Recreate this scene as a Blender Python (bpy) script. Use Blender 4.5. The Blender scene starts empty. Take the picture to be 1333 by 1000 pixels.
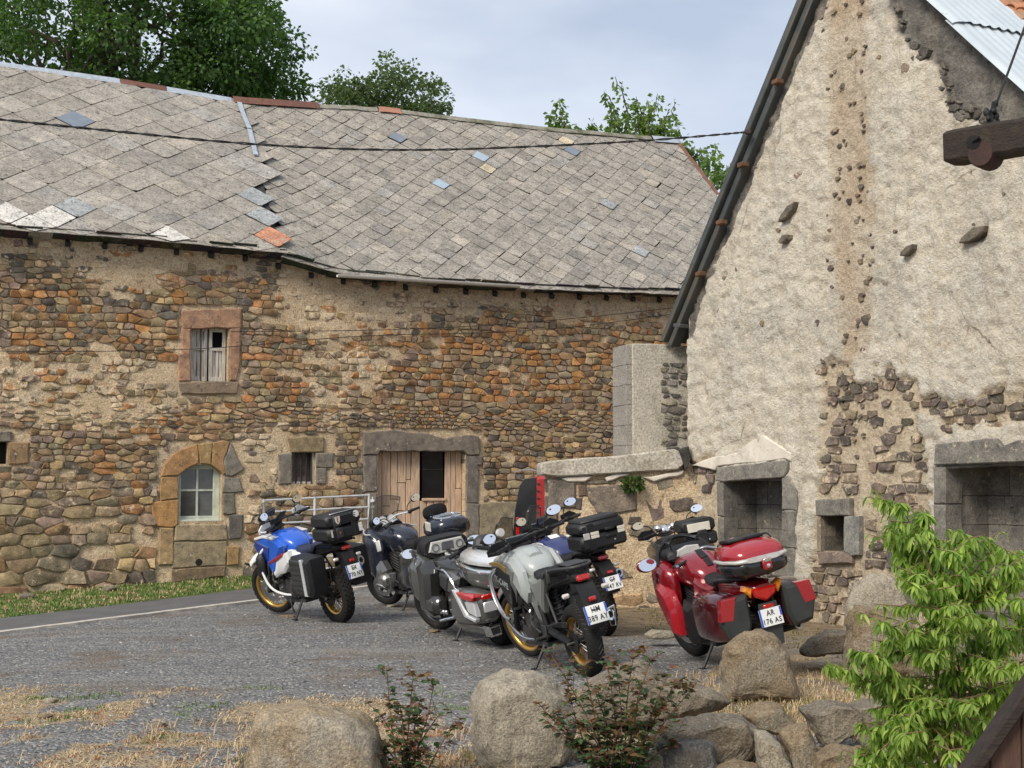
import bpy, bmesh, math, random
from mathutils import Vector, Matrix, noise
R = math.radians
RX90 = Matrix.Rotation(math.radians(90), 4, 'X')
rnd = random.Random(7)
SC = bpy.context.scene
COL = SC.collection

# ------------------------------------------------------------------ camera
F = 1926.0                      # focal length in pixels of the 1333 px wide photograph
PITCH = math.atan(120.0 / F)
CAM = Vector((0, 0, 1.79))
cd = bpy.data.cameras.new('camera'); cam = bpy.data.objects.new('camera', cd); COL.objects.link(cam)
cam.location = CAM; cam.rotation_euler = (math.pi / 2 + PITCH, 0, 0)
cd.sensor_width = 36.0; cd.lens = 36.0 * F / 1333.0; cd.clip_start = 0.1; cd.clip_end = 2000
SC.camera = cam

# ------------------------------------------------------------------ sky, sun, exposure
TO_SUN = Vector((-0.44, -0.66, 0.66)).normalized()
SUN_EL = math.asin(TO_SUN.z)
W = bpy.data.worlds.new('World'); SC.world = W; W.use_nodes = True
wn = W.node_tree.nodes; wl = W.node_tree.links; wn.clear()
wo = wn.new('ShaderNodeOutputWorld'); bg = wn.new('ShaderNodeBackground'); bg.inputs[1].default_value = 0.1
sky = wn.new('ShaderNodeTexSky'); sky.sky_type = 'NISHITA'; sky.sun_disc = False
sky.sun_elevation = SUN_EL; sky.sun_rotation = math.atan2(TO_SUN.x, TO_SUN.y)
tc = wn.new('ShaderNodeTexCoord'); mp = wn.new('ShaderNodeMapping'); mp.inputs['Scale'].default_value = (1.0, 1.0, 2.6)
n1 = wn.new('ShaderNodeTexNoise'); n1.inputs['Scale'].default_value = 3.2; n1.inputs['Detail'].default_value = 5; n1.inputs['Roughness'].default_value = 0.48
cr = wn.new('ShaderNodeValToRGB')
cr.color_ramp.elements[0].position = 0.36; cr.color_ramp.elements[0].color = (3.8, 4.35, 5.35, 1)
cr.color_ramp.elements[1].position = 0.66; cr.color_ramp.elements[1].color = (6.3, 6.65, 7.3, 1)
mx = wn.new('ShaderNodeMix'); mx.data_type = 'RGBA'; mx.inputs[0].default_value = 0.86
wl.new(tc.outputs['Generated'], mp.inputs['Vector']); wl.new(mp.outputs[0], n1.inputs['Vector'])
wl.new(n1.outputs['Fac'], cr.inputs[0]); wl.new(sky.outputs[0], mx.inputs[6]); wl.new(cr.outputs[0], mx.inputs[7])
wl.new(mx.outputs[2], bg.inputs[0]); wl.new(bg.outputs[0], wo.inputs[0])
sl = bpy.data.lights.new('sun', 'SUN'); sl.energy = 2.45; sl.angle = R(22); sl.color = (1.0, 0.92, 0.80)
so = bpy.data.objects.new('sun', sl); COL.objects.link(so)
so.rotation_euler = TO_SUN.to_track_quat('Z', 'Y').to_euler()
SC.view_settings.view_transform = 'Standard'; SC.view_settings.look = 'None'
SC.view_settings.gamma = 1; SC.view_settings.use_curve_mapping = False
SC.view_settings.exposure = 0.54
SC.render.engine = 'CYCLES'
try:
    SC.cycles.use_denoising = True; SC.cycles.max_bounces = 6; SC.cycles.transparent_max_bounces = 12
except Exception: pass

# ------------------------------------------------------------------ measuring: photograph points to places
def ray(px, py):
    u = (px - 666.5) / F; v = (500 - py) / F
    return Vector((u, math.cos(PITCH) - v * math.sin(PITCH), math.sin(PITCH) + v * math.cos(PITCH)))
def at(px, py, Y):
    d = ray(px, py); return CAM + d * (Y / d.y)
def smooth(a, b, x):
    t = max(0.0, min(1.0, (x - a) / (b - a))); return t * t * (3 - 2 * t)
def nz(x, y, z=0.0): return noise.noise(Vector((x, y, z)))
def gz(x, y):
    z = -0.028 * smooth(0, 8, -(x + 3.0)) * 8
    z += 0.10 * smooth(21, 26, y) * smooth(-7, -2, x)
    z += 0.22 * smooth(4.2, 6.5, x) * smooth(8, 13, y)
    z += 0.022 * nz(x * 0.5, y * 0.5, 3.1) + 0.010 * nz(x * 2.1, y * 2.1, 8.0)
    return z
def ground(px, py):
    d = ray(px, py); z = 0.0
    for _ in range(8):
        p = CAM + d * ((z - CAM.z) / d.z); z = gz(p.x, p.y)
    return p
class Frame:                    # an upright plane in the world: x along it, y inwards, z up
    def __init__(s, o, a):
        s.o = Vector(o); s.a = a; s.M = Matrix.Translation(s.o) @ Matrix.Rotation(a, 4, 'Z'); s.I = s.M.inverted()
    def px(s, px, py, off=0.0):
        o = s.I @ CAM; d = s.I.to_3x3() @ ray(px, py); p = o + d * ((off - o.y) / d.y); return p
    def xz(s, px, py, off=0.0):
        p = s.px(px, py, off); return (p.x, p.z)

# ------------------------------------------------------------------ objects and tags
def link(name, data, parent=None):
    o = bpy.data.objects.new(name, data); COL.objects.link(o)
    if parent: o.parent = parent
    return o
def tag(o, label=None, cat=None, group=None, kind=None):
    if label: o['label'] = label
    if cat: o['category'] = cat
    if group: o['group'] = group
    if kind: o['kind'] = kind
    return o
def thing(name, label, cat, loc=(0, 0, 0), rot=(0, 0, 0), group=None):
    o = link(name, None); o.location = loc; o.rotation_euler = rot; o.empty_display_size = 0.2
    return tag(o, label, cat, group)
def sub(name, parent): return link(name, None, parent)

def new_mesh(name, v, f, mats, mi=None, cols=None, smooth_deg=38):
    me = bpy.data.meshes.new(name); me.from_pydata([tuple(p) for p in v], [], f)
    for m in (mats if isinstance(mats, (list, tuple)) else [mats]): me.materials.append(m)
    if mi: me.polygons.foreach_set('material_index', mi)
    if cols:
        a = me.color_attributes.new('Col', 'FLOAT_COLOR', 'POINT')
        flat = []
        for c in cols: flat += [c[0], c[1], c[2], c[3] if len(c) > 3 else 1.0]
        a.data.foreach_set('color', flat)
    if smooth_deg:
        me.polygons.foreach_set('use_smooth', [True] * len(me.polygons))
        if smooth_deg < 180: me.set_sharp_from_angle(angle=R(smooth_deg))
    me.update()
    return me

def inset(poly, d):             # moves a closed 2D outline inwards (d > 0)
    n = len(poly); area = sum(poly[i][0] * poly[(i + 1) % n][1] - poly[(i + 1) % n][0] * poly[i][1] for i in range(n))
    sg = 1 if area > 0 else -1; out = []
    for i in range(n):
        p = Vector(poly[i]); a = p - Vector(poly[i - 1]); b = Vector(poly[(i + 1) % n]) - p
        if a.length < 1e-9 or b.length < 1e-9: out.append((p.x, p.y)); continue
        a.normalize(); b.normalize()
        na = Vector((-a.y, a.x)) * sg; nb = Vector((-b.y, b.x)) * sg; m = na + nb
        if m.length < 1e-6: m = na
        m.normalize(); k = max(0.45, m.dot(na)); q = p + m * (d / k); out.append((q.x, q.y))
    return out
def chaikin(p, it=1, closed=True, r=.25):
    for _ in range(it):
        q = []; n = len(p)
        for i in range(n if closed else n - 1):
            a = Vector(p[i]); b = Vector(p[(i + 1) % n]); q += [tuple(a * (1 - r) + b * r), tuple(a * r + b * (1 - r))]
        if not closed: q = [tuple(p[0])] + q + [tuple(p[-1])]
        p = q
    return p

class MB:                       # collects shapes into one mesh
    def __init__(s, T=None): s.v = []; s.f = []; s.T = T; s.c = []; s.cc = None
    def add(s, v, f, M=None):
        b = len(s.v)
        for p in v:
            p = Vector(p)
            if M is not None: p = M @ p
            if s.T is not None: p = s.T @ p
            s.v.append(p); s.c.append(s.cc)
        s.f += [tuple(b + i for i in q) for q in f]; return s
    def box(s, c, d, bev=0.0, rot=None):
        hx, hy, hz = d[0] / 2, d[1] / 2, d[2] / 2
        M = Matrix.Translation(Vector(c))
        if rot: M = M @ (rot if isinstance(rot, Matrix) else (Matrix.Rotation(rot[2], 4, 'Z') @ Matrix.Rotation(rot[1], 4, 'Y') @ Matrix.Rotation(rot[0], 4, 'X')))
        if bev <= 0:
            v = [(x, y, z) for x in (-hx, hx) for y in (-hy, hy) for z in (-hz, hz)]
            f = [(0, 1, 3, 2), (4, 6, 7, 5), (0, 4, 5, 1), (2, 3, 7, 6), (0, 2, 6, 4), (1, 5, 7, 3)]
            return s.add(v, f, M)
        b = min(bev, hx * .95, hy * .95, hz * .95)
        v = []; idx = {}
        for i, x in enumerate((-1, 1)):
            for j, y in enumerate((-1, 1)):
                for k, z in enumerate((-1, 1)):
                    for ax in range(3):
                        p = [x * hx, y * hy, z * hz]; sg = (x, y, z)
                        for o in range(3):
                            if o != ax: p[o] -= sg[o] * b
                        idx[(x, y, z, ax)] = len(v); v.append(p)
        f = []; S = (-1, 1)
        for ax in range(3):
            o1, o2 = [(1, 2), (2, 0), (0, 1)][ax]
            for sg in S:
                q = []
                for a, c2 in ((-1, -1), (1, -1), (1, 1), (-1, 1)):
                    t = [0, 0, 0]; t[ax] = sg; t[o1] = a; t[o2] = c2; q.append(idx[(*t, ax)])
                f.append(tuple(q if sg > 0 else q[::-1]))
            for a in S:
                for c2 in S:       # bevel along axis ax between faces o1 and o2
                    t0 = [0, 0, 0]; t1 = [0, 0, 0]; t0[ax] = -1; t1[ax] = 1
                    t0[o1] = t1[o1] = a; t0[o2] = t1[o2] = c2
                    q = [idx[(*t0, o1)], idx[(*t1, o1)], idx[(*t1, o2)], idx[(*t0, o2)]]
                    f.append(tuple(q if a * c2 < 0 else q[::-1]))
        for x in S:
            for y in S:
                for z in S:
                    q = [idx[(x, y, z, 0)], idx[(x, y, z, 1)], idx[(x, y, z, 2)]]
                    f.append(tuple(q if x * y * z > 0 else q[::-1]))
        return s.add(v, f, M)
    def tube(s, pts, r, n=8, cap=True, curve=0):
        if curve: pts = chaikin([tuple(p) for p in pts], curve, False)
        pts = [Vector(p) for p in pts]; m = len(pts)
        rs = r if isinstance(r, (list, tuple)) else None
        v = []; f = []; up = None
        for i, p in enumerate(pts):
            t = (pts[min(i + 1, m - 1)] - pts[max(i - 1, 0)])
            if t.length < 1e-9: t = Vector((0, 0, 1))
            t.normalize()
            if up is None:
                up = Vector((0, 0, 1)) if abs(t.z) < .9 else Vector((1, 0, 0))
            up = (up - t * up.dot(t)).normalized(); sd = t.cross(up)
            if rs is None: rr = r
            else:
                q = i / max(1, m - 1) * (len(rs) - 1); k = min(int(q), len(rs) - 2); rr = rs[k] + (rs[k + 1] - rs[k]) * (q - k)
            for k in range(n):
                a = 2 * math.pi * k / n; v.append(p + up * (rr * math.cos(a)) + sd * (rr * math.sin(a)))
        for i in range(m - 1):
            for k in range(n):
                a = i * n + k; b = i * n + (k + 1) % n; f.append((a, b, b + n, a + n))
        if cap: f.append(tuple(range(n - 1, -1, -1))); f.append(tuple((m - 1) * n + k for k in range(n)))
        return s.add(v, f)
    def lathe(s, prof, n=24, M=None, close=False):   # prof (radius, height) about local Z
        v = []; f = []; m = len(prof)
        for r, h in prof:
            for k in range(n):
                a = 2 * math.pi * k / n; v.append((r * math.cos(a), r * math.sin(a), h))
        for i in range(m if close else m - 1):
            j = (i + 1) % m
            for k in range(n):
                k2 = (k + 1) % n; f.append((i * n + k, i * n + k2, j * n + k2, j * n + k))
        if not close:
            if prof[0][0] > 1e-6: f.append(tuple(range(n - 1, -1, -1)))
            if prof[-1][0] > 1e-6: f.append(tuple((m - 1) * n + k for k in range(n)))
        return s.add(v, f, M)
    def loft(s, secs, n=16, e=2.5, axis='x'):   # (x, y centre, z centre, half width, half up, half down)
        v = []; f = []; m = len(secs)
        for (x, yc, zc, hw, hu, hd) in secs:
            for k in range(n):
                a = 2 * math.pi * (k + .5) / n; ca, sa = math.cos(a), math.sin(a)
                yy = hw * math.copysign(abs(ca) ** (2 / e), ca); zz = (hu if sa > 0 else hd) * math.copysign(abs(sa) ** (2 / e), sa)
                v.append((x, yc + yy, zc + zz))
        fw = secs[-1][0] > secs[0][0]
        for i in range(m - 1):
            for k in range(n):
                a = i * n + k; b = i * n + (k + 1) % n; q = (a, b, b + n, a + n); f.append(q if fw else q[::-1])
        c0 = tuple(range(n)); c1 = tuple((m - 1) * n + k for k in range(n))
        f += [c0[::-1], c1] if fw else [c0, c1[::-1]]
        return s.add(v, f)
    def prism(s, out, a0, a1, bev=0.0, plane='xz', M=None):  # outline pushed from a0 to a1 along the third axis, bevelled at a1
        n = len(out); rings = [(out, a0)]
        if bev > 0:
            sg = 1 if a1 > a0 else -1
            rings += [(out, a1 - sg * bev), (inset(out, bev), a1)]
        else: rings.append((out, a1))
        v = []
        for o, a in rings:
            for (p, q) in o:
                v.append((p, a, q) if plane == 'xz' else ((p, q, a) if plane == 'xy' else (a, p, q)))
        f = []
        for i in range(len(rings) - 1):
            for k in range(n):
                b = i * n + k; c = i * n + (k + 1) % n; f.append((b, c, c + n, b + n))
        f.append(tuple(range(n - 1, -1, -1))); f.append(tuple((len(rings) - 1) * n + k for k in range(n)))
        return s.add(v, f, M)
    def ball(s, c, r, n=12, m=8):
        rr = (r, r, r) if not isinstance(r, (list, tuple)) else r; v = []; f = []
        for i in range(m + 1):
            t = math.pi * i / m
            for k in range(n):
                a = 2 * math.pi * k / n; v.append((c[0] + rr[0] * math.sin(t) * math.cos(a), c[1] + rr[1] * math.sin(t) * math.sin(a), c[2] - rr[2] * math.cos(t)))
        for i in range(m):
            for k in range(n): f.append((i * n + k, i * n + (k + 1) % n, (i + 1) * n + (k + 1) % n, (i + 1) * n + k))
        return s.add(v, f)
    def obj(s, name, mat, parent=None, smooth_deg=38, fix=True):
        me = new_mesh(name, s.v, s.f, mat, cols=s.c if s.c and s.c[0] is not None else None, smooth_deg=0)
        if fix:
            bm = bmesh.new(); bm.from_mesh(me); bmesh.ops.recalc_face_normals(bm, faces=bm.faces); bm.to_mesh(me); bm.free()
        if smooth_deg:
            me.polygons.foreach_set('use_smooth', [True] * len(me.polygons))
            if smooth_deg < 180: me.set_sharp_from_angle(angle=R(smooth_deg))
        return link(name, me, parent)

# ------------------------------------------------------------------ materials
def base_mat(name):
    m = bpy.data.materials.new(name); m.use_nodes = True
    nt = m.node_tree; b = nt.nodes['Principled BSDF']; return m, nt, b
def N(nt, t, **k):
    n = nt.nodes.new(t)
    for a, v in k.items(): setattr(n, a, v)
    return n
def noise_n(nt, vec, scale, detail=4, rough=.6):
    n = N(nt, 'ShaderNodeTexNoise'); n.inputs['Scale'].default_value = scale; n.inputs['Detail'].default_value = detail; n.inputs['Roughness'].default_value = rough
    nt.links.new(vec, n.inputs['Vector']); return n.outputs['Fac']
def ramp(nt, fac, p0, p1, c0=(0, 0, 0, 1), c1=(1, 1, 1, 1)):
    r = N(nt, 'ShaderNodeValToRGB'); e = r.color_ramp.elements
    e[0].position = p0; e[1].position = p1; e[0].color = (*c0[:3], 1); e[1].color = (*c1[:3], 1)
    nt.links.new(fac, r.inputs[0]); return r.outputs[0]
def mixc(nt, fac, a, b, mode='MIX'):
    m = N(nt, 'ShaderNodeMix'); m.data_type = 'RGBA'; m.blend_type = mode
    for s, x in ((0, fac), (6, a), (7, b)):
        if isinstance(x, (int, float)): m.inputs[s].default_value = x
        elif isinstance(x, (tuple, list)): m.inputs[s].default_value = (*x[:3], 1)
        else: nt.links.new(x, m.inputs[s])
    return m.outputs[2]
def math_n(nt, op, a, b=0.0):
    m = N(nt, 'ShaderNodeMath', operation=op)
    for s, x in ((0, a), (1, b)):
        if isinstance(x, (int, float)): m.inputs[s].default_value = x
        else: nt.links.new(x, m.inputs[s])
    return m.outputs[0]
def bump(nt, b, h, strength, dist):
    n = N(nt, 'ShaderNodeBump'); n.inputs['Strength'].default_value = strength; n.inputs['Distance'].default_value = dist
    nt.links.new(h, n.inputs['Height']); nt.links.new(n.outputs[0], b.inputs['Normal'])
def obj_co(nt): return N(nt, 'ShaderNodeTexCoord').outputs['Object']
def mat(name, col, rough=.6, metal=0.0, var=.18, scale=6.0, bmp=0.0, bscale=40.0, coat=0.0, col2=None, fine=0.0, spec=.5, fac2=(.5, .62), scale2=2.0, stretch=None):
    m, nt, b = base_mat(name); co = obj_co(nt)
    if stretch:
        mp = N(nt, 'ShaderNodeMapping'); mp.inputs['Scale'].default_value = stretch; nt.links.new(co, mp.inputs[0]); co = mp.outputs[0]
    n = noise_n(nt, co, scale)
    lo = tuple(c * (1 - var) for c in col); hi = tuple(min(1, c * (1 + var)) for c in col)
    c = ramp(nt, n, .3, .7, lo, hi)
    if col2: c = mixc(nt, ramp(nt, noise_n(nt, co, scale2, 6), *fac2), c, col2)
    if fine: c = mixc(nt, fine, c, ramp(nt, noise_n(nt, co, scale * 9, 2), .3, .7), 'OVERLAY')
    nt.links.new(c, b.inputs['Base Color'])
    b.inputs['Roughness'].default_value = rough; b.inputs['Metallic'].default_value = metal; b.inputs['Coat Weight'].default_value = coat
    b.inputs['Coat Roughness'].default_value = .06; b.inputs['Specular IOR Level'].default_value = spec
    r = N(nt, 'ShaderNodeMapRange'); r.inputs[3].default_value = max(.02, rough - .08); r.inputs[4].default_value = min(1, rough + .1)
    nt.links.new(n, r.inputs[0]); nt.links.new(r.outputs[0], b.inputs['Roughness'])
    if bmp: bump(nt, b, noise_n(nt, co, bscale, 5), bmp, .02)
    return m
def stone_mat(name, tint=(1, 1, 1), lichen=(.55, .47, .34), lamt=(.60, .72), bmp=.7):
    m, nt, b = base_mat(name); co = obj_co(nt)
    at_ = N(nt, 'ShaderNodeAttribute', attribute_name='Col')
    c = mixc(nt, 1.0, at_.outputs['Color'], ramp(nt, noise_n(nt, co, 7, 6, .65), .28, .72, (.52, .52, .52), (1.38, 1.33, 1.22)), 'MULTIPLY')
    c = mixc(nt, ramp(nt, noise_n(nt, co, 5.0, 7, .7), lamt[0], lamt[1]), c, lichen)
    c = mixc(nt, ramp(nt, noise_n(nt, co, 13.0, 5, .7), .60, .70), c, (.07, .062, .055))
    sm = math_n(nt, 'ADD', noise_n(nt, co, 9, 6, .7), math_n(nt, 'MULTIPLY', math_n(nt, 'SUBTRACT', 1.0, at_.outputs['Alpha']), .34))
    c = mixc(nt, ramp(nt, sm, .62, .70), c, (.54, .44, .315))
    c = mixc(nt, .35, c, ramp(nt, noise_n(nt, co, 60, 3), .3, .7), 'OVERLAY')
    c = mixc(nt, 1.0, c, tint, 'MULTIPLY')
    nt.links.new(c, b.inputs['Base Color']); b.inputs['Roughness'].default_value = .92; b.inputs['Specular IOR Level'].default_value = .2
    h = math_n(nt, 'ADD', noise_n(nt, co, 16, 6, .7), math_n(nt, 'MULTIPLY', noise_n(nt, co, 70, 3), .4))
    bump(nt, b, h, bmp, .03); return m

M_black = mat('black_plastic', (.012, .012, .013), .5, var=.3, spec=.35, col2=(.045, .04, .034), fac2=(.56, .8), scale2=7)
M_blackg = mat('black_gloss', (.012, .012, .014), .22, coat=.5)
M_dark = mat('dark_grey_plastic', (.04, .04, .042), .5, var=.2, spec=.35)
M_case = mat('case_black', (.017, .0175, .019), .46, spec=.35, var=.2, bmp=.05, bscale=120)
M_caseg = mat('case_grey', (.036, .038, .037), .48, spec=.35, var=.15)
M_seat = mat('seat_vinyl', (.013, .013, .014), .6, spec=.3, bmp=.06, bscale=90)
M_seatn = mat('seat_navy', (.018, .024, .06), .62, bmp=.06, bscale=90)
M_tyre = mat('tyre_rubber', (.017, .016, .015), .85, spec=.25, var=.3, col2=(.07, .062, .05), fac2=(.6, .8), scale2=5)
M_gold = mat('gold_anodised', (.62, .37, .10), .3, .85, var=.12)
M_alloy = mat('dark_alloy', (.05, .05, .053), .4, .6)
M_steel = mat('steel', (.48, .48, .48), .32, 1.0, var=.2)
M_chrome = mat('chrome', (.8, .8, .8), .1, 1.0, var=.08)
M_engine = mat('engine_metal', (.05, .048, .047), .45, .55, var=.5, scale=22, col2=(.12, .10, .08), fac2=(.58, .75), scale2=9)
M_engs = mat('engine_silver', (.3, .3, .3), .42, .8, var=.3, scale=14)
M_rust = mat('exhaust_brown', (.25, .17, .1), .4, .9, var=.3)
M_blue = mat('blue_paint', (.01, .10, .55), .3, coat=.8, var=.05)
M_blued = mat('dark_blue_paint', (.012, .035, .22), .3, coat=.8, var=.05)
M_white = mat('white_paint', (.74, .74, .73), .35, coat=.4, var=.05)
M_redp = mat('red_stripe', (.32, .015, .015), .35, coat=.5)
M_greyp = mat('pale_grey_paint', (.36, .385, .375), .34, coat=.5, var=.05)
M_greyd = mat('mid_grey_paint', (.17, .18, .17), .36, coat=.5, var=.06)
M_anth = mat('anthracite_paint', (.05, .051, .05), .22, .4, coat=.6, var=.1)
M_navy = mat('navy_paint', (.02, .03, .12), .32, coat=.6, var=.08)
M_inkb = mat('black_blue_paint', (.013, .016, .028), .25, coat=.7, var=.1)
M_silver = mat('silver_paint', (.70, .71, .72), .28, .4, coat=.7, var=.05)
M_gun = mat('gunmetal_paint', (.16, .16, .15), .22, .65, coat=.7, var=.06)
M_red = mat('deep_red_paint', (.22, .006, .012), .22, .2, coat=.9, var=.08)
M_redk = mat('black_red_paint', (.055, .004, .006), .22, coat=.9, var=.1)
M_redb = mat('bright_red_paint', (.31, .010, .017), .25, coat=.9, var=.06)
M_tail = mat('tail_lens', (.42, .008, .006), .12, coat=.9, var=.2, scale=30)
M_amber = mat('amber_lens', (.75, .24, .015), .12, coat=.9, var=.3, scale=30)
M_clear = mat('indicator_lens', (.6, .57, .52), .15, coat=.8)
M_screen = mat('display_glass', (.10, .11, .12), .12, coat=1.0)
M_paper = mat('paper_white', (.72, .71, .68), .6, var=.04)
M_dial = mat('dial_silver', (.50, .49, .46), .35, .2, var=.12, scale=20)
M_plate = mat('plate_white', (.74, .74, .72), .35, var=.03)
M_plateb = mat('plate_blue', (.03, .09, .42), .4, var=.05)
M_text = mat('ink_black', (.015, .015, .018), .5)
M_cream = mat('cream_patch', (.62, .58, .49), .5, var=.1)
M_lime = mat('lime_cloth', (.55, .62, .15), .8)
M_mirror = mat('mirror_glass', (.92, .93, .95), .03, 1.0, var=.02)
def glass_mat(name, tint, rough=.03, alpha=.25):
    m, nt, b = base_mat(name)
    b.inputs['Base Color'].default_value = (*tint, 1); b.inputs['Roughness'].default_value = rough
    tr = N(nt, 'ShaderNodeBsdfTransparent'); tr.inputs[0].default_value = (.86, .84, .80, 1)
    ms = N(nt, 'ShaderNodeMixShader'); lw = N(nt, 'ShaderNodeLayerWeight'); lw.inputs[0].default_value = .35
    f = math_n(nt, 'ADD', math_n(nt, 'MULTIPLY', lw.outputs['Facing'], .6), alpha)
    nt.links.new(f, ms.inputs[0]); nt.links.new(tr.outputs[0], ms.inputs[1]); nt.links.new(b.outputs[0], ms.inputs[2])
    nt.links.new(ms.outputs[0], nt.nodes['Material Output'].inputs[0]); return m
M_wind = glass_mat('windscreen', (.34, .32, .29), alpha=.30)
M_windd = glass_mat('smoked_windscreen', (.05, .05, .05), alpha=.35)
M_pane = mat('window_pane', (.075, .075, .07), .15, coat=.6, var=.5, scale=3)
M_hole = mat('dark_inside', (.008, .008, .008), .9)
# ------------------------------------------------------------------ masonry
def clip(poly, a, b, c):        # keep a*x + b*z <= c
    out = []; n = len(poly)
    for i in range(n):
        p, q = poly[i], poly[(i + 1) % n]; dp = a * p[0] + b * p[1] - c; dq = a * q[0] + b * q[1] - c
        if dp <= 0: out.append(p)
        if (dp < 0 < dq) or (dq < 0 < dp):
            t = dp / (dp - dq); out.append((p[0] + (q[0] - p[0]) * t, p[1] + (q[1] - p[1]) * t))
    return out
def inside(poly, x, z):
    r = False; n = len(poly); j = n - 1
    for i in range(n):
        a, b = poly[i], poly[j]
        if (a[1] > z) != (b[1] > z) and x < (b[0] - a[0]) * (z - a[1]) / (b[1] - a[1]) + a[0]: r = not r
        j = i
    return r
def pdist(poly, x, z):          # signed distance to an outline, positive inside
    d = 1e9; n = len(poly); P = Vector((x, z))
    for i in range(n):
        a = Vector(poly[i]); b = Vector(poly[(i + 1) % n]); ab = b - a
        t = max(0, min(1, (P - a).dot(ab) / max(1e-9, ab.length_squared))); d = min(d, (a + ab * t - P).length)
    return d if inside(poly, x, z) else -d
def area2(p): return abs(sum(p[i][0] * p[(i + 1) % len(p)][1] - p[(i + 1) % len(p)][0] * p[i][1] for i in range(len(p)))) / 2

def rubble(x0, x1, z0, z1, hfun, rg, keep, blocks=(), k=2.15, gap=(.002, .013), aspr=(.9, 3.0), wob=.08):
    seeds = []; z = z0
    while z < z1:
        h = hfun((x0 + x1) / 2, z) * rg.uniform(.65, 1.4); x = x0 - rg.random() * .3
        while x < x1:
            hh = hfun(x, z) * rg.uniform(.55, 1.35) * (1.7 if rg.random() < .06 else 1); w = hh * rg.uniform(*aspr)
            zz = z + h / 2 + wob * nz(x * .7, z * .5, 5) + rg.uniform(-.16, .16) * h
            seeds.append((x + w / 2, zz, (hh * .5) ** 2 * 1.6, w, hh)); x += w
        z += h
    grid = {}
    for i, s in enumerate(seeds): grid.setdefault((int(s[0] // .5), int(s[1] // .5)), []).append(i)
    out = []
    for i, (sx, sz, wi, w, h) in enumerate(seeds):
        if not (x0 <= sx <= x1) or not keep(sx, sz): continue
        if any(b[0] < sx < b[1] and b[2] < sz < b[3] for b in blocks): continue
        poly = [(max(x0, sx - .8), max(z0, sz - .5)), (min(x1, sx + .8), max(z0, sz - .5)), (min(x1, sx + .8), min(z1, sz + .5)), (max(x0, sx - .8), min(z1, sz + .5))]
        if not (x0 < sx < x1 and z0 < sz < z1): continue
        gx, gzz = int(sx // .5), int(sz // .5)
        for dx in (-2, -1, 0, 1, 2):
            for dz in (-2, -1, 0, 1, 2):
                for j in grid.get((gx + dx, gzz + dz), ()):
                    if j == i: continue
                    q = seeds[j]; a = q[0] - sx; b = (q[1] - sz) * k * k
                    c = (q[0] ** 2 - sx ** 2 + (q[1] ** 2 - sz ** 2) * k * k + wi - q[2]) / 2
                    poly = clip(poly, a, b, c)
                    if len(poly) < 3: break
                if len(poly) < 3: break
            if len(poly) < 3: break
        if len(poly) < 3: continue
        for b in blocks:
            if max(p[0] for p in poly) > b[0] and min(p[0] for p in poly) < b[1] and max(p[1] for p in poly) > b[2] and min(p[1] for p in poly) < b[3]:
                ds = [(b[0] - sx, 1, 0, b[0]), (sx - b[1], -1, 0, -b[1]), (b[2] - sz, 0, 1, b[2]), (sz - b[3], 0, -1, -b[3])]
                d = max(ds); poly = clip(poly, d[1], d[2], d[3])
                if len(poly) < 3: break
        if len(poly) < 3 or area2(poly) < .0012: continue
        poly = inset(poly, rg.uniform(*gap))
        if area2(poly) < .001 or not inside(poly, sum(p[0] for p in poly) / len(poly), sum(p[1] for p in poly) / len(poly)): continue
        poly = chaikin(poly, 1, r=rg.choice((.06, .09, .14)))
        size = math.sqrt(area2(poly)); q = []
        for p in poly:
            if not q or math.hypot(p[0] - q[-1][0], p[1] - q[-1][1]) > size * .17: q.append(p)
        if len(q) > 3 and math.hypot(q[0][0] - q[-1][0], q[0][1] - q[-1][1]) < size * .17: q.pop()
        if len(q) < 4: continue
        q = [(p[0] + rg.uniform(-.075, .075) * size, p[1] + rg.uniform(-.075, .075) * size) for p in q]
        out.append((q, size))
    return out
def stone_geo(poly, size, rg, y0=.05, h=None):   # face looks towards -y
    n = len(poly); cx = sum(p[0] for p in poly) / n; cz = sum(p[1] for p in poly) / n
    h = h if h is not None else rg.uniform(.012, .04); tx, tz = rg.uniform(-.18, .18), rg.uniform(-.22, .12); v = []
    for p in poly: v.append((p[0], y0, p[1]))
    for p in poly: v.append((p[0], -h * .62 + tx * (p[0] - cx) * .5 + tz * (p[1] - cz) * .5, p[1]))
    sc = rg.uniform(.84, .94)
    for p in poly:
        a, b = cx + (p[0] - cx) * sc, cz + (p[1] - cz) * sc
        v.append((a, -h + tx * (a - cx) + tz * (b - cz) + rg.uniform(-.006, .006), b))
    f = []
    for r in (0, 1):
        for k in range(n): f.append((r * n + k, r * n + (k + 1) % n, (r + 1) * n + (k + 1) % n, (r + 1) * n + k))
    f.append(tuple(2 * n + k for k in range(n)))
    return v, f
def lay_stones(stones, colf, m, parent, rg, limit=300, name='stone', rest='small_stones', hfun=None, y0=.05):
    stones = sorted(stones, key=lambda s: -s[1])
    mb = MB()
    for i, (poly, size) in enumerate(stones):
        cx = sum(p[0] for p in poly) / len(poly); cz = sum(p[1] for p in poly) / len(poly)
        c = colf(cx, cz, rg); h = hfun(cx, cz, rg) if hfun else None
        v, f = stone_geo(poly, size, rg, y0, h)
        if i < limit:
            me = new_mesh(name, v, f, m, cols=[c] * len(v), smooth_deg=50); link(name, me, parent)
        else:
            mb.cc = c; mb.add(v, f)
    if mb.v:
        o = mb.obj(rest, m, parent, 50, fix=False); o['kind'] = 'stuff'

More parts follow.
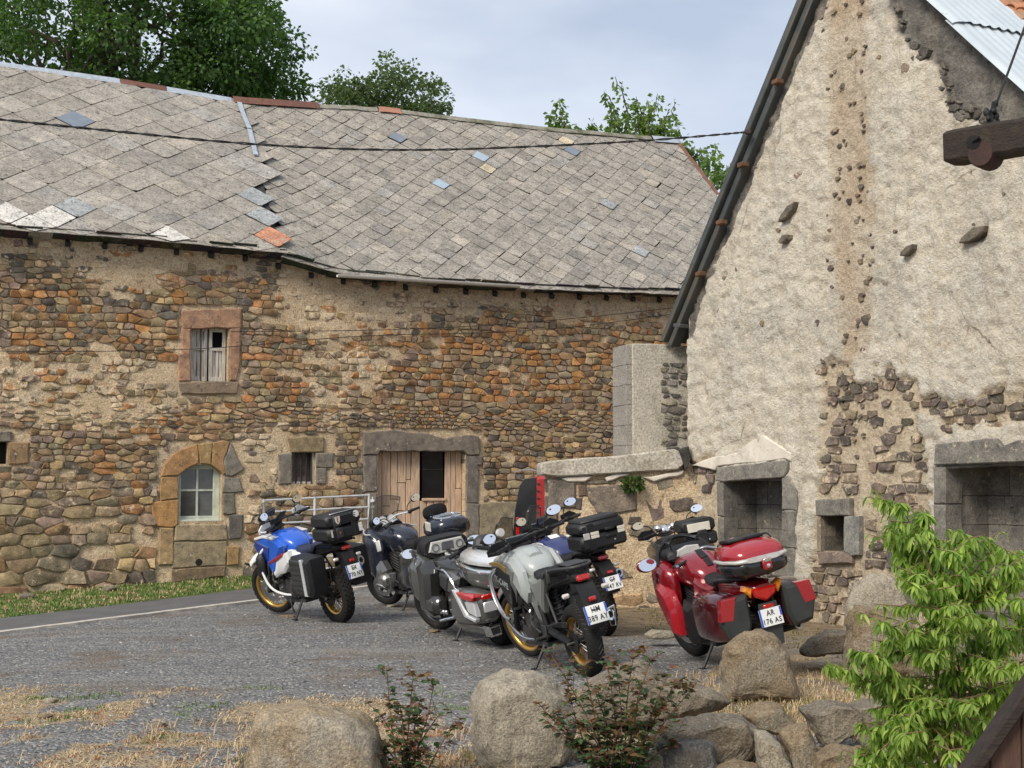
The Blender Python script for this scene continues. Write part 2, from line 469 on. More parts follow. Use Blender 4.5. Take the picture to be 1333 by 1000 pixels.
RUST = (.38, .20, .09); BROWN = (.29, .19, .115); TAN = (.42, .31, .19); GBR = (.29, .225, .155); DGR = (.135, .12, .105); PUR = (.24, .185, .15); OLV = (.30, .24, .15); MID = (.25, .21, .16)
def pick(rg, ws):
    t = rg.random() * sum(w for _, w in ws)
    for c, w in ws:
        t -= w
        if t <= 0: break
    k = rg.uniform(.8, 1.2); return (c[0] * k, c[1] * k * rg.uniform(.95, 1.05), c[2] * k * rg.uniform(.93, 1.07))

# ------------------------------------------------------------------ ground, road, verge
def axis(a, b, fine, lo, hi, coarse):
    r = []; x = lo
    while x < hi: r.append(x); x += fine
    r.append(hi); s = coarse; x = lo
    while x > a: x -= s; r.insert(0, x); s *= 1.5
    x = hi; s = coarse
    while x < b: x += s; r.append(x); s *= 1.5
    return r
def straw_mask(x, y):
    e = 12.6 + .9 * nz(x * .5, y * .2, 2) + 0.6 * smooth(1.2, 2.4, x) * 2.2
    if x > 1.9 and y < 15.5: e = 16
    return smooth(e + .9, e - .9, y) * smooth(-.05, .40, nz(x * 1.1, y * 1.0, 4) + .6 * nz(x * 3.1, y * 2.2, 9) + (.24 if 9.9 < y < 12.1 else .02) + (.30 if x > 1.9 else 0))
xs = axis(-420, 420, .13, -12, 8, .8); ys = axis(-120, 800, .13, 7.5, 27, .8)
gv = [(x, y, gz(x, y)) for y in ys for x in xs]; nxs = len(xs); gf = []; gc = []
for j in range(len(ys) - 1):
    for i in range(nxs - 1): a = j * nxs + i; gf.append((a, a + 1, a + nxs + 1, a + nxs))
verge_poly = [tuple(ground(*p).xy) for p in ((-150, 824), (0, 809), (180, 787), (340, 767), (410, 757), (410, 738), (330, 742), (200, 752), (0, 772), (-150, 785))]
for (x, y, z) in gv:
    s = straw_mask(x, y) if -13 < x < 9 and 7 < y < 28 else (.7 if y < 9 else .0)
    g = smooth(-.25, .12, pdist(verge_poly, x, y)) if (-13 < x < 0 and y > 14) else (1.0 if y > 29 else 0)
    d = smooth(15.5, 17.5, y) * smooth(-.6, .8, x)
    if 2.0 < x < 7 and y > 11: d = max(d, .55)
    gc.append((s, g, d))
m, nt, b = base_mat('gravel_ground'); co = obj_co(nt)
att = N(nt, 'ShaderNodeAttribute', attribute_name='Col'); sp = N(nt, 'ShaderNodeSeparateColor'); nt.links.new(att.outputs['Color'], sp.inputs[0])
vo = N(nt, 'ShaderNodeTexVoronoi'); vo.inputs['Scale'].default_value = 38; nt.links.new(co, vo.inputs['Vector'])
sv = N(nt, 'ShaderNodeSeparateColor'); nt.links.new(vo.outputs['Color'], sv.inputs[0])
grav = ramp(nt, sv.outputs[0], .05, 1.0, (.13, .13, .13), (.26, .257, .25))
grav = mixc(nt, ramp(nt, sv.outputs[1], .93, .95), grav, (.46, .44, .40))
grav = mixc(nt, ramp(nt, noise_n(nt, co, .9, 5), .52, .66), grav, (.19, .155, .125))
grav = mixc(nt, .6, grav, ramp(nt, noise_n(nt, co, 6, 5), .3, .7, (.35, .35, .35), (.65, .64, .62)), 'OVERLAY')
tm = N(nt, 'ShaderNodeMapping'); tm.inputs['Rotation'].default_value = (0, 0, R(28)); tm.inputs['Scale'].default_value = (.16, 1.5, 1); nt.links.new(co, tm.inputs[0]); grav = mixc(nt, math_n(nt, 'MULTIPLY', ramp(nt, noise_n(nt, tm.outputs[0], 1.6, 5, .6), .50, .66), .55), grav, (.30, .285, .26)); grav = mixc(nt, math_n(nt, 'MULTIPLY', ramp(nt, noise_n(nt, tm.outputs[0], 2.9, 5, .6), .55, .7), .5), grav, (.12, .118, .115))
dirt = ramp(nt, noise_n(nt, co, 5, 6), .3, .7, (.17, .125, .08), (.34, .26, .17))
straw = ramp(nt, noise_n(nt, co, 11, 6), .3, .7, (.25, .18, .115), (.44, .36, .235))
grass = ramp(nt, noise_n(nt, co, 4, 6), .35, .65, (.05, .095, .02), (.17, .17, .06))
edge = math_n(nt, 'ADD', sp.outputs[0], math_n(nt, 'MULTIPLY', math_n(nt, 'SUBTRACT', noise_n(nt, co, 9, 6, .7), .5), 1.5))
c = mixc(nt, ramp(nt, sp.outputs[2], .3, .8), grav, dirt)
c = mixc(nt, ramp(nt, edge, .45, .75), c, straw)
edg = math_n(nt, 'ADD', sp.outputs[1], math_n(nt, 'MULTIPLY', math_n(nt, 'SUBTRACT', noise_n(nt, co, 6, 5), .5), .9))
c = mixc(nt, ramp(nt, edg, .4, .6), c, grass)
nt.links.new(c, b.inputs['Base Color']); b.inputs['Roughness'].default_value = .95; b.inputs['Specular IOR Level'].default_value = .15
bump(nt, b, math_n(nt, 'ADD', math_n(nt, 'MULTIPLY', vo.outputs['Distance'], -1.2), noise_n(nt, co, 18, 5)), .8, .03)
M_ground = m
tag(link('ground', new_mesh('ground', gv, gf, M_ground, cols=gc, smooth_deg=180)), kind='structure')

m, nt, b = base_mat('asphalt'); co = obj_co(nt)
c = ramp(nt, noise_n(nt, co, 2.2, 6), .3, .7, (.085, .083, .08), (.125, .12, .115))
c = mixc(nt, .5, c, ramp(nt, noise_n(nt, co, 90, 2), .3, .7), 'OVERLAY')
nt.links.new(c, b.inputs['Base Color']); b.inputs['Roughness'].default_value = .85; bump(nt, b, noise_n(nt, co, 120, 2), .3, .01)
M_asph = m
up_px = [(-330, 848), (-150, 825), (0, 808), (180, 787), (340, 767), (480, 748), (620, 735), (760, 726)]
lo_px = [(-330, 872), (-150, 846), (0, 825.5), (180, 803), (340, 783), (480, 765), (620, 751), (760, 741)]
def densify(pp, k=10):
    out = []
    for i in range(len(pp) - 1):
        for t in range(k): f = t / k; out.append((pp[i][0] + (pp[i + 1][0] - pp[i][0]) * f, pp[i][1] + (pp[i + 1][1] - pp[i][1]) * f))
    return out + [pp[-1]]
U = [ground(*p) for p in densify(up_px)]; L = [ground(*p) for p in densify(lo_px)]
rv = []; rf = []; K = 8
for i, (a, c2) in enumerate(zip(L, U)):
    for k in range(K + 1):
        p = a.lerp(c2, k / K); rv.append((p.x, p.y, gz(p.x, p.y) + .030))
for i in range(len(L) - 1):
    for k in range(K): a = i * (K + 1) + k; rf.append((a, a + K + 1, a + K + 2, a + 1))
tag(link('road', new_mesh('road', rv, rf, M_asph, smooth_deg=180)), kind='structure')
M_edge = mat('pale_concrete', (.50, .45, .39), .9, var=.25, scale=9, bmp=.4)
ev = []; ef = []; E = [ground(*p) for p in densify(lo_px, 24)]
for i, p in enumerate(E):
    d = (E[min(i + 1, len(E) - 1)] - E[max(i - 1, 0)]); d.z = 0; d.normalize(); n_ = Vector((d.y, -d.x, 0))
    w = .075 + .03 * nz(i * .37, 2.0); j = .02 * nz(i * .21, 7.0); z = gz(p.x, p.y) + .036
    for q, zz in ((-w + j, z - .06), (-w + j, z), (w * .35 + j, z + .002), (w * .35 + j, z - .06)): r = p - n_ * q; ev.append((r.x, r.y, zz))
for i in range(len(E) - 1):
    for k in range(3): a = i * 4 + k; ef.append((a, a + 1, a + 5, a + 4))
tag(link('road_edge', new_mesh('road_edge', ev, ef, M_edge, smooth_deg=30)), kind='structure')

# ------------------------------------------------------------------ the long stone barn
BF = Frame((at(548, 620, 28).x, 28, 0), R(25.5))
barn = thing('stone_barn', 'long old rubble stone barn with diamond slate roof behind the motorcycles', 'barn', BF.o, (0, 0, BF.a))
def curve_of(pts, off):
    q = sorted(BF.px(px, py, off).to_tuple() for px, py in pts)
    def f(x):
        if x <= q[0][0]: i = 0
        elif x >= q[-1][0]: i = len(q) - 2
        else: i = max(k for k in range(len(q) - 1) if q[k][0] <= x)
        t = (x - q[i][0]) / (q[i + 1][0] - q[i][0]); return q[i][2] + (q[i + 1][2] - q[i][2]) * t
    return f
OV = -.32; RB = 4.5
zE = curve_of([(-150, 281), (0, 297), (180, 310), (350, 326), (372, 334), (440, 353), (560, 365), (680, 373), (890, 381), (1040, 391)], OV)
zEl = curve_of([(-150, 281), (0, 297), (180, 310), (368, 328)], OV)
zR = curve_of([(-150, 63), (0, 83), (150, 104), (310, 131), (415, 138), (500, 143), (620, 158), (760, 173), (880, 183)], RB)
XL = BF.px(-120, 500).x; XR = BF.px(1023, 400).x
ops = {}                        # wall openings in metres
def rect(x0, y0, x1, y1, off=0.0):
    a = BF.px(x0, y1, off); c = BF.px(x1, y0, off); return (a.x, c.x, a.z, c.z)
ops['shutter'] = rect(248, 426, 298, 496); ops['arch'] = rect(232, 603, 289, 679); ops['small'] = rect(380, 588, 411, 630)
ops['door'] = rect(491, 587, 606, 752); ops['slot'] = rect(-12, 575, 10, 604)
m, nt, b = base_mat('lime_mortar'); co = obj_co(nt)
c = ramp(nt, noise_n(nt, co, 2.4, 6, .65), .3, .7, (.50, .37, .23), (.72, .575, .39))
c = mixc(nt, ramp(nt, noise_n(nt, co, 1.1, 6, .7), .55, .72), c, (.36, .33, .28))
c = mixc(nt, ramp(nt, noise_n(nt, co, 9, 7, .75), .54, .68), c, (.23, .165, .105)); c = mixc(nt, ramp(nt, noise_n(nt, co, 21, 6, .75), .60, .70), c, (.11, .085, .06))
c = mixc(nt, .5, c, ramp(nt, noise_n(nt, co, 45, 4), .3, .7), 'OVERLAY')
nt.links.new(c, b.inputs['Base Color']); b.inputs['Roughness'].default_value = .95; b.inputs['Specular IOR Level'].default_value = .1
bump(nt, b, math_n(nt, 'ADD', noise_n(nt, co, 14, 6, .7), math_n(nt, 'MULTIPLY', noise_n(nt, co, 60, 3), .5)), .9, .04)
M_mortar = m
def BP(pts): return [BF.xz(*p) for p in pts]
zones = [(BP([(-200, 285), (0, 296), (200, 312), (330, 325), (345, 360), (250, 350), (170, 380), (60, 340), (-200, 330)]), .8),
         (BP([(375, 335), (440, 355), (900, 385), (900, 415), (760, 415), (640, 395), (560, 400), (520, 430), (430, 445), (385, 420), (365, 380)]), 1.0),
         (BP([(-200, 455), (60, 470), (150, 455), (235, 470), (235, 530), (170, 560), (60, 545), (-200, 560)]), .6),
         (BP([(300, 560), (375, 545), (375, 640), (345, 680), (300, 690)]), .8), (BP([(20, 625), (190, 610), (200, 690), (60, 700)]), .12),
         (BP([(620, 655), (700, 650), (700, 740), (620, 740)]), .6), (BP([(390, 450), (480, 440), (520, 520), (420, 560)]), .45), (BP([(-200, 690), (330, 660), (330, 745), (-200, 790)]), .08)]
def plaster(x, z):
    w = 0
    for p, a in zones:
        w = max(w, a * smooth(-.35, .3, pdist(p, x, z)))
    return max(0, min(1, w + .55 * nz(x * 1.3, z * 1.6, 2) * (.5 + w)))
def grid_lines(a, b, st, extra):
    n = max(1, round((b - a) / st)); l = [a + (b - a) * i / n for i in range(n + 1)]
    for e in extra:
        if a < e < b:
            l = [q for q in l if abs(q - e) > st * .45] + [e]
    return sorted(l)
gxl = grid_lines(XL, XR, .085, [e for o in ops.values() for e in o[:2]]); gzl = grid_lines(-.7, 6.25, .085, [e for o in ops.values() for e in o[2:]])
wv = []; wf = []
for z in gzl:
    for x in gxl:
        zz = min(z, zE(x) + .12); pl = plaster(x, zz)
        on = any(o[0] - .03 < x < o[1] + .03 and o[2] - .03 < zz < o[3] + .03 for o in ops.values())
        wv.append((x, 0 if on else (-.044 * pl + .028 + .012 * nz(x * 5, zz * 5, 1) + .02 * nz(x * .8, zz * .8, 6)), zz))
for j in range(len(gzl) - 1):
    for i in range(len(gxl) - 1):
        xm = (gxl[i] + gxl[i + 1]) / 2; zm = (gzl[j] + gzl[j + 1]) / 2
        if any(o[0] < xm < o[1] and o[2] < zm < o[3] for o in ops.values()) or gzl[j] > zE(xm) + .12: continue
        a = j * len(gxl) + i; wf.append((a, a + 1, a + len(gxl) + 1, a + len(gxl)))
mb = MB(); mb.add(wv, wf)
for o in ops.values():          # reveals
    x0, x1, z0, z1 = o; D = .42
    mb.add([(x0, 0, z0), (x1, 0, z0), (x1, 0, z1), (x0, 0, z1), (x0, D, z0), (x1, D, z0), (x1, D, z1), (x0, D, z1)], [(0, 1, 5, 4), (1, 2, 6, 5), (2, 3, 7, 6), (3, 0, 4, 7)])
wall = mb.obj('wall', M_mortar, barn, 60, fix=False)
mb = MB(); mb.box(((XL + XR) / 2, 5.2, 2.6), (XR - XL, .4, 6.4)); mb.box((XR - .15, 2.6, 2.7), (.3, 5.0, 6.4)); mb.obj('rear_wall', M_mortar, barn)

def blk(pts, y0=.12, y1=-.03, bev=.014): return [BF.xz(px, py) for px, py in pts], y0, y1, bev
M_stone = stone_mat('rubble_stone', tint=(1.14, 1.12, 1.08))
M_dress = stone_mat('dressed_stone', lichen=(.42, .36, .28), lamt=(.62, .78), bmp=.45)
def dressed(name, pts, colr, y1=-.03, y0=.3, bev=.016, rg=rnd, rough=.012, parent=None):
    q = [BF.xz(px, py) for px, py in pts]; q2 = []
    for i in range(len(q)):         # break the straight edges so the arrises read worn
        a = Vector(q[i]); c2 = Vector(q[(i + 1) % len(q)]); n = max(1, int((c2 - a).length / .13))
        for k in range(n):
            p = a.lerp(c2, k / n); q2.append((p.x + rg.uniform(-rough, rough), p.y + rg.uniform(-rough, rough)))
    k = rg.uniform(.88, 1.12); mb = MB(); mb.cc = (colr[0] * k, colr[1] * k, colr[2] * k); mb.prism(q2, y0, y1, bev)
    return mb.obj(name, M_dress, parent or barn, 40)
PINK = (.36, .22, .15); ORAN = (.40, .235, .115); GREY = (.215, .195, .17); SAND = (.36, .29, .20); DGREY = (.15, .14, .13)
# shuttered window
dressed('lintel', [(236, 404), (314, 402), (313, 427), (237, 428)], PINK)
for p, c_ in (([(236, 428), (247.5, 428), (247.5, 497), (232, 497), (232, 462), (236, 460)], PINK), ([(298.5, 428), (313, 427), (313, 470), (308, 496), (298.5, 496)], PINK)): dressed('jamb', p, c_)
dressed('sill', [(233, 498), (310, 497), (308, 512), (236, 513)], (.26, .2, .15), -.05)
# arched window: voussoirs, jambs and the blocked lower part
for p, c_ in (([(209, 620), (213, 606), (224, 592), (240, 583), (257, 578), (259, 604), (246, 608), (236, 615), (232, 620)], ORAN),
              ([(257.5, 578), (276, 576), (274, 606), (259.5, 604)], (.36, .25, .12)),
              ([(276.5, 576), (290, 573), (299, 576), (290, 600), (293, 615), (291, 618), (284, 611), (274.5, 606)], (.40, .25, .13)),
              ([(299.5, 577), (317, 612), (300, 621), (294, 618), (291, 600)], GREY)): dressed('voussoir', p, c_, -.035)
for p, c_ in (([(209, 621), (231.5, 621), (231.5, 650), (208, 652)], (.38, .24, .12)), ([(197, 653), (231.5, 651), (231.5, 684), (224, 686), (199, 685)], (.40, .23, .10)),
              ([(208, 687), (226, 687), (225, 735), (206, 736)], (.38, .27, .15)), ([(291, 622), (311, 621), (317, 640), (297, 642), (289.5, 642)], GREY),
              ([(289.5, 643), (304, 643), (307, 668), (298, 670), (289.5, 668)], GREY), ([(298, 671), (316, 669), (314, 700), (297, 702)], DGREY), ([(295, 712), (312, 712), (310, 735), (296, 737)], (.40, .27, .13))): dressed('jamb', p, c_)
dressed('sill', [(228, 683), (295, 682), (296, 703), (226, 705)], SAND)
dressed('blocking_stone', [(226, 706), (296, 704), (294, 736), (224, 740)], (.34, .28, .19), -.02)
dressed('blocking_stone', [(224, 741), (294, 737), (292, 750), (223, 759)], (.20, .15, .10), -.045)
mb = MB(); p = BF.px(258.5, 732); mb.lathe([(.0, 0), (.062, 0), (.062, .01), (.0, .011)], 16, Matrix.Translation((p.x, -.012, p.z)) @ Matrix.Rotation(R(90), 4, 'X')); mb.obj('vent_hole', M_hole, barn)
# small barred window
dressed('lintel', [(375, 570), (421, 568), (421, 588), (377, 589)], (.27, .21, .13))
for p in ([(362, 592), (379.5, 589), (379.5, 630), (363, 630)], [(411.5, 589), (434, 590), (433, 609), (411.5, 609)], [(411.5, 610), (425, 610), (424, 630), (411.5, 630)]): dressed('jamb', p, GREY)
# doorway
dressed('lintel', [(472, 592), (473, 563), (510, 560), (556, 565), (580, 571), (605, 567), (622, 567), (623, 592), (606.5, 592), (603, 587.5), (494, 587.5), (490.5, 592)], (.205, .175, .15), -.05)
for p in ([(472, 593), (490.5, 593), (490.5, 640), (474, 640)], [(474, 641), (490.5, 641), (490.5, 740), (476, 740)], [(606.5, 593), (628, 593), (627, 606), (622, 606), (622, 655), (606.5, 655)], [(606.5, 656), (623, 656), (623, 730), (606.5, 730)]): dressed('jamb', p, (.19, .17, .15))
dressed('block', [(624, 655), (692, 652), (692, 700), (624, 720)], (.28, .24, .17), -.02)
dressed('lintel', [(-14, 562), (14, 561), (14, 575), (-14, 575)], GREY); dressed('jamb', [(10.5, 576), (37, 576), (37, 604), (10.5, 605)], (.30, .2, .12))
blocks = [rect(231, 401, 315, 514), rect(203, 590, 318, 760), rect(217, 574, 312, 590), rect(361, 567, 436, 632), rect(471, 560, 629, 760), rect(-20, 560, 38, 606), rect(622, 652, 693, 722)]
s_arch = BP([(490, 562), (505, 545), (535, 532), (560, 532), (590, 545), (612, 565)])
rg = random.Random(3)
XLs = BF.px(-25, 500).x; XRs = XR - .02
def hb(x, z):
    if inside(s_arch, x, z): return .055
    return .108 + .09 * smooth(1.9, .3, z) + .05 * nz(x * .6, z * .6, 12) + .05 * smooth(-6.0, -9, x) * smooth(3, .5, z)
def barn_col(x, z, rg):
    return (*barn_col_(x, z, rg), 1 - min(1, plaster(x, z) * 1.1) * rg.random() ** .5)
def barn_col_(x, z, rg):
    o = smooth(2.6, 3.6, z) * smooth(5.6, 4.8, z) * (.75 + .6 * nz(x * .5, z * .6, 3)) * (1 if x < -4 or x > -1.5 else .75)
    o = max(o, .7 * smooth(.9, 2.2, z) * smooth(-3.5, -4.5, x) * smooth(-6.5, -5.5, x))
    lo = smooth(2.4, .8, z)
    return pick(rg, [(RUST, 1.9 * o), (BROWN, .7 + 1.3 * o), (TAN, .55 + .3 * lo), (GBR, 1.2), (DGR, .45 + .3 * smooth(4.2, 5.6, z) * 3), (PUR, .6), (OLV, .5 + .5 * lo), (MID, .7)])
def keepb(x, z):
    if z > zE(x) - .06: return False
    w = plaster(x, z); return rg.random() > w * .62
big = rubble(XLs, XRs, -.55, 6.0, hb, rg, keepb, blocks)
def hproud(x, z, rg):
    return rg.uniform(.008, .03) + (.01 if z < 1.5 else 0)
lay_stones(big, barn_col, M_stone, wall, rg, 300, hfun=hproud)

# joinery of the barn
M_wood = mat('weathered_larch', (.56, .39, .26), .85, var=.35, scale=5, bmp=.25, bscale=30, col2=(.42, .34, .27), fac2=(.5, .75), scale2=1.6, stretch=(6, 6, .7))
M_grey = mat('grey_boards', (.50, .46, .40), .9, var=.35, scale=6, bmp=.3, bscale=30, stretch=(5, 5, .8))
M_pale = mat('pale_green_paint', (.50, .53, .44), .7, var=.22, scale=9, bmp=.1)
M_iron = mat('rusty_iron', (.06, .045, .04), .7, .5, var=.4, scale=20)
door = sub('door', barn); x0, x1, z0, z1 = ops['door']; rgd = random.Random(5)
wp = rect(550, 588, 578, 649, .2)
x = x0; i = 0
while x < x1 - .02:
    w = min(rgd.uniform(.10, .18), x1 - x)
    segs = []
    cut = z0 + (z1 - z0) * rgd.uniform(.55, .8)
    if x + w > wp[0] + .01 and x < wp[1] - .01: segs = [(z0, wp[2] - .05)]
    elif rgd.random() < .55: segs = [(z0, cut - .006), (cut + .006, z1)]
    else: segs = [(z0, z1)]
    if len(segs) == 1 and segs[0][1] == z1 and x < wp[0] < x + w: w = wp[0] - x
    if x < wp[1] < x + w: w = wp[1] - x
    for (a, c2) in segs:
        mb = MB(); mb.box((x + w / 2, .19 + rgd.uniform(-.008, .008), (a + c2) / 2), (w - .012, .03, c2 - a), .004, (0, rgd.uniform(-.004, .004), 0)); mb.obj('plank', M_wood, door)
    x += w; i += 1
mb = MB(); mb.box(((wp[0] + wp[1]) / 2, .165, wp[2] - .02), (wp[1] - wp[0] + .04, .06, .05), .006); mb.obj('ledge', M_wood, door)
mb = MB(); mb.box(((wp[0] + wp[1]) / 2, .25, (wp[2] + wp[3]) / 2), (wp[1] - wp[0], .02, wp[3] - wp[2] + .1)); mb.obj('pane', M_blackg, door)
mb = MB()
for zz in (wp[2] + .55, wp[3] - .12): mb.box(((wp[0] + wp[1]) / 2, .232, zz), (wp[1] - wp[0], .014, .022))
mb.obj('glazing_bar', M_iron, door)
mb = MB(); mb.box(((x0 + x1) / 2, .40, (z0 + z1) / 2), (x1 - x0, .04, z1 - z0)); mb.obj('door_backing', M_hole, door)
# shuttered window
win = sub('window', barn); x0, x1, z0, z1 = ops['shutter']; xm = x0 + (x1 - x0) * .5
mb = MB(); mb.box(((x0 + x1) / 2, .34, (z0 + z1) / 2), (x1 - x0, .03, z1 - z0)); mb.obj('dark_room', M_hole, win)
for (a, c2) in ((x0 + .02, xm - .015), (xm + .015, x1 - .02)):
    w = c2 - a; right = a > xm - .2
    mb = MB()
    for xx in (a + .03, c2 - .03): mb.box((xx, .15, (z0 + z1) / 2), (.06, .04, z1 - z0 - .03), .005)
    for zz, h in ((z0 + .05, .08), (z0 + (z1 - z0) * .60, .06), (z1 - .05, .07)): mb.box(((a + c2) / 2, .15, zz), (w, .045, h), .005)
    mb.obj('shutter_frame', M_grey, win)
    k = 3
    for q in range(k):
        xx = a + .06 + (w - .12) * (q + .5) / k
        for (b0, b1) in (((z0 + .08), z0 + (z1 - z0) * .57),) + (() if right else ((z0 + (z1 - z0) * .63, z1 - .08),)):
            mb = MB(); mb.box((xx, .165 + rgd.uniform(-.004, .006), (b0 + b1) / 2), ((w - .12) / k - .012, .02, b1 - b0), 0, (0, rgd.uniform(-.02, .02), 0)); mb.obj('board', M_grey, win)
mb = MB(); mb.tube([(x0 + (x1 - x0) * .28, .04, z0), (x0 + (x1 - x0) * .27, .04, z1)], .014, 8); mb.obj('iron_bar', M_iron, win)
# arched window
win = sub('window', barn); x0, x1, z0, z1 = ops['arch']; zs = BF.px(232, 619).z; xm = (x0 + x1) / 2
mb = MB()
for xx, w in ((x0 + .035, .07), (x1 - .06, .12)): mb.box((xx, .16, (z0 + z1) / 2), (w, .06, z1 - z0), .008)
for zz, h in ((z0 + .045, .09), (z1 - .06, .10)): mb.box((xm, .155, zz), (x1 - x0, .06, h), .008)
mb.obj('window_frame', M_pale, win)
mb = MB(); mb.box((xm - .02, .16, (z0 + z1) / 2), (.035, .035, z1 - z0 - .1), .004); mb.box((xm, .163, z0 + (z1 - z0) * .53), (x1 - x0 - .1, .03, .035), .004); mb.obj('glazing_bar', M_pale, win)
for a, c2 in ((x0 + .07, xm - .04), (xm, x1 - .12)):
    for e, g in ((z0 + .09, z0 + (z1 - z0) * .51), (z0 + (z1 - z0) * .55, z1 - .11)):
        mb = MB(); mb.box(((a + c2) / 2, .178, (e + g) / 2), (c2 - a + .01, .006, g - e + .01), 0, (rgd.uniform(-.03, .03), 0, rgd.uniform(-.03, .03))); mb.obj('pane', M_pane, win)
mb = MB(); mb.box((xm, .10, z0 + .012), (x1 - x0 + .03, .16, .03), .006); mb.obj('window_sill', M_pale, win)
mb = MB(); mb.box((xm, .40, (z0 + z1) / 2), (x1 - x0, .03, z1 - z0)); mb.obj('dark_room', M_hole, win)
# small barred window and slot
win = sub('window', barn); x0, x1, z0, z1 = ops['small']
mb = MB(); mb.box(((x0 + x1) / 2, .2, (z0 + z1) / 2), (x1 - x0, .02, z1 - z0)); mb.obj('pane', M_pane, win)
for t in (.2, .42, .64, .86): mb = MB(); mb.tube([(x0 + (x1 - x0) * t, .06, z0), (x0 + (x1 - x0) * t, .06, z1)], .012, 6); mb.obj('iron_bar', M_iron, win)
mb = MB(); mb.box((x1 - .03, .1, (z0 + z1) / 2), (.05, .06, z1 - z0), .005); mb.box(((x0 + x1) / 2, .1, z0 + .02), (x1 - x0, .06, .04), .005); mb.obj('window_frame', M_grey, win)
x0, x1, z0, z1 = ops['slot']; mb = MB(); mb.box(((x0 + x1) / 2, .22, (z0 + z1) / 2), (x1 - x0, .02, z1 - z0)); mb.obj('pane', M_hole, barn)  # near-black sheet stands in for the unlit inside of the slot

# roof
def seam(f): return BF.px(368, 328, OV).x * (1 - f) + BF.px(312, 131, RB).x * f
def roofP(x, f, lift=0.0, left=False):
    ze = (zEl if left else zE)(x); zr = zR(x); y = OV + (RB - OV) * f
    z = ze + (zr - ze) * f + .05 * nz(x * .45, f * 2.2, 4) * math.sin(math.pi * min(1, max(0, f)))
    if left: z += .02
    sl = math.atan2(zr - ze, RB - OV); return Vector((x, y - math.sin(sl) * lift, z + math.cos(sl) * lift))
m, nt, b = base_mat('slate_tile'); co = obj_co(nt)
at_ = N(nt, 'ShaderNodeAttribute', attribute_name='Col')
c = mixc(nt, 1.0, at_.outputs['Color'], ramp(nt, noise_n(nt, co, 3.2, 7, .75), .3, .7, (.62, .62, .62), (1.3, 1.27, 1.22)), 'MULTIPLY')
c = mixc(nt, ramp(nt, noise_n(nt, co, 10, 7, .82), .54, .62), c, (.12, .11, .097)); c = mixc(nt, ramp(nt, noise_n(nt, co, 7, 7, .8), .60, .67), c, (.47, .43, .36))
c = mixc(nt, ramp(nt, noise_n(nt, co, 1.4, 6, .7), .58, .74), c, (.40, .36, .29))
c = mixc(nt, .45, c, ramp(nt, noise_n(nt, co, 30, 4, .7), .3, .7), 'OVERLAY')
nt.links.new(c, b.inputs['Base Color']); b.inputs['Roughness'].default_value = .9; b.inputs['Specular IOR Level'].default_value = .25
bump(nt, b, noise_n(nt, co, 35, 5), .35, .02)
M_slate = m
M_patch = mat('bare_slate', (.17, .20, .235), .35, var=.15); M_terra = mat('terracotta', (.38, .18, .115), .8, var=.15)
SL = 6.55                       # slope length
tiles = []
def tile_grid(d, left, x_lo, x_hi):
    rows = int(SL / (d / 2)) + 1
    for j in range(-1, rows + 1):
        r = (j + .25) * d / 2; f = r / SL
        if f > 1.0: break
        x = x_lo + (d / 2 if j % 2 else 0)
        while x < x_hi:
            sm = seam(f)
            ok = (x < sm + d * .15) if left else (x > sm - .0)
            if ok and f > -.06: tiles.append((x, r, d, left))
            x += d
tile_grid(.77, True, BF.px(-60, 300, OV).x - 2.6, 0); tile_grid(.46, False, BF.px(300, 300, OV).x - 2.0, XR + .1)
special = {}
def tile_at(px, py):            # which tile covers a point of the photograph
    best = None; o = BF.I @ CAM; d = BF.I.to_3x3() @ ray(px, py)
    for i, (x, r, dd, left) in enumerate(tiles):
        p = roofP(x, r / SL, 0, left); q = o + d * ((p.y - o.y) / d.y); e = (q - p).length
        if best is None or e < best[0]: best = (e, i)
    return best[1]
for px, py, k in ((98, 157, 'slate'), (515, 182, 'slate'), (632, 207, 'glass'), (580, 243, 'glass'), (742, 197, 'slate'), (738, 184, 'cream'), (330, 270, 'pale'), (345, 272, 'pale'), (352, 296, 'terra'), (48, 289, 'white'), (232, 301, 'white'), (100, 268, 'pale'), (70, 272, 'white'), (15, 285, 'white'), (800, 270, 'pale'), (838, 330, 'pale'), (640, 226, 'cream')):
    special[tile_at(px, py)] = k
SPC = {'slate': (.13, .155, .185), 'glass': (.36, .44, .50), 'cream': (.55, .48, .34), 'pale': (.33, .35, .36), 'terra': (.55, .25, .15), 'white': (.62, .60, .56)}
roof = sub('roof', barn); rt = random.Random(11); vis = []
for i, (x, r, d, left) in enumerate(tiles):
    hd = d / 2 * 1.03; v = []; jx, jr, jt = rt.uniform(-.015, .015), rt.uniform(-.012, .012), rt.uniform(-.003, .005)
    if rt.random() < .035: jt += .012; jr -= .04
    cl = rt.uniform(.02, .06) * d
    pts = [(0, hd, .003), (hd, 0, .009), (cl, -hd + cl, .021), (-cl, -hd + cl, .021), (-hd, 0, .009)]
    kx = .97 if special.get(i) is None else .9
    for th in (0, -.010):
        for (a, e, l) in pts:
            xx = min(x + a * kx + jx, XR + .05); rr = max(-.10, min(SL + .04, r + e + jr))
            if not left: xx = max(xx, seam(rr / SL) - .05)
            v.append(roofP(xx, rr / SL, l + th + jt + (.012 if i in special else 0), left))
    f = [(0, 4, 3, 2, 1)] + [(k, (k + 1) % 5, 5 + (k + 1) % 5, 5 + k) for k in range(5)]
    g = rt.gauss(1, .075); base = (.325, .30, .265) if rt.random() < .85 else rt.choice([(.30, .285, .26), (.37, .335, .285), (.275, .255, .23), (.33, .315, .29)])
    if not left: base = tuple(q * .97 for q in base)
    c_ = SPC[special[i]] if i in special else tuple(q * g for q in base)
    vis.append((i, v, f, c_, d, x))
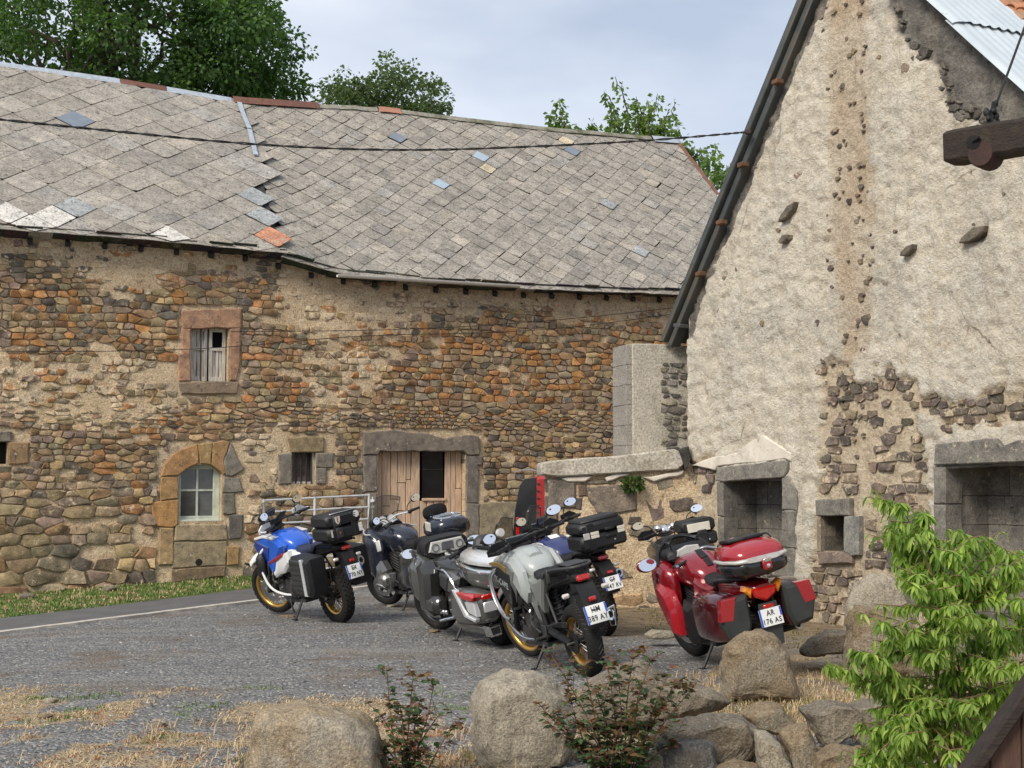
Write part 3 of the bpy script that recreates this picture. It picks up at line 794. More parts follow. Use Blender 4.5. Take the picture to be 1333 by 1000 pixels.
XB = BF.px(-5, 200).x - 3.0
order = sorted(vis, key=lambda t: (t[0] not in special, -t[4], -t[5] if False else abs(t[5] - seam(.5))))
mb = MB()
for n_, (i, v, f, c_, d, x) in enumerate(order):
    if n_ < 300:
        mm = M_patch if special.get(i) == 'slate' else (mat('skylight_pane', (.34, .42, .48), .2, var=.1, coat=.5) if special.get(i) == 'glass' and not bpy.data.materials.get('skylight_pane') else (bpy.data.materials['skylight_pane'] if special.get(i) == 'glass' else M_slate))
        link('tile', new_mesh('tile', v, f, mm, cols=[c_] * 10, smooth_deg=0), roof)
    else: mb.cc = c_; mb.add(v, f)
o = mb.obj('upper_tiles', M_slate, roof, 0, fix=False); o['kind'] = 'stuff'
M_tar = mat('dark_underlay', (.03, .028, .026), .9, var=.3); M_rustm = mat('rusty_sheet', (.15, .062, .04), .7, var=.4, scale=12, col2=(.12, .05, .035)); M_zinc = mat('zinc_sheet', (.46, .50, .54), .4, .4, var=.2, scale=10)
v = []; f = []; nx_ = 60; nf = 14
for (left, xa, xb) in ((True, None, None), (False, None, None)):
    b0 = len(v)
    for j in range(nf + 1):
        ff = j / nf; lo = (XL - 2.6 if left else seam(ff)); hi = (seam(ff) if left else XR + .05)
        for i in range(nx_ + 1): v.append(roofP(lo + (hi - lo) * i / nx_, ff, -.03, left))
    for j in range(nf):
        for i in range(nx_): a = b0 + j * (nx_ + 1) + i; f.append((a, a + 1, a + nx_ + 2, a + nx_ + 1))
link('roof_decking', new_mesh('roof_decking', v, f, M_tar, smooth_deg=180), roof)
v = []; f = []
for i in range(31):             # rear slope
    x = XL - 2.6 + (XR - XL + 2.6) * i / 30; z = zR(x); v += [(x, RB, z - .02), (x, RB + 4.6, z - 4.3)]
for i in range(30): f.append((2 * i, 2 * i + 2, 2 * i + 3, 2 * i + 1))
link('rear_slope', new_mesh('rear_slope', v, f, M_tar, smooth_deg=0), roof)
rgq = random.Random(21)
def eave_slates(xa, xb, fz, left, layers, name):
    for ly in range(layers):        # broken doubled slates poking out under the eave, one by one
        x = xa
        while x < xb:
            w = rgq.uniform(.28, .62); w = min(w, xb - x)
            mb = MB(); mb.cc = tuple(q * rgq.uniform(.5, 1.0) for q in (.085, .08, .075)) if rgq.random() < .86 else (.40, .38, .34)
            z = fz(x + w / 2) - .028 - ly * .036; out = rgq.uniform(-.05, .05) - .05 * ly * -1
            sl = math.atan2(fz(x + w) - fz(x), w)
            mb.box((x + w / 2, OV + .18 + out, z + .03), (w - .012, .42, .016), .003, (R(-18 + rgq.uniform(-7, 5)), -sl + rgq.uniform(-.02, .02), 0)); mb.obj(name, M_slate, roof, 0)
            x += w
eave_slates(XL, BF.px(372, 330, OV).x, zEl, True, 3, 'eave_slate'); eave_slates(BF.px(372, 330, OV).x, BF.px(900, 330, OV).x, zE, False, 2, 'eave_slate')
xx = XL
while xx < XR: mb = MB(); mb.box((xx, .12, zE(xx + .1) - .06), (.08, .45, .09), 0, (R(25), 0, 0)); mb.obj('rafter_end', M_tar, roof); xx += .62
def ridge_piece(xa, xb, m, name, w=.16, lift=.03, r=0.0):
    mb = MB(); n = 8; v = []; f = []
    for i in range(n + 1):
        x = xa + (xb - xa) * i / n; z = zR(x) + lift + r * nz(x * 3, 1)
        for (dy, dz) in ((-w, -w * .85), (-w * .25, 0), (w * .25, 0), (w, -w * .85)): v.append((x, RB + dy, z + dz))
    for i in range(n):
        for k in range(3): a = i * 4 + k; f.append((a, a + 1, a + 5, a + 4))
    mb.add(v, f); mb.obj(name, m, roof, 30)
def RX(px, py): return BF.px(px, py, RB).x
M_moss = mat('mossy_mortar', (.25, .235, .19), .95, var=.35, scale=12, bmp=.8, bscale=30, col2=(.11, .11, .06))
ridge_piece(RX(-150, 65), RX(155, 104), M_zinc, 'ridge_sheet'); ridge_piece(RX(156, 104), RX(215, 113), M_rustm, 'ridge_sheet', .15, .035); ridge_piece(RX(216, 113), RX(300, 128), M_zinc, 'ridge_sheet')
ridge_piece(RX(302, 129), RX(413, 138), M_rustm, 'ridge_sheet', .2, .07); ridge_piece(RX(414, 138), RX(490, 142), M_moss, 'ridge_mortar', .13, .04, .03); ridge_piece(RX(491, 142), RX(520, 146), M_terra, 'ridge_tile', .17, .06)
ridge_piece(RX(521, 146), RX(846, 178), M_moss, 'ridge_mortar', .13, .04, .035); ridge_piece(RX(847, 179), RX(883, 184), M_zinc, 'ridge_sheet', .2, .06)
def strip(pts, w, m, name, left, lift=.04):
    v = []; f = []; o = BF.I @ CAM
    for (px, py, ff) in pts:
        d = BF.I.to_3x3() @ ray(px, py); y = OV + (RB - OV) * ff; q = o + d * ((y - o.y) / d.y)
        for s in (-w / 2, w / 2): v.append(roofP(q.x + s, ff, lift, left))
    for i in range(len(pts) - 1): f.append((2 * i, 2 * i + 1, 2 * i + 3, 2 * i + 2))
    mb = MB(); mb.add(v, f); mb.add([p - Vector((0, 0, .02)) for p in v], [q[::-1] for q in f]); mb.obj(name, m, roof, 0)
strip([(311, 138, .96), (316, 158, .87), (324, 180, .77)], .10, M_zinc, 'flashing', True, .06); strip([(324, 182, .76), (332, 217, .58)], .10, M_zinc, 'flashing', True, .07)
v = [];  mb = MB()              # verge boards on the far end
for (fa, fb, mm, nm) in ((1.0, .62, M_rustm, 'verge_board'), (.62, .0, M_zinc, 'verge_board')):
    mb = MB(); a = roofP(XR + .07, fa, .02); c2 = roofP(XR + .07, fb, .02)
    mb.tube([a, c2], .05, 4); mb.obj(nm, mm, roof, 20)
M_pvc = mat('white_gutter', (.66, .63, .57), .5, var=.12, scale=4)
ga = BF.px(439, 358, OV - .1); gb = BF.px(676, 372, OV - .1)
v = []; f = []; n = 14
for i in range(n + 1):
    p = ga.lerp(gb, i / n); 
    for k in range(7): a = math.pi * k / 6; v.append((p.x, p.y - .055 * math.cos(a), p.z + .01 - .055 * math.sin(a)))
    for k in range(6, -1, -1): a = math.pi * k / 6; v.append((p.x, p.y - .048 * math.cos(a), p.z + .012 - .048 * math.sin(a)))
for i in range(n):
    for k in range(14): a = i * 14 + k; c2 = i * 14 + (k + 1) % 14; f.append((a, c2, c2 + 14, a + 14))
f += [tuple(range(14)), tuple(n * 14 + k for k in range(13, -1, -1))]
link('gutter', new_mesh('gutter', v, f, M_pvc, smooth_deg=40), barn)

# thin wires along the facade
M_wire = mat('black_cable', (.02, .02, .02), .6)
def wire_pts(a, c2, sag, n=24): return [a.lerp(c2, i / n) - Vector((0, 0, sag * 4 * (i / n) * (1 - i / n))) for i in range(n + 1)]
for nm, pts in (('slack', [(-60, 457), (160, 458), (310, 452), (470, 436), (640, 434), (760, 425), (905, 405)]), ('upper', [(300, 432), (520, 430), (700, 420), (905, 398)])):
    mb = MB(); P3 = [BF.px(px, py, -.10) for px, py in pts]; mb.tube(P3, .007, 5, curve=2); mb.obj('wall_wire', M_wire, barn)
# ------------------------------------------------------------------ rendered gable house
GF = Frame((2.45, 20.4, 0), R(-59.3))
gable = thing('gable_house', 'tall roughcast gable house with flaking cream render and stone niches', 'house', GF.o, (0, 0, GF.a))
A = GF.xz(884, 440); B2 = GF.xz(1064, 0); C2 = GF.xz(1208, 0); D2 = GF.xz(1333, 113)
mL = (B2[1] - A[1]) / (B2[0] - A[0]); mR = (D2[1] - C2[1]) / (D2[0] - C2[0])
def topL(x): return A[1] + (x - A[0]) * mL
def topR(x): return C2[1] + (x - C2[0]) * mR
xap = (C2[1] - mR * C2[0] - A[1] + mL * A[0]) / (mL - mR); zap = topL(xap)
def top(x): return min(topL(x), topR(x))
def grect(x0, y0, x1, y1): a = GF.px(x0, y1); c = GF.px(x1, y0); return (a.x, c.x, a.z, c.z)
gop = {'niche1': grect(946, 626, 1021, 752), 'small': grect(1072, 672, 1102, 717), 'niche2': grect(1236, 606, 1420, 800), 'slot': grect(1180, 740, 1196, 765)}
GX1 = 7.6
def GP(pts): return [GF.xz(*p) for p in pts]
z_strip = GP([(1076, -60), (1128, -60), (1133, 200), (1137, 440), (1112, 474), (1096, 474), (1085, 300)])
z_cem = GP([(1120, -90), (1150, 0), (1168, 40), (1186, 62), (1225, 92), (1232, 118), (1237, 145), (1260, 160), (1400, 170), (1400, 170), (1420, 200), (1420, 190), (1207, -5), (1100, -110)])
z_cemL = GP([(1064, -6), (1079, -6), (1066, 30), (1042, 80), (1015, 150), (992, 200), (975, 250), (955, 300), (930, 350), (912, 405), (902, 440), (880, 446)])
z_exp = [GP([(1070, 490), (1085, 470), (1100, 478), (1120, 500), (1160, 478), (1176, 505), (1196, 545), (1203, 600), (1214, 640), (1216, 700), (1216, 800), (1060, 812), (1056, 740), (1064, 660), (1066, 560)]),
         GP([(1176, 490), (1200, 512), (1240, 524), (1300, 505), (1400, 490), (1400, 545), (1300, 552), (1240, 560), (1215, 545), (1190, 540)]),
         GP([(896, 596), (935, 600), (940, 660), (940, 812), (880, 812), (880, 640)]), GP([(1040, 770), (1340, 740), (1340, 860), (900, 860), (900, 780)])]
z_gcem = GP([(900, 578), (960, 582), (1000, 566), (1036, 586), (1034, 604), (905, 612)])
def gmask(x, z):
    j = .10 * nz(x * 4, z * 4, 2) + .06 * nz(x * 11, z * 11, 5)
    s = smooth(-.10, .10, pdist(z_strip, x, z) + j * 1.1) * (.55 + .45 * smooth(-.3, .35, nz(x * 2.2, z * 1.1, 31)))
    c = max(smooth(-.02, .02, pdist(z_cem, x, z) + j * .8), smooth(-.02, .02, pdist(z_cemL, x, z) + j * .6))
    e = max(smooth(-.03, .03, pdist(p, x, z) + j * 1.3) for p in z_exp)
    return s, c, e
gxl = grid_lines(0, GX1, .036, [e for o in gop.values() for e in o[:2]]); gzl = grid_lines(-.5, zap + .05, .036, [e for o in gop.values() for e in o[2:]])
v = []; cols = []
for z in gzl:
    for x in gxl:
        if z > top(x) + .15: v.append((x, 0, z)); cols.append((0, 0, 0)); continue
        s, c, e = gmask(x, z)
        on = any(o[0] - .04 < x < o[1] + .04 and o[2] - .04 < z < o[3] + .04 for o in gop.values())
        n = noise.fractal(Vector((x * 7, z * 7, 1)), .9, 2.1, 4)
        n3 = noise.fractal(Vector((x * 19, z * 19, 6)), .8, 2.1, 2); d = -.032 - .028 * n - .014 * n3 - .02 * nz(x * .9, z * .9, 4)
        pit = nz(x * 4.3, z * 6.1, 17)
        if pit > .47: d += .035
        d = d * (1 - s) + (.0 - .012 * n) * s
        rr_ = noise.ridged_multi_fractal(Vector((x * 5, z * 5, 3)), 1.0, 2.1, 4, 1.0, 2.0); d = d * (1 - c) + (.05 - .030 * rr_ - .014 * n3 + .03 * nz(x * 3.5, z * 3.5, 9)) * c
        d = d * (1 - e) + (.028 - .018 * n) * e
        if on: d = .012
        v.append((x, d, z)); cols.append((s, c, e))
f = []; nx = len(gxl)
for j in range(len(gzl) - 1):
    for i in range(nx - 1):
        xm = (gxl[i] + gxl[i + 1]) / 2; zm = (gzl[j] + gzl[j + 1]) / 2
        if gzl[j] > max(top(gxl[i]), top(gxl[i + 1])) or any(o[0] < xm < o[1] and o[2] < zm < o[3] for o in gop.values()): continue
        a = j * nx + i; f.append((a, a + 1, a + nx + 1, a + nx))
m, nt, b = base_mat('roughcast_render'); co = obj_co(nt)
att = N(nt, 'ShaderNodeAttribute', attribute_name='Col'); sp = N(nt, 'ShaderNodeSeparateColor'); nt.links.new(att.outputs['Color'], sp.inputs[0])
c = ramp(nt, noise_n(nt, co, 1.3, 7, .65), .3, .7, (.58, .52, .42), (.75, .69, .575))
c = mixc(nt, ramp(nt, noise_n(nt, co, .7, 6, .7), .50, .72), c, (.47, .45, .405))
c = mixc(nt, ramp(nt, noise_n(nt, co, 6, 7, .75), .56, .72), c, (.50, .40, .275))
strip_c = ramp(nt, noise_n(nt, co, 5, 7, .7), .3, .7, (.42, .32, .22), (.58, .465, .335))
cem_c = ramp(nt, noise_n(nt, co, 4, 7, .7), .3, .7, (.105, .10, .092), (.285, .265, .235))
exp_c = ramp(nt, noise_n(nt, co, 4, 7, .7), .3, .7, (.44, .35, .245), (.68, .58, .43))
c = mixc(nt, sp.outputs[0], c, strip_c); c = mixc(nt, sp.outputs[2], c, exp_c); c = mixc(nt, sp.outputs[1], c, cem_c)
sy = N(nt, 'ShaderNodeMapping'); sy.inputs['Scale'].default_value = (1.4, 1, .22); nt.links.new(co, sy.inputs[0])
c = mixc(nt, math_n(nt, 'MULTIPLY', ramp(nt, noise_n(nt, sy.outputs[0], 2.6, 6), .52, .72), .45), c, (.41, .335, .24))
c = mixc(nt, ramp(nt, noise_n(nt, co, 17, 5, .8), .63, .72), c, (.20, .15, .105))
c = mixc(nt, .3, c, ramp(nt, noise_n(nt, co, 26, 5, .7), .3, .7), 'OVERLAY')
vc = N(nt, 'ShaderNodeTexVoronoi'); vc.feature = 'DISTANCE_TO_EDGE'; vc.inputs['Scale'].default_value = .9
wv_ = N(nt, 'ShaderNodeMix'); wv_.data_type = 'VECTOR'; wv_.inputs[0].default_value = .12; nt.links.new(co, wv_.inputs[4]); nn = N(nt, 'ShaderNodeTexNoise'); nn.inputs['Scale'].default_value = 3.5; nn.inputs['Detail'].default_value = 6; nt.links.new(co, nn.inputs['Vector']); nt.links.new(nn.outputs['Color'], wv_.inputs[5]); nt.links.new(wv_.outputs[1], vc.inputs['Vector'])
c = mixc(nt, math_n(nt, 'MULTIPLY', ramp(nt, vc.outputs['Distance'], .0, .012, (1, 1, 1), (0, 0, 0)), ramp(nt, noise_n(nt, co, 1.1, 3), .56, .66)), c, (.27, .215, .16))
nt.links.new(c, b.inputs['Base Color']); b.inputs['Roughness'].default_value = .95; b.inputs['Specular IOR Level'].default_value = .12
bump(nt, b, math_n(nt, 'ADD', noise_n(nt, co, 13, 6, .72), math_n(nt, 'MULTIPLY', noise_n(nt, co, 50, 3), .25)), 1.0, .06)
M_rough = m
me = new_mesh('wall', v, f, M_rough, cols=cols, smooth_deg=0)
bm = bmesh.new(); bm.from_mesh(me)
for (p, q, sx) in ((Vector((xap, 0, zap)), Vector((0, 0, topL(0))), 1), (Vector((xap, 0, zap)), Vector((GX1, 0, topR(GX1))), -1)):
    d = (q - p).normalized(); n = Vector((-d.z, 0, d.x)); n = n if n.z > 0 else -n
    bmesh.ops.bisect_plane(bm, geom=bm.verts[:] + bm.edges[:] + bm.faces[:], plane_co=p - n * .01, plane_no=n, clear_outer=True)
bmesh.ops.delete(bm, geom=[q for q in bm.verts if not q.link_faces], context='VERTS')
bm.to_mesh(me); bm.free(); me.polygons.foreach_set('use_smooth', [True] * len(me.polygons))
gwall = link('wall', me, gable)
mb = MB(); mb.add([(0, 0, -.5), (0, 0, topL(0)), (0, 9, topL(0)), (0, 9, -.5), (GX1, 0, -.5), (GX1, 0, topR(GX1)), (GX1, 9, topR(GX1)), (GX1, 9, -.5), (xap, 9, zap)], [(0, 3, 2, 1), (4, 5, 6, 7), (3, 7, 6, 8, 2)]); mb.obj('side_walls', M_rough, gable, 0)
M_gst = stone_mat('grey_block', tint=(1, 1, 1), lichen=(.30, .28, .25), lamt=(.60, .76), bmp=.4)
M_dst = stone_mat('basalt_rubble', lichen=(.34, .29, .22), lamt=(.58, .72), bmp=.8)
def gdressed(name, pts, colr, y1=-.05, y0=.2, bev=.012, rough=.007, parent=None, q=None):
    q = q or [GF.xz(*p) for p in pts]; q2 = []
    for i in range(len(q)):
        a = Vector(q[i]); c2 = Vector(q[(i + 1) % len(q)]); n = max(1, int((c2 - a).length / .12))
        for k in range(n): p = a.lerp(c2, k / n); q2.append((p.x + rnd.uniform(-rough, rough), p.y + rnd.uniform(-rough, rough)))
    k = rnd.uniform(.9, 1.1); mb = MB(); mb.cc = tuple(c * k for c in colr); mb.prism(q2, y0, y1, bev); return mb.obj(name, M_gst, parent or gable, 40)
GRY = (.20, .19, .175); GRD = (.15, .143, .135)
def niche(o, pxc, y_mid, cols_back, name):
    x0, x1, z0, z1 = o; lo, hi = .1, 1.4
    for _ in range(30):
        D = (lo + hi) / 2
        if GF.px(pxc, y_mid, D).x > x0: lo = D
        else: hi = D
    D = max(.25, min(.9, D)); n = sub(name, gable); rows = max(3, round((z1 - z0) / .34)); h = (z1 - z0) / rows; W = x1 - x0
    for r in range(rows):
        zc = z0 + (r + .5) * h; off = (r % 2) * .12
        xs_ = [x0] + [x0 + W * (k + .5 + (off if k % 2 else -off)) / cols_back for k in range(0, cols_back)][0:cols_back - 1] + [x1]
        for a, c2 in zip(xs_, xs_[1:]):
            mb = MB(); k = rnd.uniform(.85, 1.15); mb.cc = tuple(c * k for c in GRY); mb.box(((a + c2) / 2, D + .06 + rnd.uniform(-.004, .004), zc), (c2 - a - .005, .12, h - .005), .003); mb.obj('block', M_gst, n)
        for xx in (x0 - .06, x1 + .06):
            cut = D * (.42 if r % 2 else 1.0)
            for a, c2 in (((.0, cut), (cut, D)) if cut < D else ((0, D),)):
                mb = MB(); k = rnd.uniform(.85, 1.15); mb.cc = tuple(c * k for c in GRY); mb.box((xx, (a + c2) / 2 + .02, zc), (.12, c2 - a - .005, h - .005), .003); mb.obj('block', M_gst, n)
    mb = MB(); mb.cc = GRD; mb.box(((x0 + x1) / 2, D / 2 + .05, z1 + .06), (W + .1, D + .1, .12)); mb.obj('soffit', M_gst, n); mb = MB(); mb.cc = GRD; mb.box(((x0 + x1) / 2, D / 2, z0 - .06), (W + .1, D + .2, .12)); mb.obj('niche_sill', M_gst, n)
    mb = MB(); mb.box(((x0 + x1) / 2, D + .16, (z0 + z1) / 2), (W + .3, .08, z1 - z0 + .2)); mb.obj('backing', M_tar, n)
    return D
niche(gop['niche1'], 985, 680, 2, 'niche'); niche(gop['niche2'], 1286, 680, 3, 'niche')
gdressed('lintel', [(937, 626), (938, 609), (1027, 599), (1030, 601), (1029, 615), (1026, 621), (948, 627)], GRY, -.075)
for p in ([(936, 628), (945.5, 628), (945.5, 672), (938, 672)], [(938, 673), (945.5, 673), (945.5, 750), (939, 750)], [(1021.5, 622), (1030, 618), (1041, 640), (1040, 664), (1021.5, 664)], [(1021.5, 665), (1040, 665), (1040, 713), (1021.5, 713)], [(1021.5, 714), (1038, 714), (1037, 752), (1021.5, 752)]): gdressed('jamb', p, GRY, -.055)
gdressed('lintel', [(1065, 651), (1109, 649), (1110, 671), (1066, 672)], GRY, -.06); gdressed('jamb', [(1102.5, 672), (1122, 671), (1122, 722), (1113, 724), (1102.5, 718)], (.21, .21, .2), -.06)
gdressed('jamb', [(1066, 673), (1071.5, 673), (1071.5, 718), (1067, 718)], (.26, .22, .17), -.05); gdressed('sill', [(1068, 718.5), (1113, 718.5), (1112, 733), (1069, 735)], (.20, .16, .14), -.05)
o = gop['small']; mb = MB(); mb.cc = (.16, .145, .125); mb.box(((o[0] + o[1]) / 2, .5, (o[2] + o[3]) / 2), (o[1] - o[0] + .2, .05, o[3] - o[2] + .2))
for xx in (o[0] - .03, o[1] + .03): mb.box((xx, .26, (o[2] + o[3]) / 2), (.06, .48, o[3] - o[2] + .1))
for zz in (o[2] - .03, o[3] + .03): mb.box(((o[0] + o[1]) / 2, .26, zz), (o[1] - o[0] + .1, .48, .06))
mb.obj('recess', M_gst, gable)
gdressed('lintel', [(1222, 606), (1224, 579), (1304, 570), (1312, 582), (1330, 573), (1430, 562), (1430, 597), (1252, 605)], GRY, -.09); gdressed('chamfer', [(1232, 611), (1236, 604), (1430, 590), (1430, 598)], GRD, -.04)
for p in ([(1219, 608), (1235.5, 607), (1235.5, 656), (1220, 656)], [(1219, 657), (1235.5, 657), (1235.5, 712), (1221, 712)], [(1220, 713), (1235.5, 713), (1235.5, 800), (1221, 800)]): gdressed('jamb', p, GRY, -.06)
for p in ([(1160, 672), (1192, 670), (1194, 694), (1161, 694)], [(1157, 695), (1176, 695), (1178, 740), (1157, 740)], [(1172, 720), (1212, 716), (1212, 739), (1173, 739)], [(1196.5, 740), (1214, 740), (1213, 766), (1196.5, 766)], [(1176, 766.5), (1206, 766), (1205, 790), (1177, 790)]): gdressed('block', p, GRD, -.045)
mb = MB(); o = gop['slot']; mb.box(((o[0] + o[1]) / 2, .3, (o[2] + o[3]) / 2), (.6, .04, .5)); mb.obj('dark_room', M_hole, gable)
M_patchw = mat('pale_cement', (.66, .60, .51), .9, var=.15, scale=5, bmp=.4, col2=(.46, .42, .36))
gdressed('cement_patch', [(903, 606), (930, 596), (962, 590), (985, 572), (997, 567), (1012, 577), (1034, 591), (1033, 601), (1026, 598), (938, 607), (934, 612)], (1, 1, 1), -.052, .1, .012, .006).data.materials[0] = M_patchw
rg = random.Random(9)
gblocks = [grect(932, 596, 1046, 760), grect(1062, 647, 1124, 737), grect(1216, 562, 1440, 810), grect(1158, 668, 1215, 792)]
def keepg(x, z):
    if not (0.02 < x < GX1 and z < top(x) - .1): return False
    return gmask(x, z)[2] > .5 and rg.random() < .66 + .6 * nz(x * 1.1, z * 1.1, 8)
st = rubble(0, 6.3, -.4, 3.4, lambda x, z: .115 + .04 * nz(x, z, 1), rg, keepg, gblocks, gap=(.006, .018))
for i in range(150):            # stones showing through the render
    x = rg.uniform(.15, 6.2); z = rg.uniform(1.7, 7.6)
    if i < 95:
        x = GF.xz(rg.uniform(1076, 1138), 300)[0]; z = 2.2 + 5.4 * rg.random() ** 1.7
    if z > top(x) - .2 or gmask(x, z)[1] > .2 or any(q[0] < x < q[1] and q[2] < z < q[3] for q in gblocks): continue
    w = rg.uniform(.016, .042); n = 7; st.append(([(x + w * rg.uniform(.7, 1.5) * math.cos(2 * math.pi * k / n), z + w * rg.uniform(.6, 1.1) * math.sin(2 * math.pi * k / n)) for k in range(n)], w * 2))
for px, py, w in ((1130, 416, .075), (1122, 388, .05), (1108, 492, .07), (1086, 522, .06), (1092, 548, .055), (1073, 470, .05), (1100, 468, .06), (1180, 90, .06), (1066, 420, .05), (994, 422, .045), (1069, 40, .06), (1082, 350, .05), (962, 350, .04), (1040, 228, .05), (1098, 115, .05), (1252, 75, .1), (1242, 128, .09), (1258, 145, .11), (1275, 152, .10), (1215, 60, .09), (1190, 30, .1), (1072, 18, .08), (1056, 60, .07)):
    x, z = GF.xz(px, py); n = 8
    if gmask(x, z)[1] > .2: continue
    st.append(([(x + w * rg.uniform(.7, 1.25) * math.cos(2 * math.pi * k / n), z + w * rg.uniform(.7, 1.2) * math.sin(2 * math.pi * k / n)) for k in range(n)], w * 1.8))
def gcol(x, z, rg): return (*pick(rg, [((.17, .14, .125), 1.2), ((.23, .18, .14), 1), (DGR, .7), ((.28, .23, .175), .8), ((.21, .175, .155), 1)]), rg.uniform(.6, 1) if z < 3.2 else 1)
lay_stones(st, gcol, M_dst, gwall, rg, 300, hfun=lambda x, z, rg: (rg.uniform(-.01, .015) if z < 3.2 else rg.uniform(.026, .042)), y0=.08)
for px, py, w, h, a in ((1026, 275, .17, .06, .45), (1021, 311, .09, .05, .3), (1181, 326, .11, .06, .25), (1267, 305, .19, .06, .2)):   # bonding stones standing out of the render
    x, z = GF.xz(px, py, -.08); mb = MB(); mb.cc = (.17, .15, .125)
    q = [(-w, -h * .6), (-w * .2, -h), (w * .8, -h * .5), (w, h * .4), (w * .2, h), (-w * .7, h * .3)]; ca, sa = math.cos(a), math.sin(a)
    q = [(p[0] * rnd.uniform(.8, 1.15), p[1] * rnd.uniform(.6, 1.3)) for p in q + [(-w * .9, -h * .1)]]; mb.prism([(x + p[0] * ca - p[1] * sa, z + p[0] * sa + p[1] * ca) for p in q], .06, -.12, .012); mb.obj('bonding_stone', M_dst, gable)
path = [(1140, -20), (1158, 14), (1172, 46), (1190, 66), (1222, 92), (1234, 122), (1240, 146), (1262, 160), (1300, 166), (1350, 172)]; rs = random.Random(44)
for i in range(46):             # loose slates and broken cement along the torn edge of the render
    k = rs.randint(0, len(path) - 2); t = rs.random(); px = path[k][0] + (path[k + 1][0] - path[k][0]) * t + rs.gauss(4, 9); py = path[k][1] + (path[k + 1][1] - path[k][1]) * t + rs.gauss(-3, 8); x, z = GF.xz(px, py)
    if z > top(x) - .08: continue
    w = rs.uniform(.03, .085); h = w * rs.uniform(.3, .8); a = rs.uniform(-.9, .2); ca, sa = math.cos(a), math.sin(a); q = [(-w, -h * rs.uniform(.4, 1)), (w * rs.uniform(.2, .7), -h), (w, -h * .1), (w * rs.uniform(.3, .8), h), (-w * rs.uniform(.2, .9), h * rs.uniform(.5, 1))]
    mb = MB(); g = rs.uniform(.7, 1.4); mb.cc = (.13 * g, .12 * g, .11 * g); mb.prism([(x + p[0] * ca - p[1] * sa, z + p[0] * sa + p[1] * ca) for p in q], .06, rs.uniform(-.05, -.015), .008); mb.obj('broken_slate', M_dst, gwall)
# verge of the left slope: boards with brackets, and both roof slopes
M_verge = mat('verge_metal', (.075, .085, .085), .55, .2, var=.25, scale=5, col2=(.11, .10, .085)); M_bracket = mat('rusty_wood_block', (.13, .065, .035), .85, var=.3, scale=12)
groof = sub('roof', gable)
dl = Vector((1, 0, mL)).normalized(); nl = Vector((-dl.z, 0, dl.x))
a0 = Vector((A[0] - .08, 0, A[1] - .08 * mL)); Lw = (Vector((xap, 0, zap)) - a0).length + .1
mb = MB()
for (off, y0_, y1_, wd) in ((.02, -.10, .06, .10), (.115, -.17, .3, .07), (.19, -.14, .3, .05)):
    mb = MB(); c = a0 + dl * (Lw / 2) + nl * off; rot = Matrix.Rotation(-math.atan(mL), 4, 'Y')
    mb.box((c.x, (y0_ + y1_) / 2, c.z), (Lw, y1_ - y0_, wd), .012, rot); mb.obj('verge_board', M_verge, groof)
mb = MB(); c = a0 + dl * (Lw / 2) + nl * .20; mb.box((c.x, 4.4, c.z), (Lw, 8.6, .05), 0, Matrix.Rotation(-math.atan(mL), 4, 'Y')); mb.obj('left_slope', M_verge, groof)
for px, py in ((1013, 107), (968, 215), (940, 290), (913, 357)):
    x, z = GF.xz(px, py, -.12); mb = MB(); mb.box((x, -.13, z), (.11, .12, .06), .008, (0, R(-6), 0)); mb.obj('bracket', M_bracket, groof)
x, z = GF.xz(884, 424, -.15); mb = MB(); mb.box((x, -.12, z), (.14, .16, .05), .006, (0, R(10), 0)); mb.obj('bracket', M_verge, groof)
m, nt, b = base_mat('galvanised_sheet'); co = obj_co(nt)
c = ramp(nt, noise_n(nt, co, 1.5, 5), .3, .7, (.47, .53, .565), (.60, .655, .68)); c = mixc(nt, ramp(nt, noise_n(nt, co, 10, 6, .7), .62, .75), c, (.36, .38, .38))  # pale blue-white of the sky's reflection is put into the base colour
nt.links.new(c, b.inputs['Base Color']); b.inputs['Roughness'].default_value = .5; b.inputs['Metallic'].default_value = .25
M_galv = m
dr = Vector((1, 0, mR)).normalized(); nr = Vector((-dr.z, 0, dr.x)); nr = nr if nr.z > 0 else -nr
def sheet(sa, sb, ya, yb, lift, name):
    v = []; f = []; ny = int((yb - ya) / .0254); ns = max(2, int((sb - sa) / .25)); O = Vector((xap, 0, zap))
    for i in range(ns + 1):
        s = sa + (sb - sa) * i / ns
        for k in range(ny + 1):
            y = ya + (yb - ya) * k / ny; w = .011 * math.cos(2 * math.pi * (y - ya) / .0762 * .5 + math.pi)
            w += .025 * nz(s * .8, y * .6, 3) + (-.05 * smooth(.10, -.16, y - ya - .1) if k < 5 else 0); sx = s + (.02 * abs(math.sin(y * 23)) if i == ns else 0)
            p = O + dr * sx + nr * (lift + w); v.append((p.x, y + .03 * nz(s * .7, 1.0, 2), p.z))
    for i in range(ns):
        for k in range(ny): a = i * (ny + 1) + k; f.append((a, a + 1, a + ny + 2, a + ny + 1))
    return link(name, new_mesh(name, v, f, M_galv, smooth_deg=180), groof)
def roof_hit(px, py, lift):     # a point of the right slope, as (distance down the slope, depth along y)
    o = GF.I @ CAM; d = GF.I.to_3x3() @ ray(px, py); O = Vector((xap, 0, zap)) + nr * lift; q = o + d * ((O - o).dot(nr) / d.dot(nr)); return (q - O).dot(dr), q.y
s1, y1_ = roof_hit(1243, 29, .08); s2, y2_ = roof_hit(1333, 39, .08); s3, y3_ = roof_hit(1306, 5, .08); s4, y4_ = roof_hit(1330, 33, .08)
YT = max(.8, (y3_ + y4_) / 2); sm_ = (s1 + s2) / 2
print('roof', s1, y1_, s2, y2_, s3, y3_, s4, y4_, xap, zap)
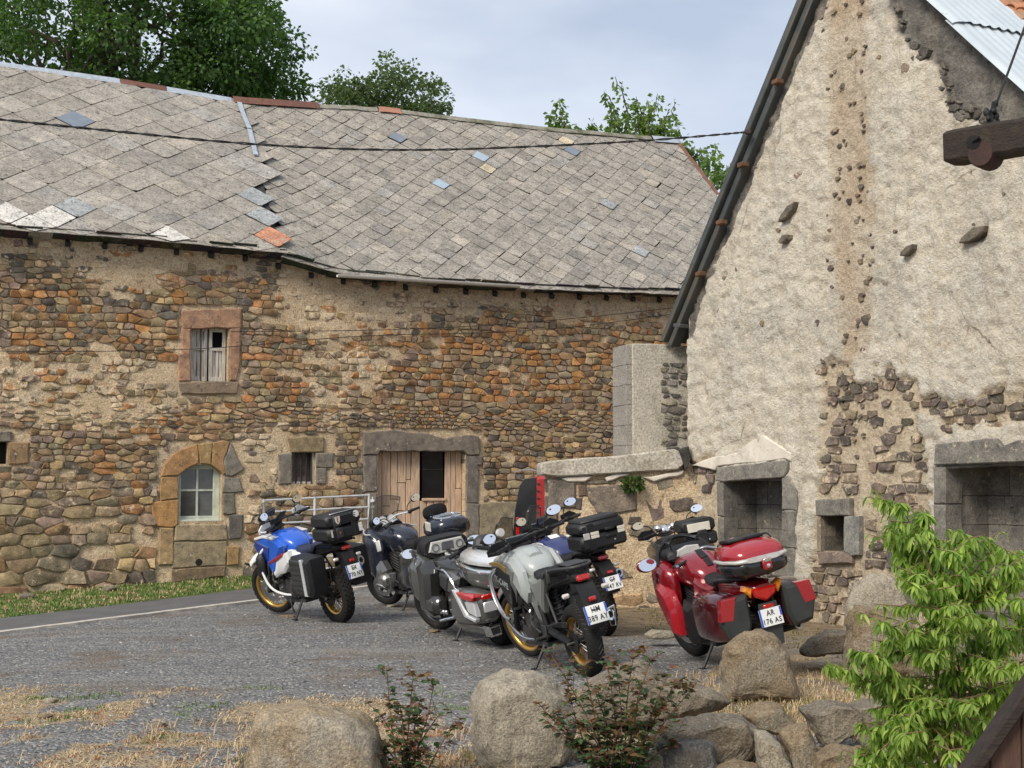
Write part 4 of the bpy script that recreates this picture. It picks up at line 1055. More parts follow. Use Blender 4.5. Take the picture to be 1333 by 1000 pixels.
sheet(sm_ - .05, 8.5, -.16, YT, .07, 'lower_sheet'); sheet(-.05, sm_ + .06, -.16, YT, .10, 'upper_sheet')
mb = MB(); c = Vector((xap, 0, zap)) + dr * 4.2 + nr * .02; mb.box((c.x, 4.3, c.z), (8.6, 8.7, .05), 0, Matrix.Rotation(math.atan(-mR), 4, 'Y')); mb.obj('roof_boards', M_tar, groof)
M_tile = mat('orange_clay_tile', (.40, .17, .085), .85, var=.35, scale=9, bmp=.3, col2=(.30, .20, .13))
rt = random.Random(4); nt_ = 0; mb = MB()
for i in range(16):
    for k in range(26):
        s = .1 + i * .32; y = YT + .06 + k * .19; O = Vector((xap, 0, zap)) + dr * s + nr * .06; b0 = []
        tm = MB() if nt_ < 290 and i < 12 else mb; vv = []; ff = []
        lf = rt.uniform(0, .012)
        for e, (t, l) in enumerate(((-.04, .0), (.34, .035))):
            for q in range(7):
                a = math.pi * q / 6; p = O + dr * t + nr * (l + lf + .05 * math.sin(a)); vv.append((p.x, y - .085 * math.cos(a), p.z))
        ff = [(q, q + 1, q + 8, q + 7) for q in range(6)] + [(7, 8, 9, 10, 11, 12, 13)]
        tm.add(vv, ff)
        if tm is not mb: tm.obj('clay_tile', M_tile, groof, 40, fix=False); nt_ += 1
if mb.v: o = mb.obj('more_clay_tiles', M_tile, groof, 40, fix=False); o['kind'] = 'stuff'

# ------------------------------------------------------------------ low wall with concrete coping, concrete buttress
LF = Frame((2.46, 20.36, 0), R(4))
lw = thing('low_wall', 'low rubble wall with thick concrete coping between the buttress and the van', 'wall', LF.o, (0, 0, LF.a))
def LP(pts, off=0.0): return [LF.xz(px, py, off) for px, py in pts]
xl = LF.px(714, 650).x
m_peach = M_mortar.copy(); m_peach.name = 'peach_mortar'
v = []; f = []; gx_ = grid_lines(xl, .12, .05, []); gz_ = grid_lines(-.4, 1.95, .05, [])
def cop(x): return 1.80 + .10 * (x - xl) / (0 - xl)
for z in gz_:
    for x in gx_: v.append((x, -.012 + .014 * nz(x * 6, z * 6, 3) + .02 * nz(x * 1.5, z * 1.5, 2), z))
for j in range(len(gz_) - 1):
    for i in range(len(gx_) - 1): a = j * len(gx_) + i; f.append((a, a + 1, a + len(gx_) + 1, a + len(gx_)))
mb = MB(); mb.add(v, f); mb.add([(xl, 0, -.4), (xl, .55, -.4), (xl, .55, 1.95), (xl, 0, 1.95), (.1, .55, -.4), (.1, .55, 1.95)], [(0, 3, 2, 1), (1, 2, 5, 4)])
lwm = mb.obj('wall', m_peach, lw, 60, fix=False)
def ldress(name, pts, colr, y1, y0=.2, m=None):
    q = LP(pts); q2 = []
    for i in range(len(q)):
        a = Vector(q[i]); c2 = Vector(q[(i + 1) % len(q)]); n = max(1, int((c2 - a).length / .09))
        for k in range(n): p = a.lerp(c2, k / n); q2.append((p.x + rnd.uniform(-.008, .008), p.y + rnd.uniform(-.008, .008)))
    mb = MB(); mb.cc = colr; mb.prism(q2, y0, y1, .018); return mb.obj(name, m or M_dst, lw, 40)
ldress('corner_stone', [(713, 624), (749, 622), (749, 660), (714, 664)], (.20, .175, .15), -.05, .5); ldress('corner_stone', [(713, 666), (726, 665), (727, 720), (713, 722)], (.20, .17, .14), -.05, .5)
ldress('stone', [(762, 634), (805, 631), (828, 640), (828, 664), (800, 669), (778, 668), (766, 652)], (.22, .185, .155), -.05); ldress('stone', [(752, 633), (764, 631), (765, 646), (753, 647)], (.15, .11, .09), -.03)
ldress('stone', [(754, 625), (803, 624), (800, 631), (756, 631)], (.26, .22, .17), -.03); ldress('stone', [(838, 646), (864, 643), (866, 676), (848, 681)], (.20, .155, .145), -.015); ldress('stone', [(748, 648), (758, 648), (757, 664), (748, 664)], (.12, .11, .105), -.03)
ldress('stone', [(852, 626), (876, 622), (878, 634), (856, 640)], (.26, .23, .18), -.03)
rg = random.Random(31); lb = []
for o in ((713, 622, 750, 665), (713, 665, 728, 722), (760, 630, 830, 670), (836, 642, 868, 682), (751, 622, 804, 648), (850, 621, 880, 641), (746, 646, 760, 665)): a = LF.px(o[0], o[3]); c = LF.px(o[2], o[1]); lb.append((a.x, c.x, a.z, c.z))
st = rubble(xl + .02, .05, -.35, 1.72, lambda x, z: .19 + .05 * nz(x, z), rg, lambda x, z: rg.random() < (.75 if z < 1.0 else .45), lb, gap=(.012, .03))
lay_stones(st, lambda x, z, r: pick(r, [((.22, .185, .15), 1.2), ((.17, .145, .13), 1), (TAN, .5), (BROWN, .4), (DGR, .4)]), M_dst, lwm, rg, 300)
M_conc = mat('weathered_concrete', (.42, .385, .32), .9, var=.14, scale=4, bmp=.35, bscale=30, col2=(.31, .275, .215), scale2=2.2, fine=.4)
M_conc2 = mat('grey_concrete_block', (.29, .265, .23), .9, var=.14, scale=5, bmp=.5, bscale=40, fine=.4)  # side blocks coloured darker as shade on the face turned from the sun
mb = MB(); q = LP([(703, 606), (707, 601), (760, 596), (800, 594), (840, 589), (890, 583), (893, 611), (850, 614), (780, 618), (706, 622)], -.12)
mb.prism(chaikin(q, 1), .50, -.12, .02); mb.obj('coping_slab', M_conc, lw)
mb = MB(); mb.cc = (.06, .058, .055); mb.prism(LP([(884, 586), (897, 581), (899, 600), (893, 613)], -.16), .1, -.16, .01); mb.obj('wedge_slate', M_dst, lw)
for pts in ([(728, 622), (770, 620), (762, 627), (748, 627), (738, 628)], [(786, 622), (797, 618), (815, 615), (820, 618), (806, 622), (796, 626), (790, 627)], [(836, 622), (866, 617), (890, 613), (888, 618), (862, 624), (850, 628)]): ldress('foam_bead', pts, (1, 1, 1), -.075, .1, M_patchw)
def leaf_cluster(mb, c, r, n, size, rg, down=.2, asp=.35):
    for _ in range(n):
        d = Vector((rg.gauss(0, 1), rg.gauss(0, 1), rg.gauss(0, 1))).normalized(); p = Vector(c) + Vector((d.x * r[0], d.y * r[1], d.z * r[2])) * rg.random() ** .45
        one_leaf(mb, p, (d + Vector((0, 0, -down))).normalized(), size * rg.uniform(.7, 1.3), asp, rg)
def one_leaf(mb, p, d, L, asp, rg):
    s = d.cross(Vector((rg.uniform(-1, 1), rg.uniform(-1, 1), rg.uniform(.2, 1)))).normalized() * (L * asp); u = s.cross(d).normalized() * (L * .12)
    mb.add([p, p + d * L * .5 + s + u, p + d * L, p + d * L * .5 - s + u], [(0, 1, 2), (0, 2, 3)])
def leaf_mat(name, c0, c1, tr=.35, scale=1.2):
    m, nt, b = base_mat(name); co = obj_co(nt); gi = N(nt, 'ShaderNodeNewGeometry')
    r = ramp(nt, gi.outputs['Random Per Island'], 0, 1, c0, c1)
    c = mixc(nt, 1.0, r, ramp(nt, noise_n(nt, co, scale, 3), .35, .65, (.7, .75, .7), (1.25, 1.2, 1.1)), 'MULTIPLY')
    nt.links.new(c, b.inputs['Base Color']); b.inputs['Roughness'].default_value = .5; b.inputs['Specular IOR Level'].default_value = .35
    t = N(nt, 'ShaderNodeBsdfTranslucent'); nt.links.new(mixc(nt, 1.0, c, (1.3, 1.5, .6), 'MULTIPLY'), t.inputs[0]); ms = N(nt, 'ShaderNodeMixShader'); ms.inputs[0].default_value = tr
    nt.links.new(b.outputs[0], ms.inputs[1]); nt.links.new(t.outputs[0], ms.inputs[2]); nt.links.new(ms.outputs[0], nt.nodes['Material Output'].inputs[0]); return m
M_weed = leaf_mat('weed_leaf', (.035, .075, .02), (.09, .15, .04))
p = at(822, 634, 20.2); wd = thing('wall_weed', 'small dark green weed growing out under the concrete coping', 'plant', p); mb = MB(); leaf_cluster(mb, (0, -.06, .03), (.14, .07, .09), 170, .07, rnd, .1); mb.obj('leaves', M_weed, wd, 0, fix=False)
PF = Frame(at(822, 590, 20.62), R(15)); PF.o.z = 0; PF.M = Matrix.Translation(PF.o) @ Matrix.Rotation(PF.a, 4, 'Z'); PF.I = PF.M.inverted()
pil = thing('concrete_buttress', 'upright pale concrete buttress with dark block side at the gable corner', 'buttress', PF.o, (0, 0, PF.a))
zt = PF.px(822, 447).z; wpx = PF.px(897, 500).x
mb = MB(); v = [(0, 0, 1.5), (wpx, 0, 1.5), (wpx, .62, 1.5), (0, .62, 1.5), (0, 0, zt), (wpx, 0, zt - .02), (wpx, .62, zt - .05), (0, .62, zt - .03)]
mb.prism([(0.02, 1.7), (wpx + .45, 1.7), (wpx + .45, zt - .04), (wpx * .5, zt), (.02, zt)], .60, 0.0, .015); mb.obj('front_slab', M_conc, pil)
n = 6; h = (zt - 1.95) / n
for i in range(n):
    mb = MB(); mb.box((.0 + rnd.uniform(-.004, .004), .32, 1.95 + (i + .5) * h - .015), (.12, .60 - .012, h - .005), .004); mb.obj('block', M_conc2, pil)
mb = MB(); mb.box((.0, .32, 1.7), (.10, .6, .48), .01); mb.obj('block', M_conc2, pil)
rg = random.Random(77); x0 = PF.px(859, 520).x; st = rubble(x0, wpx - .02, 1.9, zt - .25, lambda x, z: .10, rg, lambda x, z: rg.random() < .85, gap=(.006, .02), aspr=(.8, 1.6))
lay_stones(st, lambda x, z, r: pick(r, [((.22, .20, .185), 1), ((.15, .14, .135), .8), ((.30, .27, .23), .6)]), M_dst, pil, rg, 300, y0=.03, hfun=lambda x, z, r: r.uniform(.01, .035))

# ------------------------------------------------------------------ red van peeping out behind the low wall, neighbour's house
vx = at(669, 660, 22.6).x; van = thing('red_van', 'red van with black tailgate glass parked behind the low wall', 'van', (vx, 22.6, gz(vx, 22.6)))
M_vanred = mat('van_red', (.33, .022, .022), .35, coat=.6, var=.08)
side = [(.06, .45), (.02, .9), (.05, 1.25), (.12, 1.62), (.20, 1.735), (.40, 1.78), (2.6, 1.78), (3.15, 1.45), (3.95, 1.15), (4.2, .9), (4.2, .45), (3.75, .35), (.5, .35)]
mb = MB(); mb.prism(side, .06, 0, .05); mb.prism(side, .06, 1.62, .05); mb.obj('body', M_vanred, van)
glass = [(.04, .42), (-.015, .9), (.015, 1.25), (.085, 1.63), (.17, 1.735), (.34, 1.755), (.34, .42)]
mb = MB(); mb.prism(glass, .02, -.012, .006); mb.obj('rear_window', M_blackg, van)
mb = MB(); mb.prism([(.62, 1.12), (.62, 1.62), (2.5, 1.62), (2.95, 1.4), (2.9, 1.12)], .02, -.008, .004); mb.obj('side_window', M_blackg, van)
mb = MB(); mb.box((.0, .83, .62), (.1, 1.5, .22), .03); mb.obj('bumper', M_black, van)
mb = MB(); mb.box((.06, -.0, 1.0), (.06, .05, .3), .01); mb.obj('tail_light', M_tail, van)
for xx in (.85, 3.4):
    mb = MB(); mb.lathe([(.19, -.08), (.30, -.09), (.33, -.04), (.33, .06), (.30, .10), (.19, .1)], 24, Matrix.Translation((xx, .12, .33)) @ Matrix.Rotation(R(90), 4, 'X'), close=True); w_ = mb.obj('wheel', M_tyre, van)
    mb = MB(); mb.lathe([(0, .04), (.19, .06), (.19, -.02), (0, -.02)], 16, Matrix.Translation((xx, .12, .33)) @ Matrix.Rotation(R(90), 4, 'X')); mb.obj('rim', M_steel, w_)
mb = MB()
for k in range(5): mb.box((.37, -.02, 1.66 - k * .11), (.05, .012, .012))
mb.obj('side_vent', M_black, van)
mb = MB(); mb.tube([(.0, .02, 1.75), (.02, .02, 1.86), (.34, .02, 1.87), (.36, .02, 1.8)], .011, 6, curve=1); mb.obj('roof_rail', M_steel, van)
nh = thing('neighbour_house', 'small grey roofed stone outbuilding glimpsed beyond the barn end', 'building', (at(905, 250, 41).x, 41, 0))
mb = MB(); mb.box((2.2, 2, 4.4), (4.4, 4, 10.0)); mb.obj('wall', m_peach, nh); zz = at(918, 245, 41).z
nh.children[0].location.z = zz - 9.75
mb = MB(); mb.box((2.2, 1.9, zz - .1), (4.9, 4.6, .14), .02, (R(8), R(1.5), 0)); mb.obj('roof', M_zinc, nh); mb = MB(); mb.box((2.2, -.12, zz - .42), (4.8, .06, .2), .01, (0, R(1.5), 0)); mb.obj('fascia', M_grey, nh)

# ------------------------------------------------------------------ trees behind the barn
M_bark = mat('bark', (.10, .08, .06), .9, var=.35, scale=8, bmp=.5)
def branch(mb, p, q, r0, r1, rg, wob=.12, n=5):
    L = (q - p).length; pts = [p.lerp(q, i / n) + (Vector((rg.uniform(-1, 1), rg.uniform(-1, 1), rg.uniform(-1, 1))) * (L * wob * .3) if 0 < i < n else Vector()) for i in range(n + 1)]
    mb.tube(pts, [r0, r1], 6); return pts
def tree(name, label, base, cc, rad, nclump, nleaf, lsize, m, seed, cr=.75, cat='tree', group=None, trunk_r=.4, vis=lambda p: True, limbs=18, flat=1.0):
    rg = random.Random(seed); t = thing(name, label, cat, base, group=group); tb = MB(); B_ = Vector((0, 0, 0)); Cc = Vector(cc) - Vector(base)
    fork = Vector((Cc.x * .4, Cc.y * .4, max(1.5, Cc.z - rad[2] * .8))); branch(tb, B_ - Vector((0, 0, .3)), fork, trunk_r, trunk_r * .7, rg, .05)
    ends = []
    for i in range(limbs):
        d = Vector((rg.gauss(0, 1), rg.gauss(0, 1), rg.gauss(.35, .8))).normalized(); e = Cc + Vector((d.x * rad[0], d.y * rad[1], d.z * rad[2])) * rg.uniform(.55, .95)
        pts = branch(tb, fork, e, trunk_r * .35, .02, rg, .35, 7); ends.append(e)
        for k in range(3):
            s = pts[rg.randint(3, 6)]; e2 = s + Vector((rg.gauss(0, 1), rg.gauss(0, 1), rg.gauss(.2, 1))) * (min(rad) * .28); branch(tb, s, e2, .05, .012, rg, .3, 4); ends.append(e2)
    cl = list(ends)
    while len(cl) < nclump:
        d = Vector((rg.gauss(0, 1), rg.gauss(0, 1), rg.gauss(0, 1))).normalized(); k = rg.uniform(.35, 1.0) ** .5 * (1 + .22 * nz(d.x * 1.7 + seed, d.y * 1.7, d.z * 1.7)); cl.append(Cc + Vector((d.x * rad[0], d.y * rad[1], d.z * rad[2])) * k)
    lb_ = MB()
    for c in cl:
        if not vis(c + Vector(base)): continue
        if rg.random() < .35:
            o_ = c + Vector((rg.gauss(0, 1), rg.gauss(0, 1), rg.gauss(.3, 1))).normalized() * cr * 1.3; leaf_cluster(lb_, o_, (cr * .45, cr * .45, cr * .3), int(nleaf * .25), lsize * .9, rg, .45)
        r = cr * rg.uniform(.6, 1.3); leaf_cluster(lb_, c, (r, r, r * .55 * flat), nleaf, lsize, rg, .45)
    tb.obj('trunk', M_bark, t, 60, fix=False); lb_.obj('crown', m, t, 0, fix=False); return t
M_ash = leaf_mat('ash_leaf', (.05, .115, .04), (.14, .23, .075), .45, .5); M_ash2 = leaf_mat('far_leaf', (.07, .11, .05), (.15, .20, .09), .45, .5); M_cherry = leaf_mat('cherry_leaf', (.09, .15, .04), (.21, .30, .09), .45, .8)
def visA(p): return p.z > 8.0
c = at(120, 40, 44); tree('ash_tree', 'large dense dark green tree rising over the left end of the barn roof', (c.x, 44, 0), (c.x, 44, c.z + .8), (5.6, 4.2, 4.6), 360, 120, .155, M_ash, 1, .85, trunk_r=.5, vis=visA)
c = at(305, 75, 46); tree('ash_tree', 'tapering green tree crown beside the large dark one over the barn ridge', (c.x, 46, 0), (c.x, 46, c.z - .4), (2.1, 2.4, 2.7), 120, 110, .155, M_ash, 2, .62, trunk_r=.3, vis=visA, limbs=10)
c = at(492, 132, 52); tree('bushy_tree', 'low rounded tree crown just showing above the middle of the barn ridge', (c.x, 52, 0), (c.x, 52, c.z - .6), (2.75, 2.0, 1.95), 140, 100, .145, M_ash2, 3, .55, trunk_r=.3, vis=visA, limbs=12)
ct = thing('cherry_tree', 'open young tree with upright leafy shoots above the right of the barn ridge', 'tree', (at(830, 300, 40).x, 40, 0)); rg = random.Random(8); tb = MB(); lb_ = MB()
O = Vector((ct.location.x, 40, 0)); F0 = at(828, 300, 40) - O; branch(tb, Vector((0, 0, -.3)), F0, .2, .14, rg, .05)
shoots = [((740, 183), (728, 128)), ((760, 186), (716, 148)), ((800, 176), (790, 130)), ((822, 176), (801, 100)), ((815, 180), (786, 120)), ((838, 175), (828, 126)), ((842, 175), (856, 122)), ((846, 178), (880, 133)), ((850, 180), (868, 150)), ((832, 180), (842, 130)), ((860, 190), (884, 165)), ((880, 200), (905, 190)), ((890, 225), (912, 192)), ((905, 235), (930, 187)), ((915, 240), (946, 215)), ((800, 182), (770, 160)), ((780, 184), (748, 172)), ((825, 182), (815, 148)), ((905, 240), (886, 205)), ((845, 182), (832, 150)), ((795, 182), (803, 150))]
for (a, e) in shoots:
    yy = 40 + rg.uniform(-.8, .8); p = at(a[0], a[1] + 14, yy) - O; q = at(e[0], e[1], yy) - O; branch(tb, F0, p, .07, .04, rg, .2); pts = branch(tb, p, q, .035, .008, rg, .25, 8)
    for i in range(len(pts) - 1):
        for k in range(11):
            s = pts[i].lerp(pts[i + 1], rg.random()); d = Vector((rg.gauss(0, 1), rg.gauss(0, 1), rg.gauss(-.5, .7))).normalized(); one_leaf(lb_, s + d * rg.uniform(0, .14), (d + Vector((0, 0, -.5))).normalized(), rg.uniform(.11, .19), .3, rg)
    leaf_cluster(lb_, p, (.40, .4, .38), 90, .16, rg, .5)
for px, py in ((725, 160), (735, 172), (748, 178), (765, 180), (780, 176), (800, 186), (870, 170), (885, 185), (893, 200), (900, 212), (908, 222), (918, 232), (930, 222), (940, 232), (898, 230), (850, 165), (860, 176), (812, 165), (835, 150), (925, 206), (944, 226)): leaf_cluster(lb_, at(px, py, 40 + rg.uniform(-.6, .6)) - O, (.28, .4, .26), 55, .16, rg, .5)
tb.obj('trunk', M_bark, ct, 60, fix=False); lb_.obj('crown', M_cherry, ct, 0, fix=False)

# ------------------------------------------------------------------ overhead cable, field gate
pts = []
for px, py in ((-330, 118), (-150, 138), (0, 156), (160, 172), (330, 189), (520, 197), (700, 191), (850, 183), (972, 172)): pts.append(at(px, py, 14.0 + (px + 330) / 1302 * 4.95))
cb = thing('overhead_cable', 'black twisted overhead cable slung across in front of the barn roof', 'cable', pts[0]); pts = [p - pts[0] for p in pts]; P4 = [Vector(p) for p in chaikin([tuple(p) for p in pts], 4, False)]
mb = MB(); s1 = []; s2 = []
for i, p in enumerate(P4): a = i * 1.1; o = Vector((0, math.cos(a), math.sin(a))) * .009; s1.append(p + o); s2.append(p - o)
mb.tube(s1, .008, 5); mb.tube(s2, .008, 5); mb.obj('strands', M_wire, cb); hp = P4[-1]; mb = MB(); mb.box(hp + Vector((.02, 0, .0)), (.08, .06, .06), .01); mb.obj('hook', M_iron, cb)
ga_, gb_ = ground(343, 748), ground(481, 744); ga_ = at(343, 700, 24.0); gb_ = at(480, 700, 24.9); ga_.z = gz(ga_.x, ga_.y); gb_.z = gz(gb_.x, gb_.y)
gt = thing('field_gate', 'galvanised tubular field gate leaning along the barn wall behind the blue motorcycle', 'gate', ga_); D = gb_ - ga_; D.z = 0; t0 = at(343, 650, 24.0).z - ga_.z; t1 = at(480, 643, 24.9).z - ga_.z
M_gal = mat('galvanised_tube', (.62, .62, .61), .4, .35, var=.2, scale=10)
for k in (0, .475, 1): mb = MB(); p = D * k; mb.tube([p + Vector((0, 0, .12)), p + Vector((0, 0, t0 + (t1 - t0) * k))], .022, 8); mb.obj('upright', M_gal, gt)
for i in range(7): z = (i + .6) / 6.6; mb = MB(); mb.tube([Vector((0, 0, .12 + (t0 - .14) * z)), D + Vector((0, 0, .12 + (t1 - .14) * z))], .017, 8); mb.obj('rail', M_gal, gt)
mb = MB(); mb.box(D + Vector((.06, 0, t1 - .12)), (.07, .05, .05), .006); mb.box(D + Vector((.06, 0, t1 - .22)), (.07, .05, .05), .006); mb.tube([D + Vector((.06, 0, 0)), D + Vector((.06, 0, t1 - .05))], .012, 6); mb.obj('latch', M_gal, gt)
# ------------------------------------------------------------------ boulders and the dry stone edge
def rock_mesh(dim, seed, planes=9, sub_=4, rough=.05, tall=False, flat=.0, sq=.66):
    rg = random.Random(seed); bm = bmesh.new(); bmesh.ops.create_icosphere(bm, subdivisions=sub_, radius=1.0)
    pl = []
    for _ in range(planes):
        d = Vector((rg.gauss(0, 1), rg.gauss(0, 1), rg.gauss(0, .8))).normalized(); pl.append((d, rg.uniform(.50, .80)))
    if flat: pl.append((Vector((rg.uniform(-.2, .2), rg.uniform(-.3, .1), 1)).normalized(), flat))
    o = Vector((seed * 3.1, seed * 1.7, 0))
    for v in bm.verts:
        p = v.co.copy()
        p = Vector([math.copysign(abs(c) ** sq, c) for c in p])
        for d, t in pl:
            k = p.dot(d) - t
            if k > 0: p -= d * (k * .93)
        n = noise.fractal(p * 2.1 + o, 1.0, 2.1, 5); n2 = noise.fractal(p * 7 + o, .8, 2.2, 3); v.co = p + v.normal * (n * rough * 1.6 + n2 * rough * .55)
    xs_ = [v.co.x for v in bm.verts]; ys_ = [v.co.y for v in bm.verts]; zs_ = [v.co.z for v in bm.verts]
    for v in bm.verts:
        v.co.x = ((v.co.x - min(xs_)) / (max(xs_) - min(xs_)) - .5) * dim[0]; v.co.y = ((v.co.y - min(ys_)) / (max(ys_) - min(ys_)) - .5) * dim[1]; v.co.z = (v.co.z - min(zs_)) / (max(zs_) - min(zs_)) * dim[2]
    me = bpy.data.meshes.new('rock'); bm.to_mesh(me); bm.free(); me.polygons.foreach_set('use_smooth', [True] * len(me.polygons)); me.set_sharp_from_angle(angle=R(50)); return me
def rock_mat(name, a, b_, lich, lam=(.52, .66)):
    m, nt, b = base_mat(name); co = obj_co(nt)
    c = ramp(nt, noise_n(nt, co, 4, 7, .7), .3, .7, a, b_); c = mixc(nt, ramp(nt, noise_n(nt, co, 2.3, 7, .72), *lam), c, lich); c = mixc(nt, ramp(nt, noise_n(nt, co, 3.3, 7, .75), .54, .68), c, tuple(q * .34 for q in a)); sv_ = N(nt, 'ShaderNodeMapping'); sv_.inputs['Scale'].default_value = (3.2, 3.2, .8); nt.links.new(co, sv_.inputs[0]); c = mixc(nt, math_n(nt, 'MULTIPLY', ramp(nt, noise_n(nt, sv_.outputs[0], 4, 6, .7), .52, .64), .55), c, tuple(q * .45 for q in a)); c = mixc(nt, ramp(nt, noise_n(nt, co, 1.7, 5, .7), .50, .66), c, tuple(q * .7 for q in lich))
    c = mixc(nt, ramp(nt, noise_n(nt, co, 30, 3, .7), .66, .72), c, (.52, .50, .46)); c = mixc(nt, .5, c, ramp(nt, noise_n(nt, co, 65, 4, .75), .3, .7), 'OVERLAY')
    nt.links.new(c, b.inputs['Base Color']); b.inputs['Roughness'].default_value = .93; b.inputs['Specular IOR Level'].default_value = .18
    bump(nt, b, math_n(nt, 'ADD', noise_n(nt, co, 6, 8, .68), math_n(nt, 'MULTIPLY', noise_n(nt, co, 60, 4, .7), .3)), .95, .06); return m
M_rA = rock_mat('ochre_boulder', (.30, .23, .15), (.46, .37, .25), (.50, .44, .35)); M_rB = rock_mat('pale_boulder', (.31, .27, .205), (.48, .425, .335), (.50, .44, .34)); M_rC = rock_mat('brown_boulder', (.22, .165, .105), (.34, .265, .175), (.38, .33, .25)); M_rD = rock_mat('grey_boulder', (.17, .145, .11), (.29, .25, .195), (.38, .32, .235))
def rock(name, label, cat, x0, y0, x1, y1, Y, seed, m, depth=None, sink=.06, rot=0, group=None, tilt=(0, 0), **k):
    a = at(x0, y1, Y); c = at(x1, y0, Y); w = c.x - a.x; h = c.z - a.z
    o = link(name, rock_mesh((w, depth or w * .8, h + sink), seed, **k)); o.data.materials.append(m)
    o.location = ((a.x + c.x) / 2, Y, a.z - sink); o.rotation_euler = (R(tilt[0]), R(tilt[1]), R(rot)); return tag(o, label, cat, group)
M_rE = rock_mat('slate_grey_boulder', (.095, .093, .092), (.16, .155, .15), (.26, .23, .19), (.60, .72))
def orock(name, label, cat, pts, Y, m, depth, seed, group=None, rough=.03, facets=10, lay=.0, sq=.28, cut=(.46, .82)):
    rg = random.Random(seed); q = [at(px, py, Y) for px, py in pts]; P2 = [(p.x, p.z) for p in q]; cx = sum(p[0] for p in P2) / len(P2); cz = sum(p[1] for p in P2) / len(P2)
    P2 = chaikin(P2, 1, r=.08); rel = [(p[0] - cx, p[1] - cz) for p in P2]; n = len(rel); size = math.sqrt(area2(P2))
    def rad(a):
        dx, dz = math.cos(a), math.sin(a); best = size * .5
        for i in range(n):
            (x1, z1), (x2, z2) = rel[i], rel[(i + 1) % n]; ex, ez = x2 - x1, z2 - z1; den = dx * ez - dz * ex
            if abs(den) < 1e-9: continue
            t = (x1 * ez - z1 * ex) / den; u = (x1 * dz - z1 * dx) / den
            if t > 0 and -1e-6 <= u <= 1 + 1e-6: best = t
        return best
    bm = bmesh.new(); bmesh.ops.create_icosphere(bm, subdivisions=5, radius=1.0); o3 = Vector((seed * 2.3, seed * .7, 4))
    pl = [(Vector((rg.gauss(0, .7), -abs(rg.gauss(1, .4)), rg.gauss(.15, .7))).normalized(), rg.uniform(*cut)) for _ in range(facets)]
    for v in bm.verts:
        d = v.co.copy()
        for a, t in pl:
            k = d.dot(a) - t
            if k > 0: d -= a * k * .97
        h = math.hypot(d.x, d.z); a = math.atan2(d.z, d.x); r = rad(a) * (h ** sq)
        p = Vector((math.cos(a) * r, math.copysign(abs(d.y) ** .8, d.y) * depth / 2, math.sin(a) * r))
        s = p / size; f1 = noise.fractal(s * 2.2 + o3, 1.0, 2.1, 5); f2 = noise.ridged_multi_fractal(s * 3.5 + o3, 1.0, 2.1, 4, 1.0, 2.0) - 1.2; st = math.sin((s.z * 9 + s.x * 1.5 + f1 * 1.2) * 2.2) if lay else 0
        v.co = p + v.co.normalized() * size * (rough * (f1 * 1.7 + f2 * .8) + lay * st)
    me = bpy.data.meshes.new(name); bm.to_mesh(me); bm.free(); me.materials.append(m); me.polygons.foreach_set('use_smooth', [True] * len(me.polygons)); me.set_sharp_from_angle(angle=R(28))
    o = link(name, me); o.location = (cx, Y, cz); return tag(o, label, cat, group)
orock('boulder', 'big rounded ochre boulder at the bottom left with grey rim', 'boulder', [(322, 990), (326, 945), (332, 925), (350, 917), (400, 920), (470, 930), (492, 952), (503, 1000), (500, 1060), (322, 1060)], 8.75, M_rA, .6, 11, facets=3, rough=.028, cut=(.8, .92))
orock('boulder', 'large rounded pale boulder at the bottom centre between the two reddish shrubs', 'boulder', [(612, 955), (613, 910), (626, 887), (655, 874), (690, 873), (722, 884), (740, 903), (749, 935), (744, 985), (735, 1002), (620, 1002)], 9.4, M_rB, .55, 5, facets=6, rough=.034, cut=(.6, .9))
orock('boulder', 'upright brown boulder standing in front of the red motorcycle', 'boulder', [(938, 918), (940, 862), (948, 838), (962, 827), (990, 820), (1012, 825), (1022, 843), (1036, 885), (1046, 918)], 11.9, M_rC, .45, 8, lay=.008)
orock('boulder', 'upright brownish boulder with flat side beside the peach sapling', 'boulder', [(1099, 885), (1104, 815), (1108, 796), (1120, 789), (1158, 791), (1180, 802), (1195, 826), (1200, 885)], 13.2, M_rC, .5, 14, lay=.01)
orock('boulder', 'round headed worn stone leaning against the gable wall', 'boulder', [(1096, 830), (1100, 785), (1112, 761), (1135, 747), (1160, 749), (1178, 763), (1187, 790), (1188, 830)], 15.3, M_rB, .3, 23, facets=2, rough=.02)
orock('boulder', 'long grey slab of rock lying in front of the pale grey motorcycle', 'boulder', [(742, 945), (762, 892), (800, 868), (835, 860), (870, 880), (925, 897), (949, 911), (938, 924), (895, 934), (850, 945)], 10.6, M_rD, .7, 31, lay=.012, facets=10)
orock('boulder', 'low rock slab lying on the bank below the red motorcycle exhaust', 'boulder', [(1040, 850), (1056, 832), (1074, 822), (1110, 819), (1112, 852), (1046, 856)], 13.8, M_rD, .4, 37, lay=.012)
orock('flat_stone', 'flat pale stone lying by the wall behind the red motorcycle', 'stone', [(838, 826), (850, 820), (876, 822), (886, 828), (870, 833), (842, 832)], 15.6, M_rB, .3, 41)
